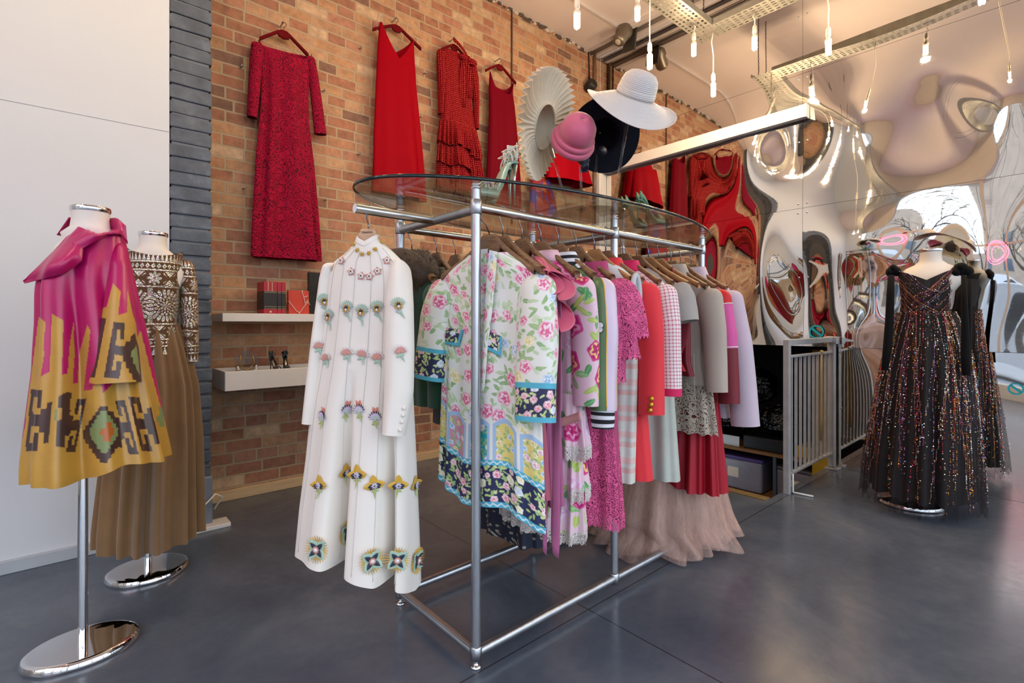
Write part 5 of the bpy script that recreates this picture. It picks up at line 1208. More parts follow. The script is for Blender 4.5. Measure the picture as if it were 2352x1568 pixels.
def butterfly(px, py, s, rot):
    p_, n_ = hit(bvB, px, py)
    if p_ is None: return
    up = Vector((0, 0, 1)); up = (up - n_ * up.dot(n_)).normalized(); rt = up.cross(n_); gg = G()
    for sx in (-1, 1):
        for oy, R1, R2 in ((.25, .55, .5), (-.45, .42, .42)):
            for sc_, mi, h in ((1.18, 1, .0015), (1, 0, .003)):
                pts = []
                for q in np.linspace(0, 2 * PI, 20, endpoint=False):
                    x_, y_ = sx * (.58 + R1 * sc_ * math.cos(q)), oy + R2 * sc_ * math.sin(q); x_, y_ = x_ * math.cos(rot) - y_ * math.sin(rot), x_ * math.sin(rot) + y_ * math.cos(rot); pts.append(p_ + rt * x_ * s + up * y_ * s + n_ * (h + .002))
                gg.poly(pts, n_ * .001, mi)
    part('butterfly_patch', gg, [BWH, BBK], o, w=True, smooth=False)
butterfly(1333, 612, .017, .2); butterfly(1372, 752, .022, .1)
# pink lace dress
PLACE = lace('pink_lace', '#e0588f', '#b03a68', 95, .40, True, 1.0)
o, g, fr = garment(HX[5], 'pink_lace_dress', 'hot pink guipure lace dress with layered cape sleeves', 'dress', PLACE, .435, sw=.205, d=.045, hw=.225, hd=.075, amp=.013, seed=16, zbot=lambda c, s: .005 * math.sin(60 * math.atan2(s, c)) - .03 * c, m=160, n=240)
ug = gbody([(-.16, -.16, .16, .03), (-.3, -.19, .19, .036), (-1.15, -.205, .215, .06)], n=100, m=50, amp=((-.2, 0), (-1.1, .01)), seed=16); part('slip_lining', ug, cloth('pink_lining', '#b84572', .7), o)
for k, (ze, x1, w) in enumerate(((-.47, .275, .062), (-.54, .25, .07), (-.62, .225, .06))):
    gs = arm(o, None, 1, ze, x1=x1, ra=(.06, .065, w + .012), rb=(.04, .05, .055), y=(-.01 * k, -.03 * k, -.035 * k), n=90, m=90, fold=.06, seed=30 + k); gs.P[-1, :, 2] += .006 * np.sin(np.arange(90) * 1.4); g2 = G(); g2.grid(gs.P, wrap=True, uv=gs.UV); part('cape_sleeve', g2, PLACE, o)
arm(o, PLACE, -1, -.5)
# striped knit vest dress
STRIPE = bands('striped_knit', [(0, '#d9dcd2'), (.40, '#e3bdb4'), (.52, '#dcc2ba'), (.60, '#d9dcd2'), (.76, '#e6c6be')], .105, .85)
o, g, fr = garment(HX[6], 'striped_dress', 'sleeveless knit dress in pale pink and sage stripes with ribbed armhole', 'dress', STRIPE, .555, sw=.215, neck=.08, d=.048, hw=.20, hd=.06, amp=.008, seed=17, bw=.215)
RIBW = bands('grey_rib', [(0, '#c9cdd0'), (.5, '#e2e5e6')], .007)
P = []; 
for q in np.linspace(0, 2 * PI, 60):
    yy, zz = .026 * math.sin(q), .088 * math.cos(q) - (.045 * max(0, -math.cos(q)) ** 3); P.append((.222 + .012 * abs(math.sin(q)), -.018 + yy, -.31 + zz))
ctr = [(.222, -.018 + .026 * math.sin(q), -.305 + .09 * math.cos(q)) for q in np.linspace(0, 2 * PI, 48, endpoint=False)]
part('rib_armhole', G().tube([(x + .004, y, z) for x, y, z in ctr], .0105, 10, closed=True), RIBW, o)
dk = G(); dk.poly([(.2225, -.018 + .023 * math.sin(q), -.305 + .084 * math.cos(q)) for q in np.linspace(0, 2 * PI, 30, endpoint=False)], (.002, 0, 0)); part('armhole_lining', dk, cloth('vest_lining', '#b9bfc0', .85), o)
yk = gbody([(-.15, -.085, .085, .036), (-.175, -.14, .14, .044), (-.222, -.20, .20, .048), (-.26, -.217, .217, .050)], n=100, m=24, amp=((0, 0),), seed=1, p=2.5); part('shoulder_yoke', yk, RIBW, o)
# coral suit
CORAL = cloth('coral_wool', '#e8353f', .75, .1, var=.04)
o, g, fr = garment(HX[7], 'coral_suit', 'coral wool coat dress with gold-buttoned cuff', 'coat', CORAL, .555, sw=.21, d=.05, hw=.235, hd=.055, amp=.006, seed=18); zc_ = fr.off(-.03)(1480, 948)[1]
gs = arm(o, CORAL, 1, zc_, x1=.255, ra=(.07, .066, .06, .056), rb=(.048, .046, .042, .042), y=(0, -.02, -.035), n=48, fold=.012); arm(o, CORAL, -1, zc_)
bvK = bvh_of(local_of(gs, o.location, -PI / 2)); GOLDB = mat('gilt_button', '#d9a63e', .25, .95, bump=.5, bs=300)
for (x, y) in ((1499, 915), (1498, 929), (1496, 942)):
    p_, n_ = hit(bvK, x - 3, y)
    if p_ is None: p_, n_ = hit(bvK, x - 9, y)
    if p_ is not None: part('gilt_button', G().lathe([(0, 0), (.010, 0), (.011, .003), (.007, .007), (0, .008)], p_, 16, M=n_.to_track_quat('Z', 'Y').to_matrix()), GOLDB, o, w=True)
def upcollar(o, g, M, h=.035, sp=.09, name='collar'):
    Pn = g.P[0]; nn = len(Pn); cg = G(); cg.grid(np.array([[tuple(Pn[j] * np.array([1 + sp * k, 1 + sp * 1.6 * k, 1]) + np.array([0, 0, h - (h * .5) * k])) for j in range(nn)] for k in range(4)]), wrap=True); part(name, cg, M, o, solid=.002)
upcollar(o, g, CORAL)
# gingham jacket
GING = checks('red_gingham', '#efe8e8', '#c4365a', .0145, .3); CERISE = cloth('cerise_trim', '#d81e5e', .7)
o, g, fr = garment(HX[8], 'gingham_jacket', 'red and white gingham jacket with cerise collar and cuffs', 'jacket', GING, .93, sw=.21, d=.05, hw=.20, amp=.006, seed=19); zc_ = fr.off(-.03)(1520, 890)[1]
gs = arm(o, GING, 1, zc_, x1=.25, ra=(.072, .068, .062, .06), rb=(.05, .046, .042, .042), y=(0, -.02, -.03), n=48, fold=.01); e = gs.P[-1].mean(0)
part('cuff_trim', gsleeve([(e[0], e[1], e[2] + .004), (e[0], e[1], e[2] - .028)], (.0605, .0605), (.0425, .0425), n=40, m=8, cap=0), CERISE, o, label='cerise cuff band'); arm(o, GING, -1, zc_); upcollar(o, g, CERISE)
# sage shift
GREYL = cloth('grey_linen', '#a9a49c', .85, .15); PSAGE = cloth('pale_sage_linen', '#bfc6bb', .85, .15, var=.14, vs=6)
o, g, fr = garment(HX[9], 'sage_shift_dress', 'long pale sage shift dress with short grey sleeves', 'dress', PSAGE, .50, sw=.20, d=.05, hw=.215, hd=.065, amp=.014, ks=(4, 7, 10), seed=21); arm(o, GREYL, 1, -.40, x1=.255, ra=(.062, .062, .062), rb=(.045, .045, .045), lab='short grey sleeve')
gy = gbody([(-.153, -.08, .08, .034), (-.178, -.13, .13, .041), (-.225, -.207, .207, .047), (-.37, -.204, .204, .055)], n=90, m=24, seed=3, p=2.5); part('grey_yoke', gy, GREYL, o)
# dark red draped tops
o, g, fr = garment(HX[10], 'red_drape_top', 'dark red sleeveless top with a long pointed drape', 'top', REDC, .98, sw=.15, neck=.07, d=.04, hw=.19, V=.10, amp=.010, seed=22, bw=.17)
zt_ = fr.off(-.05)(1575, 650)[1]; zb_ = fr.off(-.05)(1580, 865)[1]; P = [[(.13 + .09 * v - .02 * u + (.04 * math.sin(PI * u)) * v, -.05 - .012 * math.sin(PI * v), zt_ + (zb_ - zt_) * u * (1 - .35 * abs(v - .45))) for v in np.linspace(0, 1, 12)] for u in np.linspace(0, 1, 24)]
gg = G(); gg.grid(np.array(P)); part('pointed_drape', gg, DRED, o, solid=.003)
o, g, fr = garment(HX[11], 'wine_halter_top', 'wine red halter top with a rolled collar on a beech hanger', 'top', DRED, .95, sw=.15, neck=.075, d=.04, hw=.19, V=.08, amp=.010, seed=23, bw=.17); upcollar(o, g, DRED, .03, .12)
# beige coat with eyelet skirt
BEIGE = cloth('beige_wool', '#b8aa9c', .85, .25, var=.05); EYE_ = lace('beige_eyelet', '#b5a796', '#6a5d50', 60, .36, True, .5)
o, g, fr = garment(HX[12], 'beige_coat', 'beige coat with slim sleeve over a scalloped eyelet skirt', 'coat', BEIGE, .90, sw=.21, d=.05, hw=.215, amp=.008, seed=24); zc_ = fr.off(-.03)(1610, 896)[1]
arm(o, BEIGE, 1, zc_, x1=.265, ra=(.072, .062, .055, .05), rb=(.05, .044, .04, .038), y=(0, -.025, -.04), fold=.012); arm(o, BEIGE, -1, zc_)
upcollar(o, g, BEIGE, .05, .13); ze_ = fr(1600, 995)[1]
sk_ = gbody([(.90 - RAILZ + .03, -.205, .21, .046), (ze_, -.225, .245, .06)], n=200, m=50, amp=((0, .01), (-1.5, .014)), seed=5, zbot=lambda c, s: ze_ + .012 * abs(math.sin(9 * math.atan2(s, c)))); part('eyelet_hem', sk_, EYE_, o, label='scalloped eyelet skirt')
part('drawstring', G().tube([(.16, -.062, -.55), (.165, -.066, -.70), (.17, -.066, -.80)], .003, 6), BEIGE, o)
# colour-block dress
RED2 = cloth('bright_red_crepe', '#cf0c1a', .6, 0); PINK2 = cloth('orchid_pink_crepe', '#d9529a', .6, .2); WPIPE = mat('white_piping', '#efe9e9', .6)
o, g, fr = garment(HX[13], 'colour_block_dress', 'red dress with an orchid pink sleeve block edged in white and pleated skirt', 'dress', RED2, .90, sw=.205, d=.05, hw=.20, amp=.008, seed=25)
f2 = fr.off(-.03); zs_ = [f2(1640, y)[1] for y in (704, 798, 922)]
gs = arm(o, None, 1, zs_[2], x1=.275, ra=(.066, .06, .056, .05), rb=(.05, .046, .042, .04), y=(0, -.02, -.03), n=40, m=120, fold=.012); m_, n_ = gs.P.shape[:2]; zz = gs.P[:, :, 2].mean(1)
gs.mi = [(0 if zz[f // n_] > zs_[0] else (1 if zz[f // n_] > zs_[1] else 2)) for f in range((m_ - 1) * n_)]; part('sleeve', gs, [RED2, PINK2, DRED], o, label='sleeve with pink block'); pg = G()
for zq in zs_[:2]:
    i = int(np.argmin(np.abs(zz - zq))); pg.tube([Vector(gs.P[i, k]) for k in range(n_)], .0028, 6, closed=True)
part('piping', pg, WPIPE, o); arm(o, RED2, -1, zs_[2]); zk_ = fr(1630, 1128)[1]
sk_ = gbody([(-.66, -.19, .19, .046), (zk_, -.225, .225, .10)], n=260, m=60, amp=((-.66, .004), (zk_, .028)), ks=(9, 10, 21), seed=6, twist=.05, zbot=lambda c, s: zk_ + .07 * (c < .2) * (.2 - c)); part('pleated_skirt', sk_, cloth('crimson_crepe', '#a80422', .6, 0), o)
# lilac coat
LILAC = NT('lilac_cloque'); v = LILAC.coord('UV'); w_ = LILAC.noise(LILAC.scalevec(v, (60, 300, 1)), 1.5, 3); LILAC.b.inputs['Base Color'].default_value = rgba('#d3c2cf'); LILAC.b.inputs['Roughness'].default_value = .85; LILAC.b.inputs['Sheen Weight'].default_value = .3; LILAC.bump(w_, .7, .004); LILAC = LILAC.m
o, g, fr = garment(HX[14], 'lilac_coat', 'pale lilac textured coat at the far end of the near rail', 'coat', LILAC, .72, sw=.21, d=.055, hw=.21, hd=.065, amp=.008, seed=26); zc_ = fr.off(-.03)(1670, 972)[1]
arm(o, LILAC, 1, zc_, x1=.30, ra=(.075, .07, .07, .068), rb=(.055, .052, .05, .05), y=(0, -.015, -.02), fold=.012); arm(o, LILAC, -1, zc_); upcollar(o, g, LILAC, .05, .12)
# blush tulle gown pooling on the floor, hung from the end crossbar
BT = NT('blush_tulle'); tr = BT.node('ShaderNodeBsdfTransparent'); mx = BT.node('ShaderNodeMixShader'); v = BT.coord('UV'); n = BT.noise(BT.scalevec(v, (30, 3, 1)), 3, 5, .7)
BT.b.inputs['Base Color'].default_value = rgba('#d8b3a4'); BT.b.inputs['Roughness'].default_value = .85
BT.link(BT.ramp(n, [(.3, (.20,) * 3), (.7, (.55,) * 3)]), mx.inputs[0]); BT.link(tr.outputs[0], mx.inputs[1]); BT.link(BT.b.outputs[0], mx.inputs[2]); BT.link(mx.outputs[0], BT.out.inputs[0]); BT = BT.m
bl = Vector((XC - .02, 1.60, RAILZ)); h_ = thing('clothes_hanger', 'walnut hanger of the blush tulle gown on the end crossbar', 'hanger', tuple(bl), 0); hanger_parts(h_, WOOD, .19); h_.rotation_euler = (0, 0, .0)
o = thing('tulle_gown', 'blush tulle gown at the rack end, its skirt pooling on the floor', 'dress', tuple(bl))
part('bodice', gbody([(-.13, -.07, .07, .03), (-.2, -.15, .15, .04), (-.3, -.15, .15, .05), (-.5, -.12, .12, .045)], n=80, m=40, amp=((0, .002),), seed=2), cloth('blush_satin', '#d6b0a2', .5), o)
for k in range(4):
    R = .30 + .05 * k; rws = [(-.48 - .02 * k, -.12, .12, .05), (-1.0, -.20 - .02 * k, .17 + .02 * k, .15 + .02 * k), (-1.45, -.34 - .03 * k, .23 + .02 * k, .22 + .04 * k), (-1.585 + .008 * k, -.52 + .05 * k, .33 - .02 * k, .26 + .05 * k)]
    gt2 = gbody(rws, n=240, m=80, amp=((-.5, .003), (-1.2, .02), (-1.58, .045)), ks=(7, 11, 16), seed=40 + k, twist=.3, zbot=lambda c, s, k=k: -1.588 + .012 * k + .012 * math.sin(7 * math.atan2(s, c) + k)); part('tulle_layer', gt2, BT, o)
# ---------------------------------------------------------------- red dresses hung on the brick
YD = YB - .075
REDLACE = lace('crimson_lace', '#98042e', '#500218', 46, .45, False, 1.4); REDLACE.node_tree.nodes['Principled BSDF'].inputs['Specular IOR Level'].default_value = .12
VRED = cloth('scarlet_crepe', '#980014', .65, 0, var=.06, spec=.06); SRED = cloth('cherry_crepe', '#6c0116', .65, 0, spec=.06)
t = NT('red_polka'); v = t.coord('UV'); vo = t.voro(t.scalevec(v, (1, 1, 1)), 58, rnd=.15); d_ = t.math('LESS_THAN', vo.outputs['Distance'], .21)
t.link(t.mix(d_, rgba('#740210'), rgba('#c8604a')), t.b.inputs['Base Color']); t.b.inputs['Roughness'].default_value = .8; t.b.inputs['Specular IOR Level'].default_value = .08; POLKA = t.m
def wall_hanger(px, py, lab, half=.2):
    p = onY(px, py, YD); o = thing('clothes_hanger', lab, 'hanger', (p.x, YD, p.z), 0, 'red hangers on the brick wall')
    sb = hanger_parts(o, REDV, half, rail=False, drop=.055, fl=.013, head=(.018, .035, .04))
    pg = single('wall_peg', G().tube([(p.x - .005, YB, p.z - .002), (p.x - .005, YD - .012, p.z - .002)], .005, 8).sph((p.x - .005, YD - .014, p.z - .002), .008, 8), STEELB, 'small steel peg in the brick holding the ' + lab.split('hanger of the ')[-1], 'peg', 'steel pegs in the brick')
    return o
def walldress(name, lab, cat, org, left, right, M, depth=((0, .03), (.2, .045), (1, .06)), ztop=None, zbot=None, amp=.012, ks=(5, 8, 12), seed=0, n=200, m=150, top=None, nm='body', **k):
    p = onY(org[0], org[1], YD); o = thing(name, lab, cat, (p.x, YD, p.z)); fr = planeframe((p.x, YD, p.z), 0)
    rows, zl, zr = silprof(fr, left, right, depth, 28); rows = [(*r, -max(0, r[3] - .042) - .008) for r in rows]; zt = rows[0][0]; zb = min(zl, zr)
    g = gbody(rows, n=n, m=m, amp=((zt, 0), (zt - .25, amp * .25), (zb, amp)), ks=ks, seed=seed, p=2.4, sm=5, ztop=(lambda c, s: ztop(c, s, fr, zt)) if ztop else None, zbot=(lambda c, s: zbot(c, s, zl, zr)) if zbot else (lambda c, s: zl * (1 - c) / 2 + zr * (1 + c) / 2), **k)
    part(nm, g, M, o); return o, g, fr
def wsleeve(o, fr, pts, M, dep=(.03, .035, .03), **k):
    g = px_sleeve(fr, [(a, b, y, -.012) for a, b, y in pts], dep, **k); part('sleeve', g, M, o); return g
# crimson lace dress
wall_hanger(652, 52, 'red velvet hanger of the crimson lace dress', .165)
o, g, fr = walldress('lace_dress', 'crimson lace long-sleeved gown hanging leftmost on the brick wall', 'dress', (652, 52), [(592, 92), (597, 120), (600, 200), (598, 260), (590, 350), (585, 450), (577, 590)], [(716, 124), (712, 150), (706, 220), (706, 280), (716, 380), (724, 480), (732, 601)], REDLACE, amp=.034, ks=(4, 7, 9), seed=31,
    ztop=lambda c, s, fr, zt: (fr(592 + (716 - 592) * (c + 1) / 2, 92 + 32 * (c + 1) / 2)[1] - (.075 * max(0, 1 - abs(c) ** 6) if s < 0 else .02)), n=260, m=220)
wsleeve(o, fr, ((578, 604, 97, 0)[:3], (574, 603, 130), (570, 598, 200), (567, 591, 270)), REDLACE, m=70); wsleeve(o, fr, ((700, 722, 128), (708, 730, 170), (714, 739, 230), (722, 750, 309)), REDLACE, m=70)
# scarlet V-neck
wall_hanger(911, 42, 'red velvet hanger of the scarlet V-neck gown', .22)
o, g, fr = walldress('v_neck_gown', 'plain scarlet sleeveless V-neck gown hanging on the brick behind the glass top', 'dress', (911, 42), [(871, 52), (866, 120), (862, 200), (856, 300), (853, 400), (850, 440)], [(949, 96), (950, 130), (953, 200), (962, 300), (970, 400), (974, 466)], VRED, amp=.020, seed=32, ks=(3, 5, 7),
    ztop=lambda c, s, fr, zt: fr(871 + 78 * (c + 1) / 2, 52 + 44 * (c + 1) / 2)[1] - (.24 if s < 0 else .16) * max(0, 1 - abs(c) / .9) ** .8)
part('strap_ribbon', G().tube([(-.165, -.01, -.03), (-.185, -.02, -.10), (-.185, -.02, -.2)], .003, 6), mat('pale_ribbon', '#b5949a', .5), o)
# polka dot ruffled dress
wall_hanger(1044, 88, 'red velvet hanger of the polka dot ruffled dress', .18)
o, g, fr = walldress('ruffled_dress', 'red polka dot dress with pussy bow and tiered ruffled skirt on the brick wall', 'dress', (1044, 88), [(1018, 112), (1012, 140), (1014, 200), (1010, 260), (1008, 330), (1006, 440)], [(1080, 146), (1082, 170), (1078, 230), (1084, 280), (1094, 340), (1097, 452)], POLKA, amp=.014, seed=33)
wsleeve(o, fr, ((1003, 1022, 114), (1004, 1023, 150), (1007, 1022, 210), (1008, 1016, 262)), POLKA, fold=.06); wsleeve(o, fr, ((1076, 1092, 146), (1080, 1098, 180), (1086, 1100, 230), (1090, 1098, 297)), POLKA, fold=.06)
for k, (yt, yb) in enumerate(((290, 350), (330, 395), (372, 450))):
    zt_, zb_ = fr(1050, yt)[1], fr(1050, yb)[1]; a, b = fr(1008 - 2 * k, yt)[0], fr(1090 + 4 * k, yt)[0]
    gg = gbody([(zt_, a, b, .06, -.02), (zb_, a - .03, b + .03, .075, -.045)], n=260, m=40, amp=((zt_, .006), (zb_, .032)), ks=(15, 21, 27), seed=50 + k, twist=.2, zbot=lambda c, s, zb_=zb_: zb_ + .03 * math.sin(5 * c + 2) - .05 * c); part('ruffle_tier', gg, POLKA, o)
def wb(pts, y, w, nm, M):
    P = []
    for i, (x, yy) in enumerate(pts):
        a, z = fr.off(y)(x, yy); P.append([(a + w[i] * v, y - .012 * math.sin(PI * v), z) for v in np.linspace(-.5, .5, 6)])
    gg = G(); gg.grid(np.array(P), uv=np.array([[(p_[0], p_[2]) for p_ in r_] for r_ in P])); part(nm, gg, M, o, solid=.004)
wb([(1066, 135), (1063, 160), (1062, 200), (1064, 245)], -.07, (.03, .05, .065, .06), 'bow_tail', POLKA); wb([(1070, 135), (1074, 160), (1077, 195), (1078, 225)], -.065, (.03, .05, .06, .05), 'bow_tail', POLKA)
a, z = fr(1066, 142); bw_ = G().sph((a - .04, -.06, z), (.055, .022, .03), 12).sph((a + .05, -.06, z - .01), (.055, .022, .03), 12).sph((a, -.07, z), (.02, .02, .025), 10); bw_.uv = {i: (p_[0], p_[2]) for i, p_ in enumerate(bw_.v)}; part('bow', bw_, POLKA, o)
P = [[(a - .15 + .17 * u, -.045 - .02 * math.sin(PI * u), z + .12 - .13 * u + .035 * v) for v in (0, .5, 1)] for u in np.linspace(0, 1, 12)]; gg = G(); gg.grid(np.array(P), uv=np.array([[(p_[0], p_[2]) for p_ in r_] for r_ in P])); part('tie_collar', gg, POLKA, o, solid=.004)
# cherry sleeveless
wall_hanger(1148, 135, 'red velvet hanger of the cherry sleeveless gown', .19)
o, g, fr = walldress('sleeveless_gown', 'dark cherry sleeveless scoop-neck gown on the brick beside the pleated hat', 'dress', (1148, 135), [(1124, 164), (1122, 200), (1122, 260), (1118, 340), (1112, 440), (1110, 470)], [(1178, 190), (1176, 215), (1180, 250), (1186, 320), (1192, 420), (1194, 490)], SRED, amp=.018, seed=34, ks=(4, 6, 9),
    ztop=lambda c, s, fr, zt: fr(1124 + 54 * (c + 1) / 2, 164 + 26 * (c + 1) / 2)[1] - (.17 if s < 0 else .10) * max(0, 1 - abs(c) ** 3.5))
# slip dress with violet print and cropped jacket
o, g, fr = walldress('slip_dress', 'bright red slip dress with violet print on the brick, seen through the glass top', 'dress', (1236, 380), [(1222, 400), (1216, 440), (1212, 500), (1208, 560)], [(1262, 425), (1272, 460), (1280, 520), (1284, 590)], None, amp=.012, seed=35)
g.col = stamp_floral(g.UV, 3, lin('#b80c1c'), size=.12, dens=.4, pal=[('#4a3fae', '#6a4fc0', '#8a3a9a'), ('#5a48c8', '#8a3aa8', '#3f50b0')], leaf=['#6a3aa8', '#c8641e']); part('print_body', g, PRINT, o)
part('strap', G().tube([(-.07, -.02, -.07), (-.075, -.01, .0), (0, 0, .02)], .006, 6).tube([(.11, -.02, -.20), (.10, -.01, -.08), (0, 0, .02)], .006, 6), VRED, o)
single('wall_peg', G().tube([(onY(1236, 380, YD).x, YB, onY(1236, 380, YD).z + .02), (onY(1236, 380, YD).x, YD - .012, onY(1236, 380, YD).z + .02)], .006, 8), STEELB, 'small steel peg in the brick holding the violet print slip dress', 'peg', 'steel pegs in the brick')
wall_hanger(1296, 270, 'red velvet hanger of the scarlet cropped jacket', .2)
o, g, fr = walldress('cropped_jacket', 'boxy scarlet cropped jacket on the brick behind the pink bowler hat', 'jacket', (1296, 270), [(1266, 298), (1254, 345), (1246, 400), (1243, 412)], [(1326, 318), (1334, 370), (1342, 420), (1345, 432)], VRED, depth=((0, .04), (.3, .08), (1, .11)), amp=.012, seed=36)
wsleeve(o, fr, ((1254, 1274, 306), (1244, 1268, 350), (1236, 1266, 404)), VRED, dep=(.05, .07, .08)); wsleeve(o, fr, ((1316, 1336, 326), (1318, 1342, 375), (1322, 1350, 430)), VRED, dep=(.05, .07, .08))
a0_, z0_ = fr(1296, 350); lg = G(); lg.grid(np.array([[(a0_ + .02 * u, -.10 - .04 * math.sin(PI * u), z0_ - .45 * u + .02 * v) for v in (0, 1, 2)] for u in np.linspace(0, 1, 8)])); part('front_edge', lg, SRED, o, solid=.004)
# spare pegs
for (x, y) in ((552, 155), (742, 210), (826, 113), (974, 170), (822, 355), (746, 460), (558, 433), (963, 270)):
    p = onY(x, y, YB); single('wall_peg', G().tube([(p.x, YB, p.z), (p.x, YB - .035, p.z)], .005, 8).sph((p.x, YB - .037, p.z), .009, 8), STEELB, 'spare steel peg in the brick wall with nothing hung on it', 'peg', 'spare pegs in the brick')
# ---------------------------------------------------------------- shelves
SHELFM = mat('shelf_paint', '#e6e0da', .45, var=.03)
single('wall_shelf', G().box(((.735 + 1.95) / 2, (3.57 + YB) / 2, 1.237), (1.215, YB - 3.57, .053)), SHELFM, 'thin white wall shelf with books, above the box shelf', 'shelf', smooth=False, bevel=.003)
bs = thing('wall_box_shelf', 'thick white open-topped box shelf below the book shelf', 'shelf', ((.735 + 1.95) / 2, 3.68, .78))
L_ = 1.215; w_ = YB - 3.51
g = G().box((0, 0, .06), (L_, w_, .012)).box((0, -w_ / 2 + .008, .06), (L_, .016, .12)).box((0, w_ / 2 - .008, .06), (L_, .016, .12)).box((-L_ / 2 + .008, 0, .06), (.016, w_, .12)).box((L_ / 2 - .008, 0, .06), (.016, w_, .12))
part('tray', G().box((0, -w_ / 2 + .009, .06), (L_, .018, .12)).box((0, w_ / 2 - .009, .06), (L_, .018, .12)), SHELFM, bs, smooth=False, bevel=.003)
part('end_panel', G().box((-L_ / 2 + .008, 0, .06), (.016, w_ - .04, .12)), SHELFM, bs, smooth=False); part('end_panel', G().box((L_ / 2 - .008, 0, .06), (.016, w_ - .04, .12)), SHELFM, bs, smooth=False)
part('base_board', G().box((0, 0, .088), (L_ - .034, w_ - .038, .012)), SHELFM, bs, smooth=False)
SZ = 1.2640; YS = 3.62
def bookx(px, Y=YS): return onY(px, 700, Y).x
BKD = mat('dark_cloth_binding', '#221c1f', .5, var=.1); BKR = mat('red_cloth_binding', '#a81f33', .5, var=.08); BKP = mat('pink_band', '#cf8a96', .5); PAGES = mat('page_edges', '#e8dfce', .8); GILT = mat('gilt_line', '#d2c39a', .4, .5)
hb = onY(630, 647, YS).z - SZ
for i, (a, b, lab) in enumerate(((606, 637, 'thick dark book with red top band, leftmost on the upper shelf'), (637.5, 646.5, 'slim dark book with red top band, in the middle of the three spines'), (647, 656.5, 'slim dark book with red top band beside the orange-red book'))):
    x0, x1 = bookx(a), bookx(b); w = x1 - x0; o = thing('book', lab, 'book', ((x0 + x1) / 2, YS + .08, SZ), 0, 'dark spined books on the upper shelf')
    part('cover', G().box((0, 0, hb * .42), (w, .16, hb * .56)), BKD, o, smooth=False, bevel=.002); part('top_band', G().box((0, 0, hb * .85), (w, .16, hb * .3)), BKR, o, smooth=False, bevel=.002); part('bottom_band', G().box((0, 0, hb * .07), (w, .16, hb * .14)), BKR, o, smooth=False, bevel=.002)
    lg = G()
    for f in (.16, .22, .66, .70): lg.box((0, -.0805, hb * f), (w * .92, .0012, .0016))
    if i == 0: lg.box((-w * .18, -.0805, hb * .85), (.003, .0012, hb * .28)).box((w * .12, -.0805, hb * .85), (.003, .0012, hb * .28)).box((0, -.0805, hb * .06), (.012, .0012, .012))
    part('gilt_lines', lg, GILT, o, smooth=False)
x0, x1 = bookx(660, YS + .06), bookx(711, YS + .03); w = x1 - x0; hr = .165
o = thing('book', 'orange-red book with branching white lines standing face out on the upper shelf', 'book', ((x0 + x1) / 2, YS + .05, SZ), 0)
part('cover', G().box((0, 0, hr / 2), (w, .022, hr), rx=-.06), mat('vermilion_cover', '#c23a26', .5, var=.05), o, smooth=False, bevel=.002)
lg = G()
for pts in (((-.5, .55), (-.15, .14), (.0, .06), (.02, 0)), ((.02, .06), (.30, .40), (.46, .52), (.52, .40)), ((.30, .40), (.24, .72), (.14, .98)), ((.24, .72), (.42, .78)), ((.14, .98), (.2, 1.0)), ((.28, .46), (.46, .6))):
    lg.tube([((a) * w, -.0125 - .004 + (b - .5) * .0098, b * hr) for a, b in pts], .0021, 5)
part('cover_lines', lg, mat('white_ink', '#eee2d6', .7), o)
x0, x1 = bookx(709, YS + .10), bookx(760, YS + .10); hh = onY(720, 625, YS + .1).z - SZ
single('sequin_panel', G().box(((x0 + x1) / 2, YS + .115, SZ + hh / 2), (x1 - x0, .03, hh)), mat('black_sequin', '#0d0d10', .25, .3, var=.9, vs=130, bump=.9, bs=300), 'black glittery upright box at the right of the books on the shelf', 'box', smooth=False, bevel=.004)
# acrylic necklace bust and black sandals on the box shelf
ACR = pane_mat('clear_acrylic', (.72, .70, .68)); SBZ = .78 + .0945
p = onY(568, 850, 3.58); o = thing('necklace_bust', 'clear acrylic necklace bust with a jewelled chain on the box shelf', 'jewellery bust', (p.x, 3.60, SBZ))
ol = [(-.055, .0), (-.06, .02), (-.072, .10), (-.068, .115), (-.03, .125), (-.026, .15), (.026, .15), (.03, .125), (.068, .115), (.072, .10), (.06, .02), (.055, 0)]
part('bust_sheet', G().poly([(x, .01 - .02 * (z / .15), z) for x, z in ol], (0, .006, 0)), ACR, o, smooth=False); part('foot', G().box((0, .03, .004), (.11, .08, .006)), ACR, o, smooth=False)
part('chain', G().tube([(-.034 + .0, -.012, .118), (-.045, -.008, .07), (-.02, -.006, .035), (0, -.006, .025), (.02, -.006, .035), (.045, -.008, .07), (.034, -.012, .118)], .0022, 6), GOLDB, o)
rs = random.Random(2); g = G()
for i in range(34):
    q = rs.uniform(0, PI); g.sph((.055 * math.cos(q), -.012 - rs.uniform(0, .008), .045 - .04 * math.sin(q) + rs.uniform(-.012, .012)), rs.uniform(.004, .008), 6)
part('crystals', g, mat('crystal', '#e8e0d8', .08, .3, spec=.9), o)
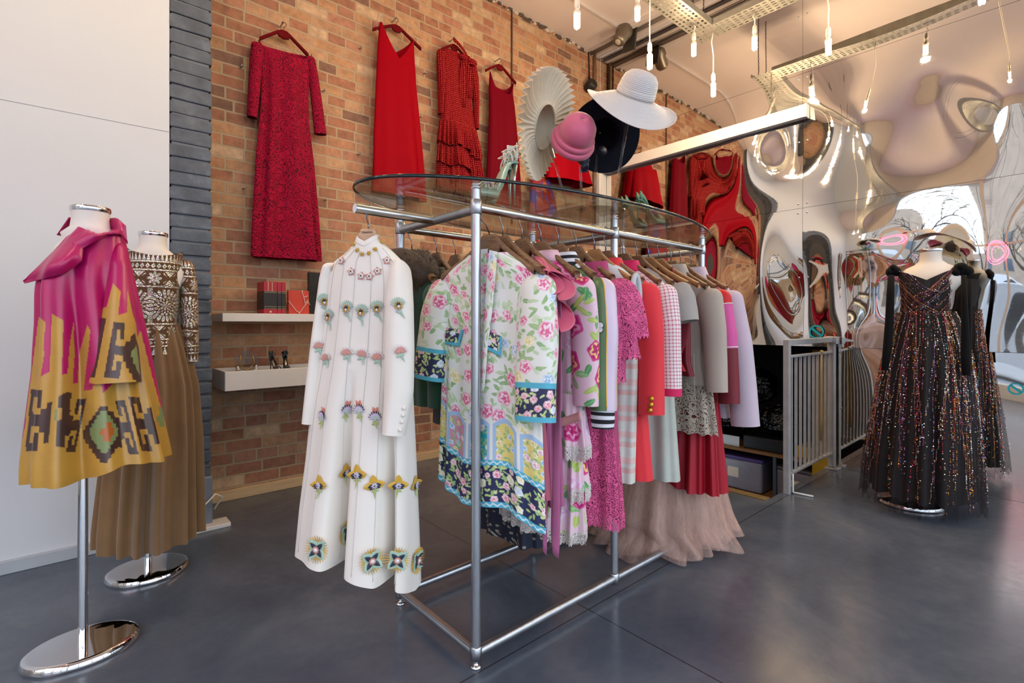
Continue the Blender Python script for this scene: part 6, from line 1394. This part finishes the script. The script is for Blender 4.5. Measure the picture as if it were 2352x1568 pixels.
# shoes -------------------------------------------------------------
def shoe(name, lab, loc, rz, MS, MSole, MStrap, straps=True, jewels=None, L=.235, heel=.125, plat=.022, s=1.0, group=None):
    o = thing(name, lab, 'shoe', loc, rz, group); n = 26; P = []; 
    def zc(u): return plat + (heel) * (1 / (1 + math.exp(-(u - .62) * 13))) * (1 - .0 * u)
    top = []; 
    for i in range(n):
        u = i / (n - 1); x = -L / 2 + L * u * .92; w = .036 * (math.sin(min(1, u * 3.2 + .18) * PI / 2)) * (1 - .42 * np.clip((u - .3) / .4, 0, 1)) * (1 if u < .97 else .8); z = zc(u); th = .008
        zb = 0.0 if u < .36 else (z - th if u > .44 else (z - th) * (u - .36) / .08)
        P.append([(x, -w, z), (x, 0, z + .001), (x, w, z), (x, w * .96, max(0, zb)), (x, 0, max(0, zb)), (x, -w * .96, max(0, zb))]); top.append((x, w, z))
    g = G(); g.grid(np.array(P) * s, wrap=True); g.f += [tuple(range(6)), tuple((n - 1) * 6 + k for k in range(6))[::-1]]; g.mi += [0, 0]; part('sole', g, MSole, o)
    xh = -L / 2 + L * .89; zt_ = zc(.97) - .006; part('heel', G().tube([(xh * s, 0, zt_ * s), ((xh - .002) * s, 0, zt_ * .6 * s), ((xh + .002) * s, 0, .0)], [.016 * s, .007 * s, .0045 * s], 12, flat=.8), MS, o)
    def arch(u, hgt, r, M, nm, lean=0):
        i = int(u * (n - 1)); x, w, z = top[i]; pts = [((x + lean * math.sin(q)) * s, -w * math.cos(q) * s * 1.03, (z + hgt * math.sin(q)) * s) for q in np.linspace(0, PI, 16)]
        part(nm, G().tube(pts, r * s, 6, flat=.5), M, o); return pts
    if straps:
        for u in (.10, .15, .20, .25, .30): arch(u, .028 + u * .05, .0055, MStrap, 'toe_strap', .012)
        for u, h, l in ((.80, .045, .0), (.88, .055, .012), (.94, .075, .02)): arch(u, h, .0042, MStrap, 'heel_strap', l)
        zz = top[-2][2]; part('ankle_strap', G().tube([((xh + .010 - .038 * (1 - math.cos(q))) * s, .032 * math.sin(q) * s, (zz + .072 - .022 * (1 - math.cos(q))) * s) for q in np.linspace(-PI, PI, 28, endpoint=False)], .0036 * s, 6, closed=True, flat=.5), MStrap, o)
        part('heel_counter', G().grid(np.array([[((xh + .012 - .03 * abs(v) ** 2) * s, .026 * v * s, (zz + .075 * w) * s) for v in np.linspace(-1, 1, 9)] for w in np.linspace(0, 1, 5)])), MStrap, o, solid=.002)
    if jewels:
        rs = random.Random(4); g = G()
        for k in range(60):
            u = rs.choice([.10, .15, .20, .25, .30, .8, .88, .94, .94, .96]); i = int(u * (n - 1)); x, w, z = top[i]; q = rs.uniform(.35, PI - .35); hgt = .030 + u * .05; hh_ = hgt if u < .5 else rs.uniform(.3, 1) * .08
            g.sph(((x + .012 * math.sin(q) + (.012 if u > .5 else 0)) * s, -w * math.cos(q) * s * 1.06, (z + hh_ * math.sin(q) + .004) * s), rs.uniform(.003, .0048) * s, 6, mi=rs.randrange(len(jewels)))
        part('jewels', g, jewels, o)
    if not straps:
        g = G(); P = []
        for i in range(10):
            u = .02 + .30 * i / 9; j = int(u * (n - 1)); x, w, z = top[j]; P.append([(x * s, -w * math.cos(q) * s * 1.02, (z + (.012 + .09 * u) * math.sin(q)) * s) for q in np.linspace(0, PI, 12)])
        g.grid(np.array(P)); part('vamp', g, MS, o, solid=.002)
        g = G(); P = []
        for i in range(10):
            u = .66 + .33 * i / 9; j = int(u * (n - 1)); x, w, z = top[j]; h = .02 + .04 * (i / 9); P.append([(x * s + .01 * (k % 2) * 0, sg * w * s, (z + h * k) * s) for k, sg in ((1, -1), (0, -1), (0, 1), (1, 1))])
        P2 = [(xh + .012, 0, zc(.98))]; g.grid(np.array([[r[0], r[1]] for r in P])); g.grid(np.array([[r[2], r[3]] for r in P])); part('quarter', g, MS, o, solid=.002)
    return o
BLKL = mat('black_patent', '#0e0d0f', .15, spec=.7, coat=.5)
p = onY(637, 846, 3.56); shoe('strappy_sandal', 'left black strappy sandal on the box shelf', (p.x, 3.61, SBZ), -PI / 2 + .2 + PI, BLKL, BLKL, BLKL, s=.62, group='black sandals on the box shelf')
p = onY(662, 846, 3.56); shoe('strappy_sandal', 'right black strappy sandal on the box shelf, nearer the white dress', (p.x, 3.61, SBZ), -PI / 2 - .15 + PI, BLKL, BLKL, BLKL, s=.62, group='black sandals on the box shelf')
GZ = 1.6852 + .0125
SILV = mat('silver_leather', '#c8cbb8', .22, .85, var=.1); MINT = mat('mint_platform', '#a9cdbb', .3, .2, coat=.4); CREAMS = mat('cream_strap', '#d9dccb', .4)
JW = [mat('jewel_' + k, c, .06, .2, spec=1, coat=1) for k, c in (('emerald', '#0f7a5c'), ('ruby', '#a8182e'), ('amethyst', '#b58ad0'), ('amber', '#8a5a2a'), ('clear', '#dfe6e6'))]
p = onZ(1150, 463, GZ); shoe('jewelled_sandal', 'silver jewelled platform sandal at the near edge of the glass top', (p.x, p.y + .01, GZ), .18, SILV, MINT, CREAMS, jewels=JW, L=.26, heel=.16, plat=.03, group='jewelled sandals')
shoe('jewelled_sandal', 'silver jewelled sandal half hidden behind its pair on the glass top', (p.x + .045, p.y + .085, GZ), .22, SILV, MINT, CREAMS, jewels=JW, L=.26, heel=.16, plat=.03, group='jewelled sandals')
GRG = mat('green_glitter', '#4f7a5c', .35, .3, var=.4, vs=200, bump=.4, bs=400); GRS = mat('green_sole', '#6d9a7c', .3, .1)
p = onZ(1492, 512, GZ); shoe('platform_pump', 'green glitter platform pump near the far end of the glass top', (p.x, p.y, GZ), PI - .35, GRG, GRS, GRG, straps=False, L=.25, heel=.13, plat=.025, s=.72, group='green platform pumps')
shoe('platform_pump', 'green glitter platform pump behind its pair on the glass top', (p.x + .02, p.y + .11, GZ), PI - .2, GRG, GRS, GRG, straps=False, L=.25, heel=.13, plat=.025, s=.72, group='green platform pumps')
# ---------------------------------------------------------------- acrylic hat stand and four hats
ROD = pane_mat('acrylic_rod', (.90, .90, .88))
hs = thing('hat_stand', 'clear acrylic four-rod hat stand in the middle of the glass top', 'hat stand', (1.83, 1.53, GZ))
part('base_disc', G().lathe([(0, 0), (.18, 0), (.182, .004), (.18, .008), (0, .008)], n=48), ACR, hs, auto=40)
RODS = []
for (bx, by, tx, ty, tt) in ((1308, 498, 1258, 312, 2.36), (1338, 487, 1330, 330, 2.26), (1363, 505, 1372, 330, 2.46), (1405, 492, 1449, 235, 2.22)):
    b = onZ(bx, by, GZ + .008); t_ = atD(tx, ty, tt); RODS.append((b, t_))
    part('rod', G().tube([b, t_], .0065, 12), ROD, hs, w=True); part('rod_socket', G().lathe([(0, 0), (.014, 0), (.012, .02), (.008, .022), (0, .022)], b, 14), ACR, hs, w=True)
def basis(n, roll=0, ref=None):
    n = n.normalized(); r = (ref or Vector((FY, -FX, 0))); r = (r - n * r.dot(n)).normalized(); u = n.cross(r); M = Matrix((r, u, n)).transposed(); return M @ Matrix.Rotation(roll, 3, 'Z')
VW = lambda P: (EYE - P).normalized()
RT, FW, UP = Vector((FY, -FX, 0)), Vector((FX, FY, 0)), Vector((0, 0, 1))
def placed(o, M):
    for c in COL.objects:
        if c.parent == o: c.data.transform(M.to_4x4()) if c.data.users == 1 else None
# white straw hat
STRAW = NT('white_straw'); v = STRAW.coord('UV'); s_ = STRAW.node('ShaderNodeSeparateXYZ'); STRAW.link(v, s_.inputs[0]); w_ = STRAW.math('SINE', STRAW.math('MULTIPLY', s_.outputs['Y'], 900)); x_ = STRAW.math('SINE', STRAW.math('MULTIPLY', s_.outputs['X'], 500))
STRAW.b.inputs['Base Color'].default_value = rgba('#e9e4e0'); STRAW.b.inputs['Roughness'].default_value = .45; STRAW.bump(STRAW.math('ADD', w_, STRAW.math('MULTIPLY', x_, .5)), .5, .002); STRAW = STRAW.m
def revolve(prof, n=96, edge=None):
    P = []; U = []; L = 0; pr = None
    for r, z in prof:
        if pr: L += math.hypot(r - pr[0], z - pr[1])
        pr = (r, z); q = np.linspace(0, 2 * PI, n, endpoint=False); e = edge(q, r) if edge else 0
        P.append(np.stack([r * np.cos(q), r * np.sin(q), np.full(n, z) + e], -1)); U.append(np.stack([q * max(r, .05), np.full(n, L)], -1))
    g = G(); g.grid(np.array(P), wrap=True, uv=np.array(U)); return g
def hat(name, lab, P, M, parts_):
    o = thing(name, lab, 'hat', tuple(P))
    for nm, g, m, sol in parts_:
        g.v = [tuple(M @ Vector(p)) for p in g.v]; part(nm, g, m, o, solid=sol)
    return o
Pw = atD(1458, 222, 2.22); n_ = UP * .80 - FW * .60 + RT * .26
crown = revolve([(.002, .106), (.03, .104), (.055, .096), (.072, .078), (.080, .055), (.083, .03), (.084, .0)])
brim = revolve([(.084, .002), (.10, -.005), (.13, -.020), (.16, -.037), (.185, -.048), (.20, -.050), (.206, -.046)], edge=lambda q, r: (.022 * np.cos(2 * (q - .1)) + .010 * np.sin(q + .6)) * max(0, (r - .09) / .12) ** 1.3)
band = revolve([(.0842, .004), (.0862, .010), (.0862, .026), (.0842, .03)])
hat('straw_hat', 'wide-brimmed white straw hat, highest on the acrylic stand', Pw, basis(n_), [('crown', crown, STRAW, .002), ('brim', brim, STRAW, .002), ('hat_band', band, STRAW, .001)])
# pink felt bowler
PINKF = mat('pink_felt', '#e8708f', .55, sheen=.4, var=.12, vs=14, bump=.12, bs=25)
Pp = atD(1322, 312, 2.26); n_ = -FW * .86 + UP * .40 + RT * .24
crown = revolve([(.002, .10), (.03, .097), (.055, .085), (.072, .062), (.079, .035), (.080, .0)]); r1 = revolve([(.078, .004), (.088, .006), (.094, -.004), (.094, -.016), (.086, -.024), (.078, -.024)]); r2 = revolve([(.082, -.022), (.096, -.020), (.104, -.032), (.102, -.048), (.092, -.056), (.07, -.054)])
hat('bowler_hat', 'bright pink felt bowler hat with a double rolled brim', Pp, basis(n_), [('crown', crown, PINKF, .003), ('rolled_brim', r1, PINKF, 0), ('rolled_brim', r2, PINKF, 0)])
# navy wide brim
NAVYS = mat('navy_straw', '#0d1020', .8, spec=.2, sheen=.08, var=.2, vs=40, bump=.3, bs=220); NRIB = mat('navy_ribbon', '#171c34', .4)
Pn = atD(1388, 310, 2.50); n_ = FW * .86 + UP * .42 - RT * .05
crown = revolve([(.002, .10), (.05, .095), (.075, .07), (.08, .0)]); brim = revolve([(.08, 0), (.10, .0), (.14, -.004), (.172, -.010), (.178, -.012)], edge=lambda q, r: .02 * np.cos(2 * q + .5) * (r / .18) ** 2)
o = hat('navy_hat', 'navy wide-brimmed hat tilted behind the pink bowler hat', Pn, basis(n_), [('crown', crown, NAVYS, .002), ('brim', brim, NAVYS, .003)])
tg = G(); a = atD(1345, 372, 2.42); tg.grid(np.array([[tuple(a - Vector(Pn) + RT * (.018 * v - .008 * u) + FW * (.006 * math.sin(4 * u + v)) - UP * (.05 * u)) for v in np.linspace(-1, 1, 5)] for u in np.linspace(-.3, 1, 8)])); part('ribbon_tail', tg, NRIB, o, solid=.002)
tg = G(); a = atD(1385, 345, 2.42); tg.sph(a - Vector(Pn), (.03, .012, .022), 10); part('ribbon_bow', tg, NRIB, o)
# pleated fan hat
PLEAT = mat('cream_pleats', '#f0e2c6', .7, sheen=.1, var=.05, vs=12); BANDH = mat('cream_headband', '#d9cbb0', .6)
Pf = atD(1250, 292, 2.38); n_ = -FW * .40 + RT * .84 - UP * .30
N_ = 480; P = []
for r, dz in ((.098, .0), (.112, -.006), (.138, -.012), (.175, -.012), (.21, -.006), (.238, .004), (.246, .008)):
    row = []
    for k in range(N_):
        q = 2 * PI * k / N_; f = abs(((k / N_ * 46) % 1) * 2 - 1); e = 1.0 + .10 * math.sin(q); amp_ = .017 * (r - .09) / .155 + .002
        row.append((r * e * math.cos(q) * (1 + .005 * f * (r > .23)), r * math.sin(q), dz + amp_ * (f - .5) * 2 + .028 * math.cos(2 * q + 1.0) * (r / .25) ** 2))
    P.append(row)
fan = G(); fan.grid(np.array(P), wrap=True)
inner = revolve([(.100, .008), (.098, -.02), (.09, -.045), (.06, -.062), (.002, -.068)])
o = hat('pleated_hat', 'cream pleated fan hat on the leftmost rod of the acrylic stand', Pf, basis(n_, ref=UP), [('pleated_brim', fan, PLEAT, .0015), ('headband', inner, BANDH, .002)])
for c in list(COL.objects):
    if c.parent == o and c.name.startswith('pleated_brim'): c.data.polygons.foreach_set('use_smooth', [False] * len(c.data.polygons))
# ---------------------------------------------------------------- steel gate guarding the stair opening
GALVG = mat('gate_steel', '#b9babb', .42, .35, var=.2, vs=12); BRASSW = mat('twine', '#c6a970', .8)
gt = thing('stair_gate', 'galvanised steel railing gate guarding the stair opening by the mirror', 'gate', (4.3, 1.40, 0))
def wbox(nm, x0, x1, z0, z1, d=.04, y=1.40, lab=None): return part(nm, G().box(((x0 + x1) / 2, y, (z0 + z1) / 2), (x1 - x0, d, z1 - z0)), GALVG, gt, w=True, smooth=False, bevel=.003)
wbox('post', 3.79, 3.83, 0, 1.085); p2 = wbox('post', 4.72, 4.775, .02, 1.085, .05); wbox('top_rail', 3.83, 4.74, 1.045, 1.085); wbox('mid_rail', 3.83, 4.72, .955, .972, .03); wbox('bottom_rail', 3.83, 4.72, .125, .142, .03)
part('post_plate', G().box((4.75, 1.39, .008), (.10, .10, .014)), GALVG, p2, w=True, smooth=False, bevel=.002); part('hinge_block', G().box((4.73, 1.37, 1.06), (.07, .045, .06)), STEELB, p2, w=True, smooth=False, bevel=.003)
for i in range(10):
    x = 3.885 + i * .088; part('baluster', G().box((x, 1.40, .548), (.016, .016, .82)), GALVG, gt, w=True, smooth=False)
part('floor_bolt', G().tube([(3.845, 1.375, .14), (3.845, 1.375, .012), (3.85, 1.365, .008), (3.865, 1.25, .008)], .007, 8), mat('white_bolt', '#d5d2cc', .4), gt, w=True)
part('twine_tie', G().tube([(4.46, 1.388, .985), (4.45, 1.385, .80), (4.457, 1.386, .45), (4.45, 1.385, .28)], .008, 6).sph((4.46, 1.385, .975), .016, 8), BRASSW, gt, w=True)
# teal ring decals on the mirror steel; right one paints a reflected window sticker
TEAL = mat('teal_vinyl', '#18b3c4', .4)
def sticker(px, py, r, lab):
    p = onX(px, py, XM - .001 - float(mirror_h(np.array(1.5), np.array(1.1))) - .012); g = G()
    ring = lambda rr: [(p.x, p.y + rr * math.cos(q), p.z + rr * math.sin(q)) for q in np.linspace(0, 2 * PI, 40, endpoint=False)]
    P = [ring(r), ring(r * .78)]; g.grid(np.array(P), wrap=True); g.add([(p.x, p.y - r * .72, p.z - r * .42), (p.x, p.y - r * .52, p.z - r * .66), (p.x, p.y + r * .72, p.z + r * .42), (p.x, p.y + r * .52, p.z + r * .66)], [(0, 1, 2, 3)])
    single('ring_decal', g, TEAL, lab, 'sticker', smooth=False, solid=.0015)
sticker(1875, 762, .058, 'teal ring and slash decal on the mirror steel above the gate')
sticker(2333, 893, .04, 'teal ring and slash decal near the right frame edge, painted reflection of a window sticker')
# ---------------------------------------------------------------- storeroom contents seen through the opening
SHX = 5.75
sh = thing('storage_rack', 'low storage rack with a wooden shelf board down in the dark storeroom', 'shelving', (SHX, 2.4, ZB_))
part('shelf_board', G().box((SHX, 2.35, -.17), (.5, 1.7, .03)), mat('raw_board', '#8a6238', .7, var=.2), sh, w=True, smooth=False)
for y in (1.55, 2.15, 3.15):
    for x in (SHX - .22, SHX + .22): part('upright', G().box((x, y, (ZB_ - .15) / 2), (.03, .03, -ZB_ - .15)), mat('upright_blue_grey', '#55626e', .5, .4), sh, w=True, smooth=False)
BIN = mat('clear_plastic_bin', '#8d8c98', .25, var=.15, coat=.3); BINL = mat('violet_lid', '#4a3a7a', .5); BAGM = mat('black_bag', '#0b0b0d', .18, spec=.8, var=.5, bump=1.0, bs=14, bd=.05)
def bin_(x, y, z, sx, sy, h, lab, lid=BINL):
    o = thing('storage_bin', lab, 'storage bin', (x, y, z)); part('tub', G().box((0, 0, h * .45), (sx, sy, h * .9)), BIN, o, smooth=False, bevel=.02); part('lid', G().box((0, 0, h * .95), (sx * 1.05, sy * 1.05, h * .1)), lid, o, smooth=False, bevel=.01); part('label_card', G().box((-sx / 2 - .001, .05, h * .5), (.004, .12, h * .3)), PAGES, o, smooth=False)
bin_(SHX, 2.55, -.62, .40, .52, .36, 'clear plastic bin with violet lid under the storeroom shelf, left one', BINL); bin_(SHX, 1.92, -.62, .40, .46, .34, 'clear plastic bin under the storeroom shelf, right one', mat('grey_lid', '#5a5a62', .5))
for y in (2.55, 1.92): pass
g = G().box((SHX, 2.3, -.64), (.45, 1.6, .03)); part('shelf_board', g, MATS['raw_board'], sh, w=True, smooth=False)
single('yellow_crate', G().box((SHX - .05, 1.80, -.095), (.3, .30, .12)), mat('yellow_plastic', '#c9a21e', .4), 'yellow plastic crate on the storeroom shelf', 'crate', smooth=False, bevel=.01)
single('white_card', G().box((SHX - .2, 2.66, -.10), (.01, .26, .11)), mat('white_card_stock', '#c9d2d6', .7), 'white card box on the left of the storeroom shelf', 'box', smooth=False)
single('black_box', G().box((SHX - .05, 2.24, -.085), (.3, .5, .14)), mat('black_card', '#121214', .5), 'black box between white card and yellow crate in the storeroom', 'box', smooth=False, bevel=.01)
rs = random.Random(8)
def bag(c, r, lab):
    g = G(); g.sph(c, r, 24); g.v = [tuple(Vector(p) + Vector((rs.gauss(0, .012), rs.gauss(0, .012), rs.gauss(0, .012)))) for p in g.v]; single('plastic_bag', g, BAGM, lab, 'bag', 'black bags in the storeroom', smooth=False)
bag((SHX, 2.70, .15), (.22, .30, .17), 'crumpled black bag resting on the left of the storeroom shelf'); bag((SHX + .05, 2.55, .50), (.24, .34, .22), 'crumpled black bag heaped on top of the shelf bag'); bag((SHX + .02, 2.15, .16), (.2, .24, .17), 'crumpled black bag in the middle of the storeroom shelf'); bag((4.9, 2.30, ZB_ + .19), (.2, .3, .15), 'black bag on the storeroom floor at the foot of the stair')
single('yellow_locker', G().box((5.25, 1.62, .1), (.06, .16, 1.7)), mat('mustard_paint', '#a8841e', .5), 'mustard yellow upright panel behind the gate bars', 'panel', smooth=False)
# white flex at the foot of the pier
single('white_flex', G().tube([(.66, YW - .01, .10), (.70, YW - .03, .17), (.66, YW - .05, .20), (.60, YW - .045, .14), (.52, YW - .04, .09), (.42, YW - .03, .075)], .005, 6), LAMPW, 'white electrical flex looping at the foot of the pier', 'cable')
# ---------------------------------------------------------------- camera, world, view
cam = bpy.data.cameras.new('camera'); co = bpy.data.objects.new('camera', cam); COL.objects.link(co)
cam.sensor_width = 36; cam.lens = 36 * F / 2352; cam.shift_y = -(784 - CY) / 2352; cam.clip_start = .05
co.location = (0, 0, H); co.rotation_euler = (PI / 2, 0, -(PI / 2 - YAW)); SC.camera = co
wd = bpy.data.worlds.new('world'); SC.world = wd; wd.use_nodes = True
wn = wd.node_tree.nodes; bg = wn['Background']
tc = wn.new('ShaderNodeTexCoord'); nz = wn.new('ShaderNodeTexNoise'); nz.inputs['Scale'].default_value = 3; nz.inputs['Detail'].default_value = 5
rp = wn.new('ShaderNodeValToRGB'); rp.color_ramp.elements[0].color = (.46, .62, .88, 1); rp.color_ramp.elements[1].color = (.92, .95, 1, 1)
rp.color_ramp.elements[0].position = .35; rp.color_ramp.elements[1].position = .62
wd.node_tree.links.new(tc.outputs['Generated'], nz.inputs['Vector']); wd.node_tree.links.new(nz.outputs['Fac'], rp.inputs[0])
wd.node_tree.links.new(rp.outputs[0], bg.inputs['Color']); bg.inputs['Strength'].default_value = SKY
def portal(loc, rot, sx, sy):
    l = bpy.data.lights.new('window_portal', 'AREA'); l.shape = 'RECTANGLE'; l.size = sx; l.size_y = sy; l.cycles.is_portal = True
    o = bpy.data.objects.new('window_portal', l); COL.objects.link(o); o.location = loc; o.rotation_euler = rot
portal((-2.26, .35, 2.15), (0, -PI / 2, 0), 3.9, 6.0)
portal((1.3, -2.86, 2.15), (PI / 2, 0, 0), 6.6, 3.9)
vs = SC.view_settings; vs.view_transform = 'Standard'; vs.look = 'None'; vs.gamma = 1; vs.use_curve_mapping = False; vs.exposure = EXPO
SC.cycles.use_denoising = True; SC.cycles.max_bounces = 10; SC.cycles.diffuse_bounces = 4; SC.cycles.glossy_bounces = 5; SC.cycles.transmission_bounces = 8; SC.cycles.transparent_max_bounces = 16
SC.cycles.sample_clamp_indirect = 8; SC.cycles.caustics_reflective = False; SC.cycles.caustics_refractive = False
